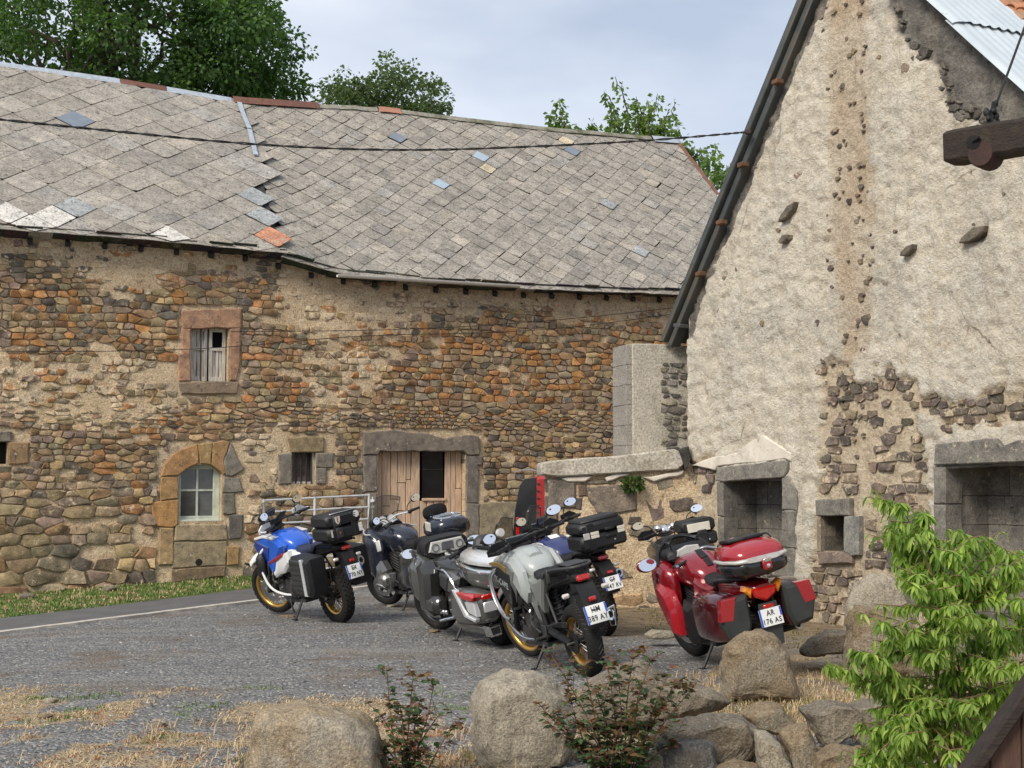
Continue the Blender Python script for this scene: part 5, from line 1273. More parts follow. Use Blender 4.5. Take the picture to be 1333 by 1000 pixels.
for i, (pts, Y, m, dp, lab) in enumerate([
    ([(848, 960), (862, 942), (900, 936), (963, 934), (984, 948), (993, 976), (978, 992), (930, 1004), (856, 1004)], 9.35, M_rD, .55, 'large flat topped grey stone at the left of the dry stone edge'),
    ([(856, 966), (895, 962), (934, 966), (938, 1010), (858, 1012)], 9.02, M_rE, .2, 'dark blue grey flat faced stone at the lower left of the dry stone edge'),  # darker face of the large stone, split off as its own piece
    ([(962, 930), (988, 916), (1018, 917), (1033, 938), (1026, 953), (1009, 958), (986, 950)], 9.95, M_rC, .35, 'light brown stone on top of the dry stone edge'),
    ([(982, 950), (1000, 954), (1016, 966), (1031, 1000), (1031, 1030), (990, 1030)], 9.1, M_rB, .35, 'pale narrow stone leaning in the middle of the dry stone edge'),
    ([(1014, 954), (1030, 946), (1051, 943), (1065, 969), (1066, 1030), (1034, 1030), (1026, 984)], 9.2, M_rC, .35, 'brown pointed stone right of the pale leaning one'),
    ([(1040, 924), (1072, 916), (1105, 917), (1119, 931), (1113, 954), (1074, 976), (1058, 950)], 9.75, M_rD, .45, 'grey layered stone in the upper row of the dry stone edge'),
    ([(1106, 916), (1145, 910), (1164, 931), (1142, 956), (1117, 954)], 9.95, M_rD, .35, 'dark grey stone at the upper right end of the dry stone edge'),
    ([(1060, 984), (1087, 970), (1126, 976), (1157, 990), (1158, 1030), (1062, 1030)], 9.05, M_rC, .4, 'brown stone low in the dry stone edge near the sapling'),
    ([(1118, 962), (1150, 958), (1172, 976), (1166, 996), (1130, 986)], 9.4, M_rD, .3, 'dull stone half hidden under the sapling leaves'),
    ([(838, 990), (852, 975), (866, 984), (868, 1006), (840, 1008)], 9.0, M_rB, .15, 'small pale stone behind the reddish shrub'),
    ([(930, 1000), (960, 990), (992, 996), (992, 1030), (930, 1030)], 8.95, M_rC, .3, 'stone cut by the bottom edge of the dry stone edge'),
    ([(1172, 940), (1210, 925), (1245, 940), (1250, 985), (1172, 990)], 9.6, M_rD, .4, 'grey stone behind the sapling stems'), ([(1242, 950), (1290, 930), (1330, 945), (1340, 1010), (1240, 1010)], 9.5, M_rC, .4, 'brown stone behind the right side of the sapling')]):
    orock('edge_stone', lab, 'stone', pts, Y, m, dp, 50 + i * 3, 'stones of the dry stone edge', rough=.032, lay=.012 if m is M_rD else .004, facets=10)
p = ground(940, 1000)
for i, (x, y, Y0) in enumerate([(375, 804, 0), (512, 790, 0), (566, 823, 0)]):
    q = ground(x, y); o = link('stand_stone', rock_mesh((.19, .13, .045), 90 + i, sub_=3, rough=.05, flat=.5)); o.data.materials.append(M_rC if i != 1 else M_rB); o.location = (q.x, q.y, q.z - .01); o.rotation_euler = (0, 0, R(-10 + 25 * i))
    tag(o, ['flat brown stone under the side stand of the blue motorcycle', 'flat pale stone on the gravel by the black tourer', 'flat stone on the gravel beside the silver tourer'][i], 'stone', 'flat stones by the side stands')
rg = random.Random(15)
for i, (px, py, w) in enumerate([(36, 780, .28), (66, 915, .12), (205, 945, .15), (60, 935, .1), (175, 962, .1), (8, 762, .5), (145, 770, .3)]):
    q = ground(px, py); o = link('loose_stone', rock_mesh((w, w * .7, w * .45), 120 + i, sub_=3, rough=.05)); o.data.materials.append([M_rD, M_rB, M_rB, M_rC, M_rC, M_rD, M_rD][i]); o.location = (q.x, q.y, q.z - w * .12); o.rotation_euler = (0, 0, rg.uniform(0, 3))
    tag(o, ['grey stone on the grass verge at the left edge', 'small pale stone in the dry grass at the left edge', 'pale stone in the gravel left of the ochre boulder', 'little brown stone at the left edge of the gravel', 'little brown stone left of the ochre boulder', 'dark stone at the foot of the barn wall at far left', 'dark pointed stone at the foot of the barn wall'][i], 'stone', 'loose stones')

# ------------------------------------------------------------------ gravel, straw, verge grass
pm = []
for c in ((.20, .205, .215), (.28, .275, .265), (.13, .13, .135), (.44, .42, .385), (.26, .185, .135)): pm.append(c)
m, nt, b = base_mat('pebble'); at_ = N(nt, 'ShaderNodeAttribute', attribute_name='Col'); nt.links.new(at_.outputs['Color'], b.inputs['Base Color']); b.inputs['Roughness'].default_value = .9; b.inputs['Specular IOR Level'].default_value = .2; M_peb = m
rg = random.Random(2); mb = MB(); OCT = [(0, 1, 2), (0, 2, 3), (0, 3, 4), (0, 4, 1), (5, 2, 1), (5, 3, 2), (5, 4, 3), (5, 1, 4)]
for i in range(15000):
    Y = 8.4 + 13.5 * rg.random() ** 1.9; X = (rg.uniform(-90, 1420) - 666) / F * Y
    if X > 2.4 and Y > 10.5: continue
    if straw_mask(X, Y) > .55 and rg.random() < .75: continue
    r = rg.uniform(.006, .014) * (1.5 if rg.random() < .06 else 1); z = gz(X, Y); k = rg.uniform(.75, 1.25)
    mb.cc = tuple(q * k for q in rg.choices(pm, (5, 5, 3, 1.0, .9))[0])
    v = [(X, Y, z - r * .3)] + [(X + r * rg.uniform(.6, 1.5) * math.cos(a + rg.uniform(-.4, .4)), Y + r * rg.uniform(.6, 1.5) * math.sin(a), z + r * rg.uniform(.0, .45)) for a in (0, 1.57, 3.14, 4.71)] + [(X + rg.uniform(-.3, .3) * r, Y + rg.uniform(-.3, .3) * r, z + r * rg.uniform(.6, 1.0))]
    mb.add(v, OCT)
o = mb.obj('gravel', M_peb, None, 0); o['kind'] = 'stuff'
def blade_mat(name, c0, c1):
    m, nt, b = base_mat(name); gi = N(nt, 'ShaderNodeNewGeometry'); nt.links.new(ramp(nt, gi.outputs['Random Per Island'], 0, 1, c0, c1), b.inputs['Base Color']); b.inputs['Roughness'].default_value = .7; b.inputs['Specular IOR Level'].default_value = .2; return m
M_straw = blade_mat('straw_blade', (.36, .235, .12), (.60, .475, .29)); M_green = blade_mat('green_blade', (.06, .13, .025), (.20, .26, .07)); M_redg = blade_mat('red_dry_stalk', (.20, .065, .03), (.42, .19, .08))
def blade(mb, x, y, L, rg, flop, w=.004):
    a = rg.uniform(0, 6.283); z = gz(x, y); d = Vector((math.cos(a), math.sin(a), 0)); s = Vector((-d.y, d.x, 0)) * w; p = Vector((x, y, z - .004)); q = p + d * L * flop * .45 + Vector((0, 0, L * (1 - flop * .6) * .6)); e = p + d * L * flop + Vector((0, 0, L * max(.04, 1 - flop)))
    mb.add([p - s, p + s, q + s * .8, q - s * .8, e], [(0, 1, 2, 3), (3, 2, 4)])
def scatter(n, name, m, fn, Ls, flops, w, seed):
    rg = random.Random(seed); mb = MB(); k = 0; tries = 0
    while k < n and tries < n * 30:
        tries += 1; x, y = fn(rg)
        if x is None: continue
        for _ in range(rg.randint(4, 9)): blade(mb, x + rg.gauss(0, .03), y + rg.gauss(0, .03), rg.uniform(*Ls), rg, rg.uniform(*flops), w)
        k += 1
    if mb.v: o = mb.obj(name, m, None, 0, fix=False); o['kind'] = 'stuff'
def in_straw(lo, hi, th):
    def fn(rg):
        Y = rg.uniform(lo, hi); X = (rg.uniform(-60, 1400) - 666) / F * Y
        return (X, Y) if straw_mask(X, Y) > th * rg.uniform(.4, 1.2) else (None, None)
    return fn
scatter(2200, 'dry_grass', M_straw, in_straw(8.4, 14.6, .55), (.04, .10), (.78, 1.15), .0034, 5)
scatter(170, 'tall_straw', M_straw, lambda rg: ((lambda Y, px: ((px - 666) / F * Y, Y))(rg.uniform(8.6, 11.0), rg.choice([rg.gauss(255, 60), rg.gauss(300, 40), rg.gauss(440, 60), rg.gauss(600, 60), rg.uniform(0, 1000)]))), (.06, .17), (.3, .95), .0028, 6)
scatter(520, 'red_dry_weeds', M_redg, lambda rg: ((lambda Y, px: ((px - 666) / F * Y, Y) if straw_mask((px - 666) / F * Y, Y) > .2 else (None, None))(rg.uniform(8.5, 11.5), rg.choice([rg.uniform(0, 560), rg.gauss(560, 40), rg.gauss(930, 50), rg.gauss(1130, 40)]))), (.025, .07), (.3, 1.0), .0035, 7)
scatter(200, 'green_tufts', M_green, lambda rg: ((lambda c: ((c[0] + rg.gauss(0, 22) - 666) / F * c[1], c[1] + rg.gauss(0, .12)))(rg.choice([(60, 12.1), (130, 12.2), (110, 11.4), (250, 11.1), (265, 11.6), (205, 10.2), (70, 10.9), (600, 11.6), (330, 12.6), (255, 9.0), (585, 12.4), (690, 12.2), (555, 9.3)]))), (.02, .06), (.2, .8), .004, 8)
def in_verge(rg):
    px = rg.uniform(-80, 372); t = rg.random() ** .8
    q = ground(px, 812 - max(0, px) * .125 + (-32 if px < 330 else -22) * (1 - t) - 2 * t - 4); return (q.x, q.y)
scatter(2100, 'verge_grass', M_green, in_verge, (.04, .10), (.3, .95), .006, 9); scatter(520, 'verge_straw', M_straw, in_verge, (.04, .12), (.3, .9), .006, 10)
M_olive = blade_mat('olive_blade', (.12, .12, .04), (.28, .24, .10))
def in_bank(rg):
    X = rg.uniform(1.6, 5.2); Y = rg.uniform(13.5, 20.0); q = GF.I @ Vector((X, Y, 0)); return (X, Y) if q.y < -.1 and q.y > -2.4 and rg.random() < .8 else (None, None)
scatter(420, 'bank_grass', M_olive, in_bank, (.03, .09), (.3, .9), .005, 12)
RB_ = [(325, 990), (420, 990), (615, 985), (660, 990), (745, 980), (940, 914), (990, 915), (1045, 914), (1100, 880), (1195, 880), (745, 945), (850, 946), (940, 924), (965, 955), (1030, 955), (1120, 955), (1165, 950), (1000, 915), (880, 940), (1050, 925), (1090, 912)]
scatter(420, 'tufts_by_stones', M_olive, lambda rg: ((lambda c: (lambda q: (q.x, q.y))(ground(c[0] + rg.gauss(0, 16), c[1] + rg.gauss(3, 5))))(rg.choice(RB_))), (.03, .10), (.1, .8), .0032, 21)
scatter(300, 'straw_by_stones', M_straw, lambda rg: ((lambda c: (lambda q: (q.x, q.y))(ground(c[0] + rg.gauss(0, 18), c[1] + rg.gauss(3, 6))))(rg.choice(RB_))), (.03, .12), (.1, .9), .003, 22)
scatter(260, 'bank_straw', M_straw, lambda rg: ((lambda px, Y: ((px - 666) / F * Y, Y))(rg.choice([rg.gauss(1075, 45), rg.gauss(925, 40)]), rg.uniform(10.6, 13.4))), (.05, .14), (.2, .9), .0035, 13)

# ------------------------------------------------------------------ reddish shrubs in the foreground
M_stem = mat('red_stem', (.14, .06, .045), .7, var=.3, scale=20); M_lr = leaf_mat('red_leaf', (.13, .05, .035), (.20, .13, .06), .3, 9); M_lg = leaf_mat('dark_green_leaf', (.035, .085, .035), (.09, .16, .06), .3, 9)
def small_leaf(L, w, fold=.25, curl=.25, n=3):
    v = []; f = []
    for i in range(n + 1):
        t = i / n; ww = w * math.sin(math.pi * min(1, (t * .92 + .04))) ** .8 if 0 < i < n else w * .06; z = -curl * L * t * t
        v += [(t * L, -ww, z + fold * ww), (t * L, 0, z), (t * L, ww, z + fold * ww)]
    for i in range(n):
        a = i * 3; f += [(a, a + 3, a + 4, a + 1), (a + 1, a + 4, a + 5, a + 2)]
    return v, f
def leaf_matrix(p, d, rg, droop=0.0, s=1.0):
    d = (Vector(d) + Vector((0, 0, -droop))).normalized(); up = Vector((rg.uniform(-.5, .5), rg.uniform(-.5, .5), 1)); y = up.cross(d).normalized(); z = d.cross(y)
    return Matrix(((d.x * s, y.x * s, z.x * s, p[0]), (d.y * s, y.y * s, z.y * s, p[1]), (d.z * s, y.z * s, z.z * s, p[2]), (0, 0, 0, 1)))
def shrub(label, base_px, Y, stems, seed, nsolo, dens=1.0):
    rg = random.Random(seed); b0 = at(base_px[0], base_px[1], Y); b0.z = gz(b0.x, b0.y); t = thing('red_leaved_shrub', label, 'shrub', b0, group='reddish shrubs in the foreground'); sm = MB(); L = []
    for (px, py, dy) in stems:
        e = at(px, py, Y + dy) - b0; bx = Vector((rg.uniform(-.06, .06) + e.x * .15, rg.uniform(-.06, .06), 0)); mid = bx.lerp(e, .5) + Vector((rg.uniform(-.05, .05), rg.uniform(-.05, .05), .04)); pts = [Vector(p) for p in chaikin([tuple(bx), tuple(mid), tuple(e)], 3, False)]
        sm.tube(pts, [.006, .0022], 5); ln = (e - bx).length; n = int(ln / .010 * dens)
        for i in range(n):
            f = rg.uniform(.12, 1.0); k = int(f * (len(pts) - 1)); p = pts[k]; tan = (pts[min(k + 1, len(pts) - 1)] - pts[max(0, k - 1)]).normalized(); a = rg.uniform(0, 6.283); side = Vector((math.cos(a), math.sin(a), rg.uniform(0, .5))); L.append((p + side * .004, (side + tan * .5).normalized(), f, rg.uniform(.7, 1.35) * (1.25 - .5 * f)))
        for j in range(int(3 + ln * 8)):
            k = rg.randint(len(pts) // 4, len(pts) - 2); a = rg.uniform(0, 6.283); q = pts[k] + Vector((math.cos(a), math.sin(a), rg.uniform(.2, .9))) * rg.uniform(.05, .14); sm.tube([pts[k], q], .0018, 4)
            for i in range(7): s_ = pts[k].lerp(q, rg.uniform(.2, 1)); L.append((s_, Vector((rg.gauss(0, 1), rg.gauss(0, 1), .3)).normalized(), .3 + .7 * k / len(pts), rg.uniform(.7, 1.2)))
    sm.obj('stems', M_stem, t, 60, fix=False); v, f = small_leaf(.046, .0145); mr = new_mesh('leaf', v, f, M_lr, smooth_deg=180); mg = new_mesh('leaf', v, f, M_lg, smooth_deg=180); rest = [MB(), MB()]
    for i, (p, d, f_, s) in enumerate(L):
        red = rg.random() < (.05 if f_ < .5 else .1 + .65 * f_ * f_); M = leaf_matrix(p, d, rg, rg.uniform(0, .5), s)
        if i < nsolo: o = link('leaf', mr if red else mg, t); o.matrix_local = M
        else: rest[0 if red else 1].add(v, f, M)
    for mb_, mm in zip(rest, (M_lr, M_lg)):
        if mb_.v: o = mb_.obj('more_leaves', mm, t, 180, fix=False); o['kind'] = 'stuff'
shrub('sparse reddish shrub with thin upright stems left of the pale boulder', (530, 1035), 8.75, [(503, 868, .1), (538, 880, 0), (548, 905, .15), (520, 915, -.1), (565, 890, .1), (495, 930, .1), (572, 930, .05), (470, 975, -.1), (480, 960, .1), (600, 935, .2), (540, 960, -.1), (515, 965, 0), (560, 975, -.1)], 3, 150, .62)
shrub('dense reddish shrub with green base in front of the long grey slab', (805, 1040), 8.85, [(760, 865, .1), (715, 848, .1), (790, 862, 0), (826, 845, .2), (848, 856, .1), (868, 880, .2), (880, 888, 0), (900, 898, .1), (700, 915, -.1), (722, 925, 0), (740, 900, .1), (835, 888, -.15), (806, 890, .1), (775, 900, -.1), (855, 925, 0), (870, 940, -.1), (760, 945, -.15), (820, 930, -.2), (790, 950, -.1), (845, 962, -.15), (735, 960, -.1), (880, 965, .1), (800, 978, -.25), (765, 985, -.2), (830, 985, -.2)], 4, 150, .8)

# ------------------------------------------------------------------ peach sapling
M_pl = leaf_mat('peach_leaf', (.11, .22, .035), (.42, .53, .14), .45, 5); M_ptw = mat('peach_twig', (.17, .10, .06), .7, var=.3, scale=20)
rg = random.Random(12); b0 = at(1262, 1040, 8.1); b0.z = gz(b0.x, b0.y); sp_ = thing('peach_sapling', 'bright green peach sapling with drooping narrow leaves in front of the gable', 'sapling', b0); sm = MB(); L = []
tips = [(1150, 650, .2), (1172, 655, -.1), (1196, 668, .1), (1205, 690, 0), (1246, 690, .2), (1268, 700, .0), (1240, 720, -.2), (1295, 715, .25), (1322, 722, 0), (1345, 735, .2), (1165, 705, .2), (1180, 740, -.1), (1170, 790, .3), (1225, 745, 0), (1260, 750, -.2), (1290, 755, .1), (1330, 780, -.2), (1200, 775, .2), (1235, 790, -.3), (1275, 800, .2), (1310, 820, -.1), (1345, 830, .2), (1195, 830, -.1), (1160, 835, .1), (1140, 850, .2), (1120, 848, -.1), (1085, 866, .15), (1102, 872, 0), (1215, 850, -.3), (1255, 850, .1), (1290, 860, -.3), (1185, 880, .2), (1150, 890, 0), (1235, 890, .2), (1165, 925, .1), (1205, 920, -.2), (1140, 962, 0), (1160, 985, -.1), (1125, 985, .05), (1190, 965, -.25), (1225, 950, .1), (1260, 915, -.35), (1300, 900, .15), (1240, 985, -.3), (1200, 1010, -.2), (1270, 960, .2), (1180, 1000, 0), (1350, 780, -.1), (1355, 880, 0), (1220, 815, .35), (1150, 810, -.2)]
PR = [(1150, 665), (1200, 655), (1262, 690), (1333, 715), (1350, 900), (1275, 965), (1215, 1012), (1120, 1005), (1132, 945), (1160, 905), (1110, 870), (1165, 850), (1190, 800), (1160, 710)]
k = 0
while k < 85:
    x, y = rg.uniform(1090, 1350), 1010 - 350 * rg.random() ** 1.35
    if inside(PR, x, y): tips.append((x, y, rg.uniform(-.38, .38))); k += 1
trunks = [(1250, 880, 0), (1215, 860, .1), (1290, 870, .05), (1190, 930, 0), (1235, 800, 0)]
TP = []
for (px, py, dy) in trunks:
    e = at(px, py, 8.1 + dy) - b0; sm.tube([Vector((rg.uniform(-.03, .03), 0, -.05)), e * .5 + Vector((rg.uniform(-.04, .04), rg.uniform(-.04, .04), 0)), e], [.018, .011], 7, curve=2); TP.append(e)
for (px, py, dy) in tips:
    e = at(px, py, 8.1 + dy) - b0; r_ = min(TP, key=lambda q: (q - e).length + (0 if q.z < e.z else .5)); mid = r_.lerp(e, .55) + Vector((rg.uniform(-.03, .03), rg.uniform(-.03, .03), .03)); pts = [Vector(p) for p in chaikin([tuple(r_), tuple(mid), tuple(e)], 3, False)]; sm.tube(pts, [.007, .0025], 5)
    ln = (e - r_).length; n = int(24 + ln * 85)
    for i in range(n):
        f_ = 1 - rg.random() ** 1.5 * .9; k = int(f_ * (len(pts) - 1)); a = rg.uniform(0, 6.283); side = Vector((math.cos(a), math.sin(a), rg.uniform(-.1, .4))); L.append((pts[k] + side * .006, side.normalized(), rg.uniform(.65, 1.15)))
    for j in range(4):
        k = rg.randint(len(pts) // 3, len(pts) - 1); a = rg.uniform(0, 6.283); q = pts[k] + Vector((math.cos(a), math.sin(a) * .8, rg.uniform(.0, .6))) * rg.uniform(.07, .17); sm.tube([pts[k], q], [.004, .002], 4)
        for i in range(9): s_ = pts[k].lerp(q, rg.uniform(.3, 1)); a2 = rg.uniform(0, 6.283); L.append((s_, Vector((math.cos(a2), math.sin(a2), rg.uniform(-.2, .5))).normalized(), rg.uniform(.6, 1.05)))
    for i in range(9): a = rg.uniform(0, 6.283); L.append((e, Vector((math.cos(a), math.sin(a), rg.uniform(-.2, .7))).normalized(), rg.uniform(.6, 1.05)))
sm.obj('stems', M_ptw, sp_, 60, fix=False); v, f = small_leaf(.074, .0100, .35, .6, 4); lm = new_mesh('leaf', v, f, M_pl, smooth_deg=180); rest = MB(); rg.shuffle(L)
L.sort(key=lambda q: q[0].y)
for i, (p, d, s) in enumerate(L):
    M = leaf_matrix(p, d, rg, rg.uniform(.0, 1.2), s)
    if i < 300: o = link('leaf', lm, sp_); o.matrix_local = M
    else: rest.add(v, f, M)
o = rest.obj('more_leaves', M_pl, sp_, 180, fix=False); o['kind'] = 'stuff'; print('peach leaves', len(L))

# ------------------------------------------------------------------ timber beam with its wire, boarded gate corner
M_beam = mat('old_dark_beam', (.024, .015, .011), .8, var=.45, scale=5, bmp=.5, bscale=20, stretch=(1.2, 6, 6), col2=(.042, .032, .018), fac2=(.55, .7), scale2=4)
M_beamend = mat('beam_end_grain', (.045, .020, .017), .8, var=.3, scale=12, bmp=.3)
e0 = at(1238, 194, 6.0); e1 = at(1500, 151, 5.5); bt = thing('timber_beam', 'old dark timber beam end with bolt hanging over the gable at upper right', 'beam', e0); D = e1 - e0; ln = D.length; Xd = D.normalized(); Yd = Vector((0, 0, 1)).cross(Xd).normalized(); Zd = Xd.cross(Yd); MBm = Matrix(((Xd.x, Yd.x, Zd.x, 0), (Xd.y, Yd.y, Zd.y, 0), (Xd.z, Yd.z, Zd.z, 0), (0, 0, 0, 1)))
mb = MB(MBm); n = 22; v = []; f = []
rg = random.Random(6)
for i in range(n + 1):
    x = ln * i / n; hh = .068 + .004 * nz(i * .7, 3); hh *= (1 if i else .93); ww = .06
    for (a, c) in ((-1, -.8), (-.8, -1), (.8, -1), (1, -.8), (1, .8), (.8, 1), (-.8, 1), (-1, .8)): v.append((x + (.015 * (1 - abs(c)) * -1 if i == 0 else 0), a * ww + .003 * nz(i, a * 5), c * hh + .004 * nz(i * .9, c * 3, a)))
for i in range(n):
    for k in range(8): f.append((i * 8 + k, i * 8 + (k + 1) % 8, (i + 1) * 8 + (k + 1) % 8, (i + 1) * 8 + k))
f += [tuple(range(7, -1, -1)), tuple(n * 8 + k for k in range(8))]
mb.add(v, f); mb.obj('beam', M_beam, bt, 30)
mb = MB(MBm); mb.box((-.006, 0, 0), (.014, .112, .122), .012); mb.obj('end_grain', M_beamend, bt)
mb = MB(MBm); mb.lathe([(0, -.062), (.05, -.062), (.054, -.05), (.054, .05), (.05, .062), (0, .062)], 22, Matrix.Translation((.145, 0, -.052)) @ RX90); mb.obj('pulley', M_beamend, bt)
mb = MB(MBm); mb.lathe([(0, 0), (.026, 0), (.03, .006), (0, .012)], 10, Matrix.Translation((.12, -.058, -.002)) @ RX90); mb.tube([(.12, -.07, -.0), (.15, -.075, .012)], .008, 6); mb.obj('bolt', M_hole, bt)
wt = at(1352, -60, 6.0) - e0; w1 = at(1334, 35, 5.9) - e0; w0 = at(1291, 152, 5.92) - e0
mb = MB(); mb.tube([w0, w1, at(1375, -70, 5.88) - e0, at(1800, -1000, 5.6) - e0], .0052, 6); mb.obj('stay_wire', M_wire, bt)
kn = MB(); rg = random.Random(3)
for i in range(9): kn.ball(w0 + Vector((rg.uniform(-.02, .02), rg.uniform(-.012, .012), -.02 + .012 * i * rg.uniform(.4, 1))), (rg.uniform(.008, .016), .012, rg.uniform(.01, .02)), 7, 5)
kn.tube([w0 + Vector((-.005, 0, -.045)), w0, w0 + Vector((.012, 0, .06))], .010, 6); kn.obj('wire_knot', M_black, bt)
mb = MB(); pp = at(1512, 150, 5.5) - e0; mb.box((pp.x + .06, pp.y, (pp.z - e0.z) / 2 - .0), (.14, .14, pp.z + e0.z + .3), .01); mb.obj('post', M_beam, bt)
M_shut = mat('red_brown_boards', (.095, .05, .035), .85, var=.4, scale=4, bmp=.6, bscale=24, stretch=(6, 6, .8), col2=(.075, .045, .035), fac2=(.5, .65))
wb_ = thing('boarded_gate', 'corner of a red brown boarded wooden gate with dark sloping cap at bottom right', 'gate', (at(1300, 1000, 4.2).x, 4.2, gz(at(1300, 1000, 4.2).x, 4.2))); o0 = wb_.location
c0 = at(1258, 1012, 4.2) - o0; c1 = at(1345, 888, 4.2) - o0; sl = (c1.z - c0.z) / (c1.x - c0.x)
x = c0.x - .02; rg = random.Random(5)
while x < c1.x + .5:
    w = rg.uniform(.075, .095); z1 = c0.z + sl * (x + w / 2 - c0.x); mb = MB(); zz = min(z1, c1.z + .12)
    lo = .0; mb.prism([(x + .002, lo), (x + w - .002, lo), (x + w - .002, min(zz, c1.z + .12) + sl * w * .45 - .012), (x + .002, zz - sl * w * .45 - .012)], .03, rg.uniform(-.004, .004), .003); mb.obj('board', M_shut, wb_); x += w
mb = MB(); d = Vector((1, 0, sl)).normalized(); a = c0 - d * .15; e = c1 + d * .12; ctr = (a + e) / 2; mb.box((ctr.x, .01, ctr.z), ((e - a).length, .09, .034), .006, Matrix.Rotation(-math.atan(sl), 4, 'Y')); mb.obj('cap', M_beam, wb_)
# ------------------------------------------------------------------ motorcycles (x forward, y to the rider's left, z up; origin where the rear tyre stands)
def text_mesh(s, size, depth=.0015):
    c = bpy.data.curves.new('t', 'FONT'); c.body = s; c.size = size; c.align_x = 'CENTER'; c.align_y = 'CENTER'; c.extrude = depth; c.resolution_u = 3; c.offset = .0004; c.space_character = 1.12
    o = bpy.data.objects.new('t', c); COL.objects.link(o); bpy.context.view_layer.update()
    me = bpy.data.meshes.new_from_object(o.evaluated_get(bpy.context.evaluated_depsgraph_get())); bpy.data.objects.remove(o); bpy.data.curves.remove(c); return me
def put_text(s, size, M, parent, m, name='lettering'):
    me = text_mesh(s, size); me.transform(M); me.materials.clear(); me.materials.append(m); me.name = name; return link(name, me, parent)
def part(b, name, m, fn, T=None, deg=38):
    mb = MB(T); fn(mb); return mb.obj(name, m, b, deg)
class Bike:
    def __init__(s, name, label, loc, heading, lean, wb=1.55, Rf=.345, Rr=.335, wf=.095, wr=.15, rim=None, style='wire', steer=18, knob=False, group='parked touring motorcycles'):
        z = gz(loc[0], loc[1]); s.b = thing(name, label, 'motorcycle', (loc[0], loc[1], z - .004), (R(-lean), 0, R(heading)), group); s.wb, s.Rf, s.Rr = wb, Rf, Rr
        s.lean = lean
        rk = R(26); P = Vector((wb - .33, 0, 1.0)); ax = Vector((-math.sin(rk), 0, math.cos(rk)))
        s.T = Matrix.Translation(P) @ Matrix.Rotation(R(steer), 4, ax) @ Matrix.Translation(-P)
        s.wheel(wb, Rf, wf, rim, style, s.T, .267 if Rf > .33 else .225, True, knob); s.wheel(0, Rr, wr, rim, style, None, .22, False, knob)
    lift = 0.0
    def warp(s, v): return Vector((v[0], v[1], v[2] + s.lift * smooth(.42, .88, v[2])))
    def p(s, name, m, fn, steer=False, parent=None, deg=38):
        mb = MB(s.T if steer else None); fn(mb); mb.v = [s.warp(q) for q in mb.v]; return mb.obj(name, m, parent or s.b, deg)
    def wheel(s, x, Rr, w, rim, style, T, Ri, front, knob):
        W = sub('wheel', s.b); C = Matrix.Translation((x, 0, Rr)) @ RX90; h = Rr - Ri
        part(W, 'tyre', M_tyre, lambda q: q.lathe([(Ri, -w * .36), (Ri + .25 * h, -w * .48), (Ri + .6 * h, -w * .5), (Ri + .82 * h, -w * .40), (Rr - .05 * h, -w * .2), (Rr, 0), (Rr - .05 * h, w * .2), (Ri + .82 * h, w * .40), (Ri + .6 * h, w * .5), (Ri + .25 * h, w * .48), (Ri, w * .36)], 48, C, close=True), T, 60)
        def tread(q):
            n = 34
            for k in range(n):
                a = 2 * math.pi * k / n
                for j, (yy, rr, tw) in enumerate(((-.36, -.115, 40), (-.13, -.012, 8), (.13, -.012, -8), (.36, -.115, -40))):
                    aa = a + (.5 if j % 2 else 0) * 2 * math.pi / n; r = Rr + rr * h * 1.0
                    M = Matrix.Translation((x, yy * w, Rr)) @ Matrix.Rotation(-aa, 4, 'Y') @ Matrix.Translation((0, 0, r)) @ Matrix.Rotation(R(tw), 4, 'X') @ Matrix.Rotation(R(22 if yy > 0 else -22), 4, 'Z')
                    q.box((0, 0, 0), (2 * math.pi * Rr / n * .72, w * .2, .014), .003, M)
        def sipes(q):
            for k in range(40):
                a = 2 * math.pi * k / 40
                for sg in (-1, 1):
                    pts = []
                    for t in range(5):
                        yy = sg * (.04 + .40 * t / 4) * w; rr = Rr - (.02 + .24 * (abs(yy) / (w * .46)) ** 2.2) * h; aa = a + t * .05 * 1.0
                        pts.append((x + math.sin(aa) * (rr + .002), yy, Rr + math.cos(aa) * (rr + .002)))
                    q.tube(pts, .0035, 3)
        if knob: part(W, 'tread', M_tyre, tread, T)
        elif w > .13: part(W, 'tread', M_black, sipes, T)
        part(W, 'rim', rim, lambda q: q.lathe([(Ri + .004, -w * .37), (Ri - .014, -w * .36), (Ri - .028, -w * .2), (Ri - .032, 0), (Ri - .028, w * .2), (Ri - .014, w * .36), (Ri + .004, w * .37), (Ri - .006, w * .2), (Ri - .012, 0), (Ri - .006, -w * .2)], 40, C, close=True), T, 60)
        part(W, 'hub', M_black, lambda q: q.lathe([(.0, -.075), (.03, -.075), (.05, -.05), (.045, .05), (.03, .075), (0, .075)], 16, C), T)
        def spokes(q):
            if style == 'wire':
                for k in range(28):
                    a = 2 * math.pi * k / 28; a2 = a + (.22 if k % 2 else -.22); yy = .045 if (k // 2) % 2 else -.045
                    q.tube([(x + .05 * math.sin(a2), yy, Rr + .05 * math.cos(a2)), (x + (Ri - .03) * math.sin(a), 0, Rr + (Ri - .03) * math.cos(a))], .0042, 4)
            else:
                for k in range(6):
                    a = 2 * math.pi * k / 6 + .2
                    for d in (-.07, .07): q.tube([(x + .04 * math.sin(a), 0, Rr + .04 * math.cos(a)), (x + (Ri - .02) * math.sin(a + d), 0, Rr + (Ri - .02) * math.cos(a + d))], [.020, .013], 6)
        part(W, 'spokes', M_engs if style == 'wire' else rim, spokes, T)
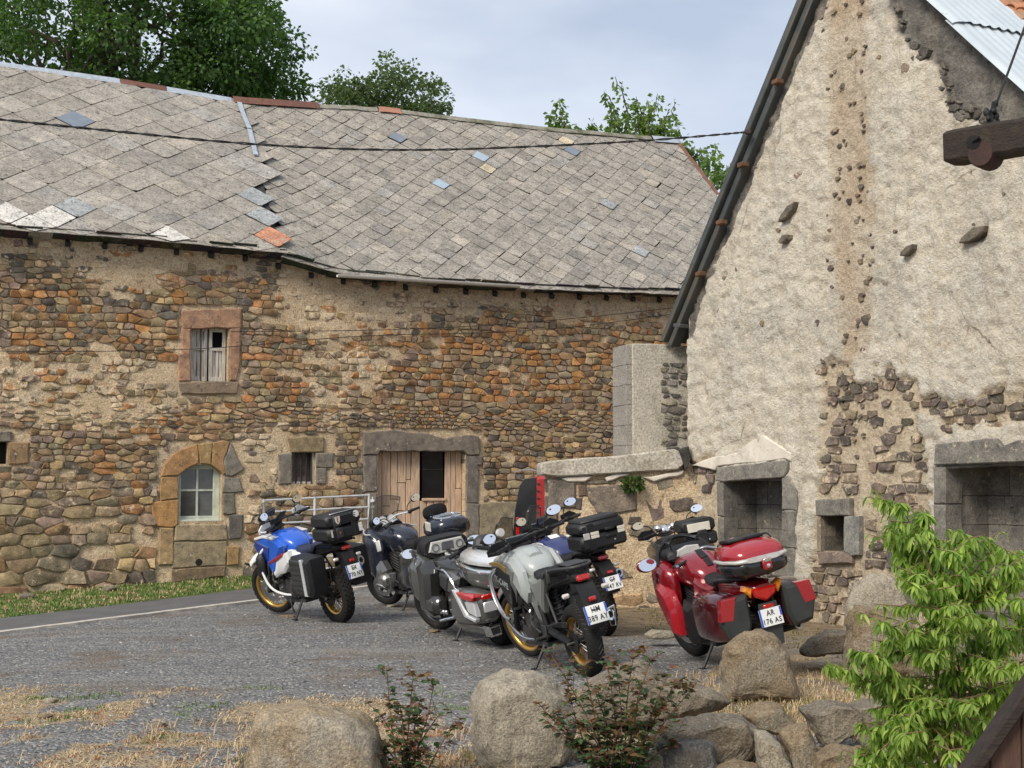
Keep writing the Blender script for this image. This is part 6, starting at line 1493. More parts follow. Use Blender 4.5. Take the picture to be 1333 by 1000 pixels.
        for sg in ((1, -1) if front else (1,)):
            part(W, 'brake_disc', M_steel, lambda q: (q.lathe([(.095, sg * .068), (.152, sg * .068), (.152, sg * .074), (.095, sg * .074)], 32, C, close=True), [q.tube([(x + .04 * math.sin(a), -sg * -.065 * 1, Rr + .04 * math.cos(a)), (x + .1 * math.sin(a + .4), sg * .071, Rr + .1 * math.cos(a + .4))], .007, 4) for a in (0, 1.05, 2.1, 3.14, 4.2, 5.25)]), T)
        if front: part(W, 'brake_caliper', M_black, lambda q: q.box((x - .13, .085, Rr + .03), (.06, .05, .11), .015, (0, R(20), 0)), T)
    def sides(s, name, m, fn, steer=False, parent=None):     # the same part on both sides, fn(collector, side)
        return [s.p(name, m, (lambda q, k=k: fn(q, k)), steer, parent) for k in (1, -1)]
    def fork(s, top=1.06, m=None, lower=None, y=.10):
        dx = (top - s.Rf) * math.tan(R(26))
        for k in (1, -1):
            f = s.p('fork_leg', m or M_black, lambda q: (q.tube([(s.wb, k * y, s.Rf - .02), (s.wb - dx * .5, k * y, s.Rf + (top - s.Rf) * .5)], .029, 10)), True)
            s.p('fork_tube', lower or M_steel, lambda q: q.tube([(s.wb - dx * .46, k * y, s.Rf + (top - s.Rf) * .46), (s.wb - dx, k * y, top)], .023, 10), True, f)
        s.p('triple_clamp', M_black, lambda q: (q.box((s.wb - dx, 0, top), (.08, 2 * y + .07, .03), .01, (0, R(-26), 0)), q.box((s.wb - dx * .75, 0, s.Rf + (top - s.Rf) * .75), (.08, 2 * y + .07, .05), .01, (0, R(-26), 0)), q.tube([(s.wb - dx, 0, top), (s.wb - dx * .7, 0, s.Rf + (top - s.Rf) * .7)], .03, 8)), True)
        s.ft = (s.wb - dx, top)
    def fender(s, m, hi=.02):
        def fn(q):
            pts = []; n = 12
            for i in range(n + 1):
                a = R(-38 + 118 * i / n)
                r = s.Rf + .022 + hi; pts.append((s.wb - math.sin(a) * r, s.Rf + math.cos(a) * r))
            v = []; f = []
            for (x, z) in pts:
                for (yy, dz) in ((-.068, -.045), (-.05, 0), (0, .012), (.05, 0), (.068, -.045)):
                    d = Vector((x - s.wb, z - s.Rf)).normalized(); v.append((x + d.x * dz, yy, z + d.y * dz))
            for i in range(n):
                for k in range(4): a = i * 5 + k; f.append((a, a + 1, a + 6, a + 5))
            q.add(v, f); q.add([(Vector(p) + Vector((0, 0, -.006))) for p in v], [t[::-1] for t in f])
        s.p('front_mudguard', m, fn, True, deg=60)
    def bars(s, x=.96, z=1.13, w=.41, m=None, guard=None, mirror=True, mz=.17, mw=.40, lever=True, rise=.05):
        cx, cz = s.ft
        s.p('handlebar', m or M_black, lambda q: q.tube([(x, w - .10, z), (x + .05, w - .2, z), (cx - .02, .13, cz + rise + .02), (cx, .05, cz + rise), (cx, -.05, cz + rise), (cx - .02, -.13, cz + rise + .02), (x + .05, -w + .2, z), (x, -w + .10, z)], .013, 8, curve=2), True)
        for k in (1, -1):
            s.p('grip', M_black, lambda q: q.tube([(x + .015, k * (w - .14), z), (x - .02, k * w, z - .005)], .018, 10), True)
            s.p('switch_block', M_black, lambda q: q.box((x + .02, k * (w - .17), z), (.045, .06, .05), .012), True)
            if lever: s.p('lever', M_dark, lambda q: q.tube([(x + .06, k * (w - .18), z), (x + .085, k * (w - .1), z - .005), (x + .07, k * (w + .0), z - .01)], .007, 6), True)
            if guard: s.p('handguard', guard, lambda q: (q.prism([(w - .2, z + .055), (w - .06, z + .07), (w + .02, z + .02), (w + .02, z - .03), (w - .1, z - .055), (w - .2, z - .03)] if k > 0 else [(-a, b_) for a, b_ in [(w - .2, z + .055), (w - .06, z + .07), (w + .02, z + .02), (w + .02, z - .03), (w - .1, z - .055), (w - .2, z - .03)]], x + .085, x + .115, .012, 'yz'), q.tube([(x - .02, k * (w + .01), z), (x + .06, k * (w + .02), z), (x + .11, k * (w - .05), z)], .009, 6)), True)
            if mirror: s.mirror(k, (x + .05, k * (w - .19), z + .02), (x + .07, k * mw, z + mz))
    def mirror(s, k, a, c, size=(.085, .052), body=None, steer=True, glass=None):
        mid = (a[0] + (c[0] - a[0]) * .35, a[1] + (c[1] - a[1]) * .2, a[2] + (c[2] - a[2]) * .75)
        m = s.p('mirror', body or M_black, lambda q: (q.tube([a, mid, c], .007, 6, curve=2), q.ball(c, (.028, size[0], size[1]), 14, 8)), steer)
        M = Matrix.Translation((c[0] - .012, c[1], c[2] + .002)) @ Matrix.Rotation(R(10 * k), 4, 'Z') @ Matrix.Rotation(R(-90 + 16), 4, 'Y')
        s.p('mirror_glass', glass or M_mirror, lambda q: q.lathe([(0, .020), (1, .020), (1, .012)], 18, M @ Matrix.Diagonal((size[1] * .90, size[0] * .92, 1, 1))), steer, m, 60)
    def screen(s, x0, z0, x1, z1, w0, w1, bulge, m, steer=False, edge=None, curve=.06):
        def fn(q):
            v = []; f = []; nu, nv_ = 10, 8
            for j in range(nv_ + 1):
                t = j / nv_; w = w0 + (w1 - w0) * t; w *= (1 - .35 * max(0, t - .75) ** 2 * 16 * .5)
                for i in range(nu + 1):
                    u = -1 + 2 * i / nu; v.append((x0 + (x1 - x0) * t - bulge * u * u + curve * math.sin(math.pi * t) * .5, w * u, z0 + (z1 - z0) * t - (.05 * u * u if j == nv_ else 0)))
            for j in range(nv_):
                for i in range(nu): a = j * (nu + 1) + i; f.append((a, a + 1, a + nu + 2, a + nu + 1))
            q.add(v, f)
        o = s.p('windscreen', m, fn, steer, deg=180)
        def rim_(q):
            mm = MB(); fn(mm); nn = 11; rows = len(mm.v) // nn; ed = [mm.v[j * nn] for j in range(rows)] + [mm.v[(rows - 1) * nn + i] for i in range(1, nn)] + [mm.v[j * nn + nn - 1] for j in range(rows - 2, -1, -1)]; q.tube(ed, .0042, 5)
        s.p('screen_edge', M_dark, rim_, steer, o); return o
    def engine(s, kind='twin', m=None, x=.75):
        m = m or M_engine
        e = s.p('engine', m, lambda q: (q.box((x, 0, .43), (.46, .32, .27), .06), q.box((x + .14, 0, .64), (.24, .28, .24), .03, (0, R(-12), 0)), q.box((x - .16, 0, .52), (.2, .26, .2), .05), [q.box((x + .15, 0, .56 + i * .028), (.27, .31, .010), .003, (0, R(-12), 0)) for i in range(6)]))
        for k in (1, -1):
            s.p('engine_cover', M_engs if kind == 'silver' else M_engine, lambda q: (q.lathe([(0, 0), (.10, 0), (.115, .015), (.115, .04), (.09, .055), (0, .06)], 22, Matrix.Translation((x - .06, k * .15, .42)) @ Matrix.Rotation(R(-90 * k), 4, 'X')), [q.ball((x - .06 + .105 * math.cos(a), k * .20, .42 + .105 * math.sin(a)), .009, 6, 4) for a in (0, 1.05, 2.1, 3.14, 4.2, 5.25)]), parent=e)
        if kind == 'boxer':
            for k in (1, -1): s.p('cylinder_head', M_engs, lambda q: (q.box((x + .18, k * .27, .44), (.19, .2, .15), .035), [q.box((x + .18, k * (.19 + i * .022), .44), (.21, .008, .17), .002) for i in range(5)]), parent=e)
        if kind == 'six':
            for k in (1, -1): s.p('cylinder_head', M_anth, lambda q: (q.box((x + .2, k * .29, .43), (.44, .18, .20), .05), q.box((x + .2, k * .385, .43), (.34, .02, .12), .008)), parent=e)
        s.p('radiator', M_black, lambda q: (q.box((x + .40, 0, .63), (.04, .36, .28), .01, (0, R(-10), 0)), [q.box((x + .375, 0, .52 + i * .025), (.03, .32, .004)) for i in range(9)]))
        s.p('skid_plate', M_dark, lambda q: q.prism([(x - .25, .25), (x + .2, .23), (x + .36, .36), (x + .34, .40), (x + .18, .28), (x - .25, .29)], -.15, .15, .0))
        return e
    def chassis(s, m=None, spar=True, drive=-1):
        m = m or M_black
        s.p('frame', m, lambda q: [(q.tube([(.46, k * .13, .38), (.52, k * .14, .62), (.66, k * .15, .78), (.98, k * .12, .90), (s.wb - .36, 0, .96)], .024, 8, curve=2), q.tube([(.98, k * .12, .88), (1.0, k * .15, .6), (.95, k * .14, .34), (.6, k * .13, .27), (.46, k * .13, .36)], .016, 8, curve=2), q.tube([(.54, k * .13, .62), (.2, k * .11, .76), (-.24, k * .09, .84)], .014, 6), q.tube([(.62, k * .14, .76), (.2, k * .11, .82), (-.24, k * .09, .86)], .014, 6)) for k in (1, -1)] and None)
        s.p('swingarm', m, lambda q: [q.tube([(.47, k * .11, .40), (.25, k * .125, .385), (.0, k * .11, s.Rr)], [.042, .036, .03], 8) for k in (1, -1)] and q.tube([(.47, -.13, .4), (.47, .13, .4)], .04, 10))
        s.p('shock_spring', M_dark, lambda q: (q.tube([(.36, 0, .42), (.44, 0, .72)], .022, 8), q.tube([(.365 + .07 * t / 40 + .0, .042 * math.sin(t * .9), .45 + .24 * t / 40 + .0) if False else (.36 + .08 * t / 56 + .04 * math.cos(t * .75), .042 * math.sin(t * .75), .44 + .26 * t / 56) for t in range(57)], .008, 5)))
        s.p('chain_guard', M_black, lambda q: (q.box((.22, .10, .47), (.40, .02, .05), .006, (0, R(4), 0)), q.lathe([(.0, -.006), (.1, -.006), (.1, .006), (0, .006)], 24, Matrix.Translation((0, .085, s.Rr)) @ RX90), q.tube([(.0, .085, s.Rr + .1), (.48, .085, .46)], .012, 4), q.tube([(.0, .085, s.Rr - .1), (.48, .085, .36)], .012, 4)))
        s.p('axle_nut', M_steel, lambda q: q.tube([(0, -.15, s.Rr), (0, .15, s.Rr)], .014, 8))
        rk = random.Random(int(s.wb * 1000) + s.b.name.__len__())
        for i in range(7):
            k = 1 if i % 3 else -1; a = Vector((rk.uniform(.5, 1.05), k * rk.uniform(.13, .19), rk.uniform(.34, .8))); c = a + Vector((rk.uniform(-.3, .3), k * rk.uniform(-.03, .02), rk.uniform(-.25, .25)))
            s.p('hose', rk.choice([M_black, M_dark, M_steel]), lambda q: q.tube([a, (a + c) / 2 + Vector((rk.uniform(-.08, .08), k * .03, rk.uniform(-.08, .08))), c], rk.uniform(.006, .012), 6, curve=2))
        for k in (1, -1): s.p('brake_hose', M_black, lambda q: q.tube([(s.wb - .50, k * .22, 1.12), (s.wb - .34, k * .18, 1.16), (s.wb - .24, k * .10, .98), (s.wb - .16, k * .10, .7), (s.wb - .1, k * .1, s.Rf + .08)], .0065, 5, curve=2), True)
        for k in (1, -1):
            s.p('footpeg', M_dark, lambda q: (q.tube([(.46, k * .14, .36), (.45, k * .27, .36)], .013, 6), q.box((.50, k * .16, .40), (.12, .015, .12), .005)))
            s.p('pillion_peg', M_dark, lambda q: (q.tube([(.14, k * .14, .50), (.12, k * .25, .50)], .011, 6), q.tube([(.32, k * .13, .70), (.14, k * .15, .5)], .012, 6)))
        a = R(s.lean); L = .42; y0 = .14; d = Vector((.05, math.cos(R(38)), -math.sin(R(38))))
        t = .30; yy = y0 + .20; zz = -math.tan(a) * 0
        s.p('side_stand', M_black, lambda q: (q.tube([(.62, .13, .27), (.56, .30, math.tan(a) * .30 + .012)], .016, 6), q.box((.56, .31, math.tan(a) * .31 + .006), (.08, .05, .012), .003, (a, 0, 0))))
    def muffler(s, k=-1, x0=.38, z0=.40, x1=-.28, z1=.62, r=.058, m=None, tip=None, y=.19, oval=1.0):
        s.p('exhaust_pipe', M_steel, lambda q: q.tube([(1.02, k * .08, .58), (1.08, k * .10, .48), (1.05, k * .11, .34), (.85, k * .12, .24), (.55, k * .14, .28), (x0, k * y, z0)], .021, 8, curve=2))
        mu = s.p('muffler', m or M_dark, lambda q: q.tube([(x0 + .02, k * y, z0), (x0 - .06, k * y, z0 + .02), (x0 - .12, k * y, z0 + (z1 - z0) * .2), (x1 + .04, k * y, z1 - .01), (x1, k * y, z1)], [r * .45, r * .8, r, r, r * .8], 14))
        d = Vector((x1 - x0, 0, z1 - z0)).normalized()
        s.p('muffler_tip', tip or M_steel, lambda q: (q.tube([Vector((x1, k * y, z1)), Vector((x1, k * y, z1)) + d * .02], r * .72, 14)), parent=mu)
        s.p('outlet', M_hole, lambda q: q.tube([Vector((x1, k * y, z1)) + d * .019, Vector((x1, k * y, z1)) + d * .0225], r * .42, 12), parent=mu)
    def plate(s, x, z, tilt, l1, l2, w=.21, h=.13, arm=True):
        M = Matrix.Translation((x, 0, z)) @ Matrix.Rotation(R(tilt), 4, 'Y')
        pl = s.p('number_plate', M_plate, lambda q: q.add(*boxvf((.006, w, h), .002), M))
        for k in (1, -1): s.p('plate_band', M_plateb, lambda q: q.add(*boxvf((.002, .017, h * .5 if k < 0 else h), .0), M @ Matrix.Translation((-.0045, k * (w / 2 - .0085), h * .225 if k < 0 else 0))), parent=pl)
        B = M @ Matrix.Translation((-.0055, 0, 0)) @ Matrix(((0, 0, -1, 0), (-1, 0, 0, 0), (0, 1, 0, 0), (0, 0, 0, 1)))
        for tx, dy in ((l1, .030), (l2, -.030)):
            o = put_text(tx, .056, B @ Matrix.Translation((0, dy, 0)), pl, M_text, 'plate_lettering')
            for q in o.data.vertices: q.co = s.warp(q.co)
        if 0: put_text(l1, .056, B @ Matrix.Translation((0, .030, 0)), pl, M_text, 'plate_lettering'); put_text(l2, .056, B @ Matrix.Translation((0, -.030, 0)), pl, M_text, 'plate_lettering')
    def tail(s, x=-.30, z=.84, px=-.46, pz=.60, l1='', l2='', tilt=18, ind=.13):
        s.p('tail_unit', M_black, lambda q: (q.loft([(x - .03, 0, z, .06, .03, .03), (x + .06, 0, z, .085, .05, .05), (x + .3, 0, z - .01, .11, .06, .06), (x + .5, 0, z - .03, .12, .06, .08)], 14, 3), q.prism([(x + .10, z - .04), (x - .02, z - .04), (px - .0, pz + .09), (px + .0, pz - .1), (px + .035, pz - .1), (x + .04, z - .14)], -.085, .085, .0)))
        s.p('tail_light', M_tail, lambda q: q.box((x - .035, 0, z), (.03, .13, .05), .012, (0, R(12), 0)))
        s.p('plate_light', M_tail, lambda q: q.box((px - .015, 0, pz + .10), (.025, .07, .028), .006, (0, R(tilt), 0)))
        for k in (1, -1):
            i = s.p('indicator', M_black, lambda q: q.tube([(x + .0, k * .07, z - .10), (x - .01, k * ind, z - .10)], .010, 6)); s.p('indicator_lens', M_clear, lambda q: q.box((x - .02, k * (ind + .02), z - .10), (.035, .07, .032), .011), parent=i)
        s.plate(px - .040, pz, tilt, l1, l2); s.p('plate_bracket', M_black, lambda q: q.box((px - .01, 0, pz), (.05, .06, .06)))
    def box_case(s, x, z, w, d, h, m, lid=.52, yaw=0, name='top_case', fore=.0):
        T0 = Matrix.Translation((x, 0, z)) @ Matrix.Rotation(R(yaw), 4, 'Z')
        ob = s.p(name, m, lambda q: (q.add(*boxvf((d, w, h * lid), .03), T0 @ Matrix.Translation((0, 0, h * lid / 2))), q.add(*boxvf((d * .6, w * .5, .05), .01), T0 @ Matrix.Translation((0, 0, -.02)))))
        s.p('lid', m, lambda q: q.add(*boxvf((d * .99, w * .99, h * (1 - lid)), .035), T0 @ Matrix.Translation((0, 0, h * lid + h * (1 - lid) / 2 + .006))), parent=ob)
        return ob, T0
def boxvf(d, bev):
    q = MB(); q.box((0, 0, 0), d, bev); return q.v, q.f
def mir(o, k): return o

def adv_body(B, tank, shroud, seat, side=None, rear=None, beak=None):
    B.p('fuel_tank', tank, lambda q: q.loft([(.60, 0, .81, .09, .07, .08), (.68, 0, .855, .15, .095, .12), (.82, 0, .90, .195, .12, .16), (.98, 0, .925, .215, .125, .18), (1.10, 0, .925, .205, .105, .18), (1.19, 0, .90, .16, .08, .16), (1.23, 0, .88, .10, .05, .1)], 20, 2.7), deg=60)
    B.p('seat', seat, lambda q: (q.loft([(.16, 0, .845, .11, .035, .05), (.22, 0, .84, .145, .045, .06), (.42, 0, .80, .15, .045, .07), (.58, 0, .80, .115, .05, .07), (.68, 0, .84, .085, .05, .07), (.71, 0, .85, .05, .03, .05)], 18, 3), ), deg=60)
    B.p('pillion_seat', seat, lambda q: q.loft([(-.24, 0, .885, .08, .03, .03), (-.20, 0, .885, .12, .04, .04), (.02, 0, .89, .145, .045, .05), (.17, 0, .875, .14, .045, .06), (.23, 0, .86, .11, .03, .05)], 18, 3), deg=60)
    for k in (1, -1):
        sh = [(.70, .88), (.86, .97), (1.12, 1.0), (1.33, .95), (1.40, .87), (1.33, .80), (1.16, .68), (1.04, .55), (.95, .60), (.86, .72), (.76, .80)]
        B.p('shroud', shroud, lambda q: q.prism(sh, k * .15, k * .255, .04))
        if side: B.p('side_panel', side, lambda q: q.prism([(.30, .80), (.56, .80), (.72, .84), (.78, .74), (.64, .54), (.56, .48), (.50, .60), (.36, .72)], k * .10, k * .165, .025))
    if beak: B.p('beak', beak, lambda q: q.loft([(1.28, 0, .90, .16, .08, .10), (1.45, 0, .92, .13, .06, .07), (1.62, 0, .87, .08, .03, .03), (1.74, 0, .82, .03, .012, .012)], 16, 2.6), deg=60)
def cockpit(B, x=1.30, z=1.06, w=.15, h=.10, m=None):
    B.p('cockpit', M_black, lambda q: (q.loft([(x - .02, 0, z, w + .01, h * .6, h * .7), (x + .06, 0, z - .02, w + .03, h * .8, h), (x + .16, 0, z - .06, w - .02, h * .7, h), (x + .24, 0, z - .10, w * .5, h * .5, h * .7)], 16, 3)))
    B.p('display', m or M_screen, lambda q: q.box((x - .03, 0, z + .02), (.016, w * 1.75, h * 1.15), .006, (0, R(-32), 0)))
    B.p('headlight', M_clear, lambda q: q.ball((x + .24, 0, z - .1), (.06, w * .6, h * .7), 12, 8))
def crash_bar(B, m, pts, r=.014):
    for k in (1, -1): B.p('crash_bar', m, lambda q: [q.tube([(a, b * k, c) for a, b, c in p], r, 8, curve=2) for p in pts] and None)

# --- blue and white adventure motorcycle with hard cases
B = Bike('adventure_motorcycle', 'blue and white adventure motorcycle with black top case and gold rims, leftmost', (-2.10, 18.3), 128, 12, rim=M_gold, knob=True, steer=20); B.lift = 0.10
B.fork(m=M_dark, lower=M_gold); B.fender(M_white, .05); B.chassis(); B.engine(); B.muffler(x1=-.34, z1=.68, r=.06, y=.22, m=M_steel, z0=.5)
adv_body(B, M_blue, M_blue, M_seatn, M_white, None, M_white)
for k in (1, -1):
    B.p('lower_panel', M_white, lambda q: q.prism([(.62, .82), (.84, .76), (1.08, .66), (1.02, .54), (.90, .58), (.76, .60), (.60, .70)], k * .16, k * .245, .025))
    B.p('stripe', M_redp, lambda q: q.prism([(.72, .80), (.88, .755), (1.08, .70), (1.08, .675), (.86, .725), (.72, .772)], k * .20, k * .262, .004))
    B.p('upper_panel', M_white, lambda q: q.prism([(.86, .985), (1.12, 1.015), (1.36, .97), (1.36, .94), (1.12, .975), (.88, .955)], k * .16, k * .262, .006))
    B.p('dark_panel', M_blued, lambda q: q.prism([(1.0, .86), (1.34, .93), (1.40, .875), (1.33, .79), (1.18, .70), (1.08, .72)], k * .20, k * .268, .012))
cockpit(B, 1.30, 1.10, .13, .10); B.bars(.97, 1.15, .43, M_black, M_white, mw=.34, mz=.16)
B.screen(1.42, 1.04, 1.30, 1.40, .13, .11, .06, M_wind, True)
B.p('navigator', M_black, lambda q: q.box((1.20, .03, 1.27), (.03, .17, .11), .01, (0, R(-25), 0)), True); B.p('navigator_screen', M_screen, lambda q: q.box((1.182, .03, 1.265), (.006, .15, .09), .002, (0, R(-25), 0)), True)
B.p('phone_holder', M_black, lambda q: q.box((1.10, -.04, 1.20), (.03, .13, .15), .01, (R(18), R(-48), 0)), True); B.p('phone_screen', M_paper, lambda q: q.box((1.085, -.04, 1.212), (.006, .11, .13), .002, (R(18), R(-48), 0)), True)
crash_bar(B, M_white, [[(1.08, .20, .88), (1.22, .30, .80), (1.20, .32, .62), (1.06, .30, .42), (.82, .22, .34), (.66, .16, .36)], [(1.22, .30, .76), (1.30, .22, .70), (1.24, .1, .62)]], .016)
for k in (1, -1): B.p('bar_bag', M_black, lambda q: q.box((1.22, k * .29, .66), (.16, .12, .27), .05, (0, R(-8), 0)))
B.p('luggage_rack', M_black, lambda q: (q.box((-.22, 0, .945), (.34, .24, .018), .006), [q.tube([(.15, k * .13, .82), (-.02, k * .16, .92), (-.4, k * .16, .93)], .011, 6, curve=1) for k in (1, -1)], [q.tube([(.28, k * .2, .74), (-.3, k * .2, .74), (-.30, k * .2, .5), (.2, k * .2, .5)], .011, 6) for k in (1, -1)]))
ob, T0 = B.box_case(-.30, .97, .50, .40, .31, M_case, .5)
def rib_faces(q):
    for i in range(5): q.add(*boxvf((.012, .26, .012), .003), T0 @ Matrix.Translation((-.202, -.03, .19 + i * .022)))
    for yy in (-.12, .12): q.add(*boxvf((.03, .07, .29), .008), T0 @ Matrix.Translation((-.19, yy, .155)))
    for yy in (-.2, .2): q.add(*boxvf((.02, .05, .12), .006), T0 @ Matrix.Translation((-.195, yy, .07)))
B.p('case_ribs', M_case, rib_faces, parent=ob); B.p('lock_strap', M_dark, lambda q: (q.add(*boxvf((.016, .09, .13), .005), T0 @ Matrix.Translation((-.205, .10, .24))), q.add(*boxvf((.016, .09, .12), .005), T0 @ Matrix.Translation((-.205, .09, .09)))), parent=ob)
B.p('top_rail', M_steel, lambda q: q.add(*boxvf((.02, .34, .012), .004), T0 @ Matrix.Translation((-.16, .0, .323))), parent=ob)
B.p('shield_sticker', M_cream, lambda q: q.prism([(.065, .29), (.135, .29), (.135, .24), (.12, .21), (.10, .195), (.08, .21), (.065, .24)], -.213, -.216, 0, 'yz', T0), parent=ob)
B.p('shield_stripe', M_redp, lambda q: q.prism([(.095, .288), (.106, .288), (.106, .215), (.095, .215)], -.2165, -.2175, 0, 'yz', T0), parent=ob)
B.p('round_sticker', M_paper, lambda q: q.lathe([(0, 0), (.042, 0), (.042, .004), (0, .004)], 20, T0 @ Matrix.Translation((-.202, -.17, .265)) @ Matrix.Rotation(R(-90), 4, 'Y')), parent=ob)
B.p('tall_sticker', M_paper, lambda q: q.add(*boxvf((.004, .048, .10), 0), T0 @ Matrix.Translation((-.206, -.205, .10))), parent=ob); B.p('tall_sticker', M_clear, lambda q: q.add(*boxvf((.004, .022, .09), 0), T0 @ Matrix.Translation((-.207, .20, .10))), parent=ob)
B.p('crest', M_gold, lambda q: q.prism([(.075, .10), (.105, .10), (.09, .065)], -.214, -.217, 0, 'yz', T0), parent=ob)
for k in (1, -1):
    o = [(-.22, .80), (.22, .82), (.26, .78), (.24, .50), (.16, .42), (-.16, .42), (-.22, .50)]
    pn = B.p('side_case', M_case, lambda q: q.prism(o, k * .20, k * .44, .04)); B.p('case_face', M_caseg, lambda q: q.prism([(-.03, .785), (.21, .795), (.225, .76), (.205, .52), (.14, .455), (-.03, .455)], k * .43, k * .452, .012), parent=pn)
    B.p('case_trim', M_silver, lambda q: q.prism([(-.10, .80), (-.045, .80), (-.045, .44), (-.10, .44)], k * .42, k * .456, .008), parent=pn)
    B.p('case_grooves', M_case, lambda q: [q.box((.09, k * .453, .50 + i * .05), (.22, .006, .006)) for i in range(6)] and None, parent=pn)
B.tail(-.40, .86, -.50, .63, 'EX', '770 NY', 20, .14)

# --- dark tourer with big screen and backrest on its top case
B = Bike('touring_motorcycle', 'black touring motorcycle with tall clear screen and backrest on its top case', (-.88, 19.5), 124, 10, wb=1.50, Rf=.305, Rr=.32, wf=.12, wr=.18, rim=M_alloy, style='alloy', steer=24); B.lift = 0.13
B.fork(1.0, M_black, M_steel); B.fender(M_inkb); B.chassis(); B.engine('boxer'); B.muffler(1, .3, .34, -.3, .42, .07, M_chrome)
B.p('fuel_tank', M_inkb, lambda q: q.loft([(.58, 0, .80, .10, .08, .1), (.7, 0, .86, .18, .11, .16), (.9, 0, .90, .24, .13, .2), (1.1, 0, .90, .25, .11, .22), (1.22, 0, .88, .2, .08, .2)], 20, 2.6), deg=60)
for k in (1, -1):
    B.p('fairing', M_inkb, lambda q: q.loft([(.98, k * .2, .66, .08, .16, .14), (1.12, k * .22, .72, .15, .24, .32), (1.3, k * .19, .78, .17, .24, .32), (1.48, k * .14, .80, .13, .16, .2), (1.62, k * .08, .78, .06, .06, .08)], 18, 2.6), deg=60)
    B.p('lower_fairing', M_gun, lambda q: q.prism([(.86, .56), (1.0, .66), (1.18, .62), (1.24, .48), (1.1, .34), (.92, .36)], k * .2, k * .33, .05))
    B.p('silver_trim', M_silver, lambda q: q.tube([(1.42, k * .26, 1.0), (1.2, k * .37, .94), (1.04, k * .36, .95)], .012, 6, curve=2))
    B.p('side_case', M_inkb, lambda q: q.loft([(-.30, k * .34, .60, .09, .14, .14), (-.25, k * .34, .60, .13, .19, .18), (.0, k * .34, .60, .14, .2, .2), (.22, k * .33, .60, .12, .18, .18), (.30, k * .32, .6, .07, .12, .12)], 18, 3.2), deg=60)
    B.p('air_intake', M_paper if k > 0 else M_black, lambda q: q.box((.98, k * .295, .80), (.11, .02, .12), .008, (0, R(10), 0)))
    B.p('crash_bar', M_steel, lambda q: q.tube([(1.06, k * .18, .30), (1.1, k * .36, .38), (.98, k * .40, .42), (.88, k * .34, .36)], .013, 8, curve=2))
B.p('seat', M_seat, lambda q: q.loft([(-.24, 0, .84, .12, .04, .06), (-.1, 0, .86, .17, .05, .08), (.2, 0, .85, .18, .05, .09), (.26, 0, .80, .17, .04, .08), (.5, 0, .78, .15, .05, .08), (.66, 0, .82, .1, .05, .07)], 18, 3), deg=60)
B.p('dash', M_black, lambda q: (q.loft([(1.16, 0, 1.0, .22, .05, .08), (1.26, 0, 1.06, .20, .08, .1), (1.40, 0, 1.05, .17, .06, .12), (1.5, 0, .98, .1, .04, .1)], 16, 2.6)))
for yy in (-.07, .07): B.p('instrument', M_dial, lambda q: q.lathe([(0, 0), (.05, 0), (.055, .008), (.055, -.03)], 18, Matrix.Translation((1.17, yy, 1.10)) @ Matrix.Rotation(R(-58), 4, 'Y')))
B.p('fork_yoke', M_silver, lambda q: (q.box((1.12, 0, 1.045), (.09, .26, .025), .01), q.lathe([(0, 0), (.035, 0), (.035, .02), (0, .022)], 14, Matrix.Translation((1.12, .1, 1.055))), q.lathe([(0, 0), (.035, 0), (.035, .02), (0, .022)], 14, Matrix.Translation((1.12, -.1, 1.055)))), True)
B.ft = (1.10, 1.04); B.bars(.90, 1.10, .40, M_silver, None, mw=.46, mz=.12)
B.screen(1.46, .98, 1.20, 1.42, .22, .24, .12, M_wind)
B.p('luggage_rack', M_black, lambda q: (q.box((-.3, 0, .91), (.36, .22, .02), .006), q.box((-.16, 0, .87), (.1, .2, .08), .01)))
tcs = B.p('top_case', M_inkb, lambda q: q.loft([(-.62, 0, 1.04, .14, .09, .08), (-.57, 0, 1.03, .23, .13, .10), (-.40, 0, 1.03, .27, .15, .11), (-.22, 0, 1.03, .26, .15, .11), (-.12, 0, 1.02, .19, .11, .09)], 20, 3), deg=60)
B.p('backrest', M_seat, lambda q: q.loft([(-.19, 0, 1.22, .10, .07, .08), (-.16, 0, 1.23, .17, .10, .10), (-.10, 0, 1.22, .17, .095, .10), (-.07, 0, 1.2, .12, .07, .08)], 18, 2.6), parent=tcs, deg=60)
B.p('case_rack', M_chrome, lambda q: [q.tube([(-.18, k * .05, 1.185), (-.34, k * .19, 1.185), (-.52, k * .17, 1.16), (-.55, k * .03, 1.16)], .010, 6, curve=2) for k in (1, -1)] and [q.tube([(-.25 - i * .06, -.15, 1.182 - i * .004), (-.25 - i * .06, .15, 1.182 - i * .004)], .006, 5) for i in range(5)] and None, parent=tcs)
B.p('side_reflector', M_clear, lambda q: q.prism([(-.42, 1.13), (-.30, 1.15), (-.30, 1.03), (-.42, 1.02)], .255, .275, .006), parent=tcs)
B.tail(-.34, .80, -.46, .58, 'FD', '214 LK', 18, .16)

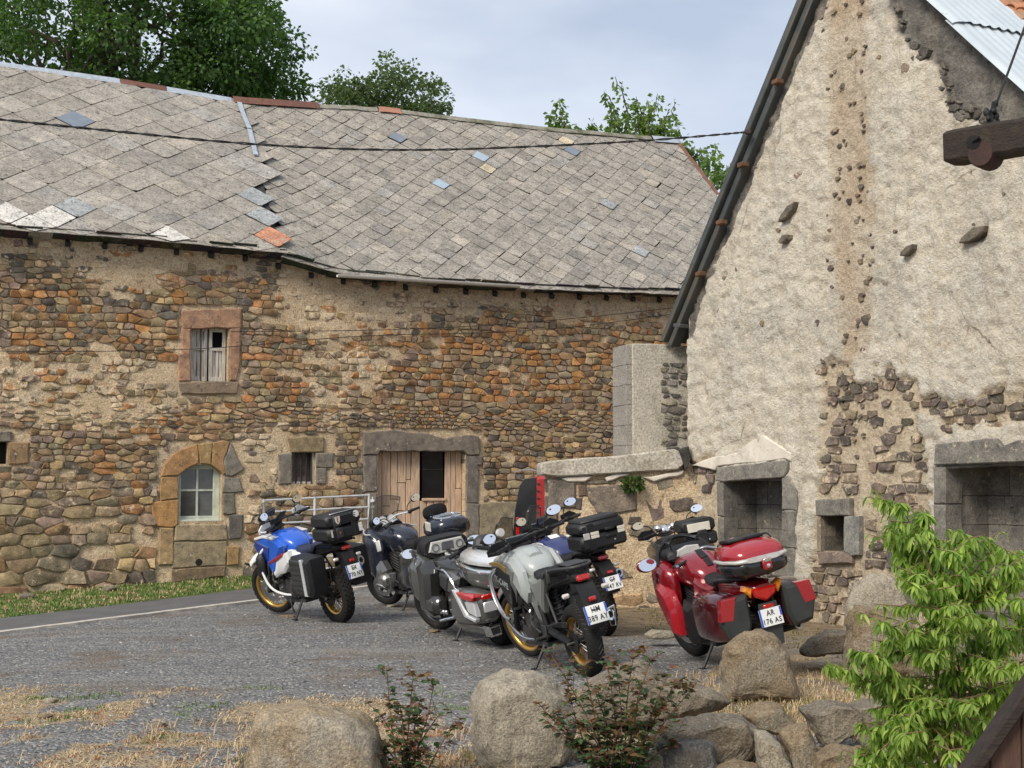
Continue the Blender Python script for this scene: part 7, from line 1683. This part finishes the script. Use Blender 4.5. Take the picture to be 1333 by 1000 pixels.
# --- silver and gunmetal full-dress tourer
B = Bike('full_dress_tourer', 'silver and gunmetal full dress touring motorcycle with trunk and chrome trimmed panniers', (-.08, 15.9), 117, 10, wb=1.66, Rf=.325, Rr=.325, wf=.13, wr=.20, rim=M_alloy, style='alloy', steer=22)
B.fork(.9, M_black, M_steel); B.fender(M_anth, .02); B.chassis(); B.engine('six', M_engine, .82)
B.p('chrome_bits', M_chrome, lambda q: [(q.ball((.70 + i * .07, k * .30, .36), .028, 8, 6), q.tube([(.62, k * .24, .30), (.74, k * .3, .28), (.9, k * .3, .25)], .02, 8)) for i in range(3) for k in (1, -1)] and None)
for k in (1, -1):
    B.p('fairing', M_gun, lambda q: q.loft([(1.02, k * .22, .70, .10, .14, .16), (1.14, k * .27, .72, .15, .22, .34), (1.34, k * .24, .76, .18, .22, .34), (1.54, k * .17, .78, .15, .16, .24), (1.74, k * .08, .76, .06, .07, .09)], 18, 2.7), deg=60)
    B.p('cowl', M_anth, lambda q: q.prism([(.90, .78), (1.0, .92), (1.26, .90), (1.30, .62), (1.12, .36), (.98, .30), (.96, .52)], k * .24, k * .40, .06))
    B.p('knee_panel', M_gun, lambda q: q.prism([(.40, .74), (.62, .80), (.92, .80), (.88, .66), (.70, .54), (.56, .52)], k * .12, k * .26, .05))
    B.p('knee_trim', M_chrome, lambda q: q.tube([(.92, k * .25, .83), (.66, k * .265, .82), (.52, k * .262, .72), (.46, k * .25, .58)], .013, 6, curve=2))
    B.p('speaker_grille', M_dark, lambda q: q.prism([(.60, .74), (.80, .78), (.84, .64), (.70, .58)], k * .25, k * .275, .01))
    pn = B.p('pannier', M_gun, lambda q: q.loft([(-.46, k * .30, .50, .08, .11, .10), (-.42, k * .31, .50, .13, .17, .15), (-.2, k * .33, .50, .15, .20, .17), (.1, k * .33, .49, .15, .20, .17), (.30, k * .31, .49, .12, .17, .14), (.36, k * .30, .49, .06, .10, .08)], 20, 3.6), deg=60)
    B.p('pannier_trim', M_silver, lambda q: q.prism([(-.02, .695), (.05, .695), (-.18, .42), (-.42, .385), (-.45, .42), (-.24, .45)], k * .44, k * .492, .008), parent=pn)
    B.p('pannier_shell', M_silver, lambda q: q.prism([(-.20, .585), (-.42, .60), (-.44, .44), (-.26, .47)], k * .42, k * .478, .01), parent=pn)
    B.p('tail_light', M_tail, lambda q: q.prism([(-.04, .675), (-.40, .665), (-.465, .645), (-.43, .60), (-.20, .605)], k * .36, k * .497, .012), parent=pn)
    B.p('tail_light_rear', M_tail, lambda q: q.box((-.462, k * .30, .625), (.03, .20, .055), .012), parent=pn)
    B.p('rear_shell', M_silver, lambda q: q.box((-.458, k * .30, .52), (.02, .17, .11), .012), parent=pn)
    B.p('muffler', M_gun, lambda q: q.tube([(.45, k * .27, .26), (.25, k * .29, .26), (-.40, k * .30, .27)], [.04, .062, .066], 12))
    B.p('muffler_tip', M_chrome, lambda q: (q.prism([(k * .235, .22), (k * .245, .335), (k * .38, .325), (k * .36, .21)], -.36, -.50, .012, 'yz')))
    B.p('outlet', M_hole, lambda q: q.prism([(k * .255, .24), (k * .262, .31), (k * .36, .303), (k * .345, .232)], -.495, -.503, 0, 'yz'))
    B.mirror(k, (1.30, k * .30, .92), (1.26, k * .42, 1.0), (.10, .06), M_gun, False)
B.p('fuel_tank', M_anth, lambda q: q.loft([(.52, 0, .76, .10, .06, .1), (.68, 0, .80, .17, .08, .16), (.9, 0, .84, .22, .10, .2), (1.12, 0, .85, .24, .08, .2)], 20, 2.8), deg=60)
B.p('centre_console', M_silver, lambda q: (q.prism([(.72, .885), (.9, .935), (1.06, .96), (1.06, .92), (.9, .90), (.72, .85)], -.06, .06, .01)))
B.p('console_buttons', M_black, lambda q: [q.box((.80 + i * .06, yy, .918 + i * .013), (.03, .03, .012), .004, (0, R(-12), 0)) for i in range(4) for yy in (-.03, .03)] and None); B.p('console_dial', M_chrome, lambda q: q.lathe([(0, 0), (.034, 0), (.034, .014), (0, .018)], 16, Matrix.Translation((1.0, 0, .955)) @ Matrix.Rotation(R(-12), 4, 'Y')))
B.p('dash_hood', M_black, lambda q: q.loft([(1.10, 0, 1.03, .27, .10, .13), (1.22, 0, 1.06, .29, .10, .16), (1.42, 0, 1.0, .24, .09, .16), (1.56, 0, .92, .16, .06, .1)], 20, 3), deg=60)
B.p('dash_panel', M_dial, lambda q: q.prism([(-.235, .99), (-.19, 1.10), (.19, 1.10), (.235, .99), (.12, .955), (-.12, .955)], 1.105, 1.078, .01, 'yz')); B.p('dash_screen', M_screen, lambda q: (q.box((1.074, 0, 1.035), (.008, .15, .09), .003), [q.lathe([(.036, 0), (.045, 0), (.045, .006), (.036, .006)], 20, Matrix.Translation((1.074, yy, 1.03)) @ Matrix.Rotation(R(-90), 4, 'Y'), close=True) for yy in (-.15, .15)]))
B.ft = (1.10, .98); B.bars(.78, .99, .40, M_black, None, mirror=False, rise=.0)
B.screen(1.50, .96, 1.34, 1.13, .22, .20, .10, M_wind)
B.p('seat', M_seat, lambda q: (q.loft([(.06, 0, .83, .17, .05, .1), (.12, 0, .84, .2, .06, .1), (.34, 0, .82, .2, .05, .1), (.40, 0, .76, .19, .06, .08), (.6, 0, .74, .18, .05, .08), (.72, 0, .79, .12, .05, .07)], 18, 3)), deg=60)
tr = B.p('trunk', M_gun, lambda q: q.loft([(-.68, 0, .84, .22, .05, .11), (-.63, 0, .84, .29, .07, .15), (-.42, 0, .84, .335, .08, .19), (-.1, 0, .84, .335, .085, .19), (.26, 0, .87, .28, .07, .15), (.42, 0, .88, .17, .05, .1)], 22, 3.4), deg=60)
B.p('trunk_trim', M_chrome, lambda q: (q.tube([(.42, .19, .94), (.22, .315, .93), (-.42, .352, .885), (-.64, .285, .875), (-.705, .0, .875), (-.64, -.285, .875), (-.42, -.352, .885), (.22, -.315, .93), (.42, -.19, .94)], .020, 8, curve=2)), parent=tr)
B.p('trunk_lid', M_silver, lambda q: q.loft([(-.66, 0, .935, .21, .05, .03), (-.61, 0, .94, .28, .085, .03), (-.40, 0, .945, .32, .115, .03), (-.1, 0, .95, .32, .13, .03), (.20, 0, .955, .27, .12, .03), (.36, 0, .95, .15, .06, .03)], 22, 3), parent=tr, deg=60)
B.p('lid_rack', M_black, lambda q: (q.box((-.16, 0, 1.09), (.34, .34, .016), .005), [q.tube([(.02, k * .18, 1.08), (-.12, k * .2, 1.115), (-.36, k * .16, 1.10), (-.40, k * .02, 1.08)], .012, 6, curve=2) for k in (1, -1)]), parent=tr)
B.p('rack_bars', M_chrome, lambda q: [q.box((-.04 - i * .06, 0, 1.102), (.014, .30, .01), .003) for i in range(5)] and None, parent=tr)
br = B.p('passenger_backrest', M_dark, lambda q: q.prism([(-.19, .96), (-.12, 1.16), (-.06, 1.19), (.06, 1.19), (.12, 1.16), (.19, .96)], .10, .0, .03, 'yz'), parent=tr)
B.p('backrest_emblem', M_silver, lambda q: (q.prism([(-.11, 1.05), (-.065, 1.11), (.065, 1.11), (.11, 1.05), (.085, 1.05), (.052, 1.088), (-.052, 1.088), (-.085, 1.05)], .002, -.014, .003, 'yz')), parent=tr)
B.p('lime_cloth', M_lime, lambda q: q.prism([(.20, .90), (.36, .93), (.28, 1.05), (.20, 1.03)], .02, .14, .02))
B.p('mid_light', M_tail, lambda q: q.box((-.60, 0, .70), (.03, .30, .05), .01)); B.p('rear_mudguard', M_black, lambda q: q.prism([(-.1, .70), (-.5, .74), (-.60, .60), (-.55, .36), (-.48, .34), (-.44, .55), (-.1, .62)], -.14, .14, .0))
B.p('plate_light', M_tail, lambda q: q.box((-.60, 0, .585), (.03, .09, .035), .008)); B.plate(-.61, .485, 12, 'GH', '817 RD', .21, .13)

# --- pale grey adventure motorcycle nearest the camera
B = Bike('adventure_motorcycle', 'pale grey adventure motorcycle with silver crash bars, nearest the camera', (.70, 13.35), 110, 13, wb=1.47, Rf=.335, Rr=.33, wf=.10, wr=.15, rim=M_gold, steer=16); B.lift = 0.10
B.fork(1.04, M_black, M_gold); B.fender(M_greyd, .02); B.chassis(); B.engine(); B.muffler(-1, .36, .36, -.26, .52, .06, M_black, M_chrome, .20)
adv_body(B, M_greyp, M_greyd, M_seat, M_greyd)
B.p('tank_top', M_greyp, lambda q: q.loft([(.72, 0, .95, .07, .05, .05), (.86, 0, 1.0, .09, .045, .05), (1.05, 0, 1.01, .085, .035, .05), (1.16, 0, .98, .05, .02, .04)], 14, 3), deg=60)
for k in (1, -1):
    B.p('tank_side', M_greyp, lambda q: q.prism([(.64, .86), (.80, .985), (1.14, 1.015), (1.34, .955), (1.24, .90), (1.0, .84), (.80, .70), (.68, .62), (.60, .70)], k * .16, k * .245, .045))
    B.p('stripe', M_gold, lambda q: q.prism([(.92, .90), (1.10, .945), (1.38, .925), (1.36, .90), (1.12, .905), (.94, .845)], k * .20, k * .263, .004))
    B.p('black_panel', M_black, lambda q: q.prism([(.86, .84), (.94, .845), (1.12, .895), (1.34, .89), (1.22, .76), (1.06, .60), (.96, .58), (.90, .68)], k * .20, k * .260, .006))
    put_text('X-CAPE', .088, Matrix.Translation((1.115, k * .2615, .845)) @ (Matrix(((-1, 0, 0, 0), (0, 0, 1, 0), (0, 1, 0, 0), (0, 0, 0, 1))) if k > 0 else Matrix(((1, 0, 0, 0), (0, 0, -1, 0), (0, 1, 0, 0), (0, 0, 0, 1)))) @ Matrix.Rotation(R(-12 * k), 4, 'Z'), B.b, M_greyp)
    B.p('rear_panel', M_greyd, lambda q: q.prism([(.20, .84), (.40, .80), (.56, .78), (.50, .68), (.40, .56), (.34, .66), (.26, .76)], k * .11, k * .175, .02))
crash_bar(B, M_steel, [[(1.14, .20, .90), (1.30, .31, .84), (1.27, .33, .66), (1.10, .32, .52), (.98, .30, .50)], [(1.20, .27, .86), (1.24, .32, .80), (1.20, .33, .64), (1.06, .31, .52)], [(1.10, .31, .54), (1.06, .29, .46), (.98, .24, .34), (.84, .20, .30), (.68, .16, .32)]], .0135)
cockpit(B, 1.20, 1.08, .14, .09); B.bars(.92, 1.12, .42, M_black, M_black, mw=.40, mz=.13)
B.screen(1.40, 1.08, 1.26, 1.34, .12, .10, .05, M_windd, True)
B.p('spot_lamp', M_clear, lambda q: (q.lathe([(0, 0), (.04, 0), (.045, -.03), (.03, -.06), (0, -.065)], 16, Matrix.Translation((1.22, .09, 1.22)) @ Matrix.Rotation(R(-80), 4, 'Y'))), True); B.p('lamp_lens', M_dial, lambda q: q.lathe([(.018, .004), (.030, .004), (.030, .0)], 14, Matrix.Translation((1.22, .09, 1.22)) @ Matrix.Rotation(R(-80), 4, 'Y')), True)
B.p('luggage_rack', M_dark, lambda q: (q.box((-.14, 0, .945), (.26, .20, .014), .004), [q.tube([(.30, k * .15, .80), (.12, k * .19, .88), (-.10, k * .18, .925), (-.32, k * .10, .93), (-.34, 0, .93)], .014, 8, curve=2) for k in (1, -1)], [q.box((.02, k * .19, .86), (.05, .03, .12), .008) for k in (1, -1)]))
B.tail(-.30, .83, -.43, .585, 'HM', '389 AY', 22, .17)
B.p('rear_hugger', M_dark, lambda q: q.prism([(-.36, .60), (-.30, .62), (-.22, .48), (-.30, .46)], -.14, -.10, .0))
B.p('muffler_frame', M_chrome, lambda q: [q.tube([(-.31, -.20 + a, .52 + c) for a, c in ((-.04, .06), (.045, .05), (.03, -.075), (-.02, -.08), (-.04, .06))], .010, 6)] and None)

# --- navy adventure motorcycle behind the grey one
B = Bike('adventure_motorcycle', 'navy blue adventure motorcycle with silver patched black top case, behind the pale grey one', (1.04, 16.75), 112, 12, wb=1.56, Rf=.345, Rr=.335, wf=.095, wr=.15, rim=M_alloy, steer=14, knob=True); B.lift = 0.06
B.fork(); B.fender(M_navy, .03); B.chassis(); B.engine(); B.muffler(-1, .36, .42, -.28, .66, .06)
adv_body(B, M_navy, M_navy, M_seat, M_white); cockpit(B, 1.28, 1.14, .14, .1)
for k in (1, -1): B.p('white_panel', M_white, lambda q: q.prism([(.70, .90), (.84, 1.0), (1.0, 1.01), (1.0, .96), (.88, .90), (.84, .76), (.74, .74)], k * .18, k * .268, .02))
B.p('tank_badge', M_paper, lambda q: q.box((.90, 0, 1.045), (.10, .12, .008), .003, (0, R(-18), 0)))
crash_bar(B, M_white, [[(1.06, .20, .88), (1.24, .32, .84), (1.22, .34, .62), (1.0, .3, .40), (.7, .18, .34)]])
B.bars(.97, 1.16, .42, M_black, M_black, mw=.38, mz=.17); B.screen(1.42, 1.10, 1.28, 1.42, .13, .11, .06, M_wind, True)
B.p('navigator', M_black, lambda q: q.box((1.14, .0, 1.24), (.03, .16, .11), .01, (0, R(-35), 0)), True); B.p('navigator_screen', M_screen, lambda q: q.box((1.12, .0, 1.243), (.006, .14, .09), .002, (0, R(-35), 0)), True); B.p('steering_nut', M_plateb, lambda q: q.lathe([(0, 0), (.03, 0), (.03, .015), (0, .018)], 14, Matrix.Translation((1.13, 0, 1.12))), True)
B.p('luggage_rack', M_black, lambda q: (q.box((-.2, 0, .945), (.34, .24, .02), .006), [q.tube([(.2, k * .14, .84), (.0, k * .17, .92), (-.4, k * .16, .93)], .012, 6, curve=1) for k in (1, -1)]))
ob, T0 = B.box_case(-.30, .975, .56, .40, .30, M_case, .56)
B.p('lid_step', M_case, lambda q: q.add(*boxvf((.34, .48, .05), .02), T0 @ Matrix.Translation((.0, 0, .315))), parent=ob)
for yy, w in ((.105, .10), (-.215, .085)): B.p('silver_patch', M_cream, lambda q: (q.add(*boxvf((.010, w, .034), .003), T0 @ Matrix.Translation((-.203, yy, .182))), q.add(*boxvf((.010, w, .034), .003), T0 @ Matrix.Translation((-.203, yy, .145)))), parent=ob)
B.p('grey_patch', M_dial, lambda q: q.add(*boxvf((.010, .075, .07), .003), T0 @ Matrix.Translation((-.203, .205, .165))), parent=ob)
B.p('latch', M_black, lambda q: (q.add(*boxvf((.02, .12, .03), .006), T0 @ Matrix.Translation((-.205, -.08, .20))), q.add(*boxvf((.02, .12, .03), .006), T0 @ Matrix.Translation((-.205, -.08, .12))), q.add(*boxvf((.02, .09, .29), .006), T0 @ Matrix.Translation((-.194, .15, .15)))), parent=ob); B.p('lock', M_steel, lambda q: q.lathe([(0, 0), (.012, 0), (.012, .006), (0, .006)], 10, T0 @ Matrix.Translation((-.204, -.12, .07)) @ Matrix.Rotation(R(-90), 4, 'Y')), parent=ob)
B.tail(-.33, .86, -.46, .62, 'GF', '447 RV', 20, .13)

# --- red sport tourer
B = Bike('red_sport_tourer', 'deep red sport touring motorcycle with red lidded top case and panniers', (2.22, 13.4), 105, 12, wb=1.48, Rf=.31, Rr=.315, wf=.12, wr=.17, rim=M_alloy, style='alloy', steer=14); B.lift = 0.06
B.fork(.95, M_black, M_steel); B.fender(M_red); B.chassis(); B.engine()
B.muffler(-1, .36, .30, -.40, .48, .066, M_black, M_cream, .27)
B.p('fuel_tank', M_red, lambda q: q.loft([(.56, 0, .80, .11, .07, .1), (.66, 0, .85, .18, .10, .16), (.82, 0, .90, .225, .13, .2), (.98, 0, .91, .23, .125, .2), (1.10, 0, .88, .2, .09, .2), (1.16, 0, .85, .12, .05, .1)], 22, 2.5), deg=60)
B.p('tank_pad', M_black, lambda q: (q.box((.80, 0, 1.023), (.16, .07, .012), .004, (0, R(-22), 0)), q.box((.66, 0, .955), (.12, .06, .012), .004, (0, R(-36), 0))))
for k in (1, -1):
    B.p('fairing', M_red, lambda q: q.loft([(1.00, k * .24, .74, .04, .12, .14), (1.10, k * .25, .76, .09, .18, .26), (1.30, k * .22, .80, .14, .20, .32), (1.48, k * .16, .80, .13, .16, .24), (1.66, k * .08, .77, .06, .06, .08)], 18, 2.6), deg=60)
    B.p('fairing_panel', M_redb, lambda q: q.prism([(.88, .60), (.98, .72), (1.14, .80), (1.26, .80), (1.22, .64), (1.10, .46), (.94, .33), (.86, .36)], k * .27, k * .385, .05))
    B.p('lower_panel', M_black, lambda q: q.prism([(.62, .62), (.84, .66), (.88, .40), (.80, .26), (.64, .30)], k * .14, k * .30, .05))
    B.p('side_panel', M_red, lambda q: q.prism([(.22, .78), (.50, .80), (.66, .84), (.70, .68), (.50, .56), (.34, .62)], k * .12, k * .20, .03))
    pn = B.p('pannier', M_redk, lambda q: q.loft([(-.48, k * .29, .61, .10, .10, .12), (-.44, k * .30, .61, .13, .15, .16), (-.2, k * .315, .61, .145, .18, .19), (.12, k * .31, .60, .14, .18, .18), (.30, k * .29, .58, .10, .14, .14), (.36, k * .28, .57, .05, .08, .08)], 20, 4.2), deg=60)
    B.p('pannier_rear', M_caseg, lambda q: q.prism([(k * .17, .775), (k * .42, .77), (k * .455, .62), (k * .40, .475), (k * .22, .45), (k * .17, .56)], -.42, -.515, .03, 'yz'), parent=pn)
    B.p('pannier_panel', M_redb, lambda q: q.prism([(k * .285, .776), (k * .424, .772), (k * .457, .62), (k * .345, .61)], -.44, -.518, .004, 'yz'), parent=pn)
    B.p('rear_indicator', M_amber, lambda q: q.prism([(k * .10, .80), (k * .17, .835), (k * .185, .795), (k * .13, .735)], -.40, -.492, .014, 'yz'))
    B.mirror(k, (1.22, k * .30, .93), (1.10, k * .46, .99), (.105, .068), M_red, False)
B.p('dash_hood', M_black, lambda q: q.loft([(1.10, 0, 1.0, .20, .05, .06), (1.18, 0, 1.03, .24, .08, .1), (1.34, 0, 1.0, .24, .08, .14), (1.52, 0, .92, .16, .06, .1)], 18, 2.8), deg=60)
B.p('dash_dial', M_dial, lambda q: q.prism([(-.13, 1.00), (-.10, 1.075), (.02, 1.09), (.12, 1.06), (.14, 1.0), (.0, .985)], 1.12, 1.085, .008, 'yz')); B.p('dash_keys', M_dark, lambda q: (q.box((1.09, .19, 1.01), (.02, .09, .05), .006), q.box((1.09, -.19, 1.02), (.02, .08, .06), .006)))
B.p('screen_frame', M_black, lambda q: q.tube([(1.20, .30, .93), (1.30, .26, 1.06), (1.36, .12, 1.15), (1.37, 0, 1.17), (1.36, -.12, 1.15), (1.30, -.26, 1.06), (1.20, -.30, .93)], .02, 8, curve=2)); B.screen(1.50, .96, 1.36, 1.17, .22, .17, .12, M_windd)
B.ft = (1.06, .99); B.bars(.84, 1.0, .36, M_steel, None, mirror=False, rise=.02)
B.p('bar_end', M_steel, lambda q: [q.tube([(.815, k * .36, .995), (.81, k * .395, .994)], .017, 8) for k in (1, -1)] and None, True); B.p('yoke', M_steel, lambda q: q.box((1.06, 0, .99), (.08, .3, .03), .01), True)
B.p('tank_bag_pocket', M_paper, lambda q: q.box((1.0, -.33, .95), (.02, .15, .12), .02, (0, R(-15), R(12))))  # added white plate, painted as glare of the right mirror
B.p('seat', M_seat, lambda q: (q.loft([(-.18, 0, .85, .12, .03, .06), (-.1, 0, .86, .16, .05, .08), (.14, 0, .85, .17, .05, .09), (.20, 0, .80, .17, .05, .08), (.46, 0, .78, .15, .05, .08), (.60, 0, .82, .10, .05, .07)], 18, 3)), deg=60)
B.p('tail_unit', M_red, lambda q: q.loft([(-.48, 0, .78, .08, .04, .05), (-.40, 0, .79, .13, .06, .08), (-.2, 0, .79, .18, .07, .12), (.1, 0, .79, .18, .05, .12)], 18, 2.8), deg=60)
B.p('tail_light', M_tail, lambda q: q.prism([(-.12, .80), (.12, .80), (.10, .735), (.0, .69), (-.10, .735)], -.42, -.505, .016, 'yz'))
B.p('grab_rail', M_dark, lambda q: [q.tube([(.15, k * .19, .82), (.0, k * .24, .87), (-.25, k * .22, .89), (-.40, k * .1, .885)], .016, 8, curve=2) for k in (1, -1)] and None)
B.p('luggage_rack', M_dark, lambda q: (q.box((-.30, 0, .905), (.36, .24, .02), .006), q.tube([(-.46, -.14, .905), (-.5, 0, .905), (-.46, .14, .905)], .013, 8, curve=2)))
tcs = B.p('top_case', M_blackg, lambda q: q.loft([(-.60, 0, 1.0, .16, .05, .06), (-.56, 0, .99, .24, .07, .08), (-.40, 0, .99, .285, .08, .085), (-.18, 0, .99, .275, .08, .085), (-.08, 0, .99, .20, .06, .07)], 22, 3.2), deg=60)
B.p('silver_band', M_dial, lambda q: q.loft([(-.617, 0, 1.055, .17, .022, .022), (-.575, 0, 1.055, .252, .024, .024), (-.40, 0, 1.055, .298, .025, .025), (-.17, 0, 1.055, .288, .025, .025), (-.07, 0, 1.055, .21, .02, .02)], 22, 3.2), parent=tcs, deg=60)
B.p('lid', M_redb, lambda q: q.loft([(-.59, 0, 1.075, .16, .04, .02), (-.54, 0, 1.08, .235, .085, .02), (-.38, 0, 1.08, .28, .125, .02), (-.18, 0, 1.08, .27, .125, .02), (-.08, 0, 1.08, .19, .08, .02)], 22, 2.9), parent=tcs, deg=60)
B.p('lid_mat', M_black, lambda q: (q.box((-.26, .02, 1.212), (.22, .34, .03), .01, (0, R(4), 0)), q.tube([(-.16, -.2, 1.19), (-.26, -.23, 1.215), (-.4, -.2, 1.19)], .008, 6, curve=1)), parent=tcs); B.p('latch', M_redb, lambda q: q.box((-.622, -.02, 1.0), (.03, .09, .10), .012), parent=tcs); B.p('latch_plate', M_chrome, lambda q: (q.box((-.634, -.02, 1.035), (.015, .07, .03), .004), q.lathe([(0, 0), (.018, 0), (.018, .008), (0, .01)], 12, Matrix.Translation((-.636, -.02, .985)) @ Matrix.Rotation(R(-90), 4, 'Y'))), parent=tcs)
B.p('mudflap', M_caseg, lambda q: q.prism([(-.085, .68), (.085, .68), (.10, .50), (.085, .34), (-.085, .34), (-.10, .50)], -.485, -.505, .004, 'yz')); B.p('plate_light', M_tail, lambda q: q.box((-.505, 0, .655), (.025, .10, .03), .006)); B.plate(-.522, .575, 10, 'AR', '176 AS')
B.p('muffler_cap', M_cream, lambda q: q.prism([(-.335, .53), (-.22, .53), (-.21, .49), (-.27, .40), (-.31, .40), (-.34, .48)], -.40, -.435, .008, 'yz')); B.p('outlets', M_hole, lambda q: [q.lathe([(0, 0), (.019, 0), (.019, .004), (0, .004)], 12, Matrix.Translation((-.434, yy, zz)) @ Matrix.Rotation(R(-90), 4, 'Y')) for yy, zz in ((-.30, .495), (-.275, .445))] and None)

# --- motorcycle mostly hidden behind the red one
B = Bike('hidden_motorcycle', 'black motorcycle mostly hidden behind the red one, cream panel on its top case', (2.30, 17.6), 98, 10, wb=1.46, Rf=.32, Rr=.32, wf=.11, wr=.15, rim=M_alloy, style='alloy', steer=12); B.lift = 0.03
B.fork(1.0); B.fender(M_black); B.chassis(); B.engine(); B.muffler(); adv_body(B, M_black, M_anth, M_seat, M_anth); B.bars(.94, 1.12, .42, M_black, M_black, mw=.42, mz=.15)
B.p('headlight_shell', M_chrome, lambda q: (q.ball((1.24, 0, 1.10), (.10, .13, .08), 16, 10), q.ball((1.16, .10, 1.14), (.05, .06, .05), 12, 8), q.ball((1.16, -.10, 1.14), (.05, .06, .05), 12, 8))); B.p('indicator', M_clear, lambda q: [q.ball((1.20, k * .22, 1.02), (.03, .04, .03), 10, 6) for k in (1, -1)] and None)
B.p('luggage_rack', M_black, lambda q: q.box((-.2, 0, .945), (.34, .24, .02), .006)); ob, T0 = B.box_case(-.26, .985, .42, .38, .30, M_case, .5)
B.p('cream_panel', M_cream, lambda q: (q.add(*boxvf((.012, .27, .10), .004), T0 @ Matrix.Translation((-.192, .0, .215)))), parent=ob); B.p('latch', M_case, lambda q: (q.add(*boxvf((.03, .12, .16), .012), T0 @ Matrix.Translation((-.196, -.03, .10)))), parent=ob); B.p('lock', M_steel, lambda q: q.lathe([(0, 0), (.012, 0), (.012, .006), (0, .006)], 10, T0 @ Matrix.Translation((-.21, -.10, .06)) @ Matrix.Rotation(R(-90), 4, 'Y')), parent=ob)
B.tail(-.32, .86, -.46, .62, 'DB', '305 TC', 20, .13)
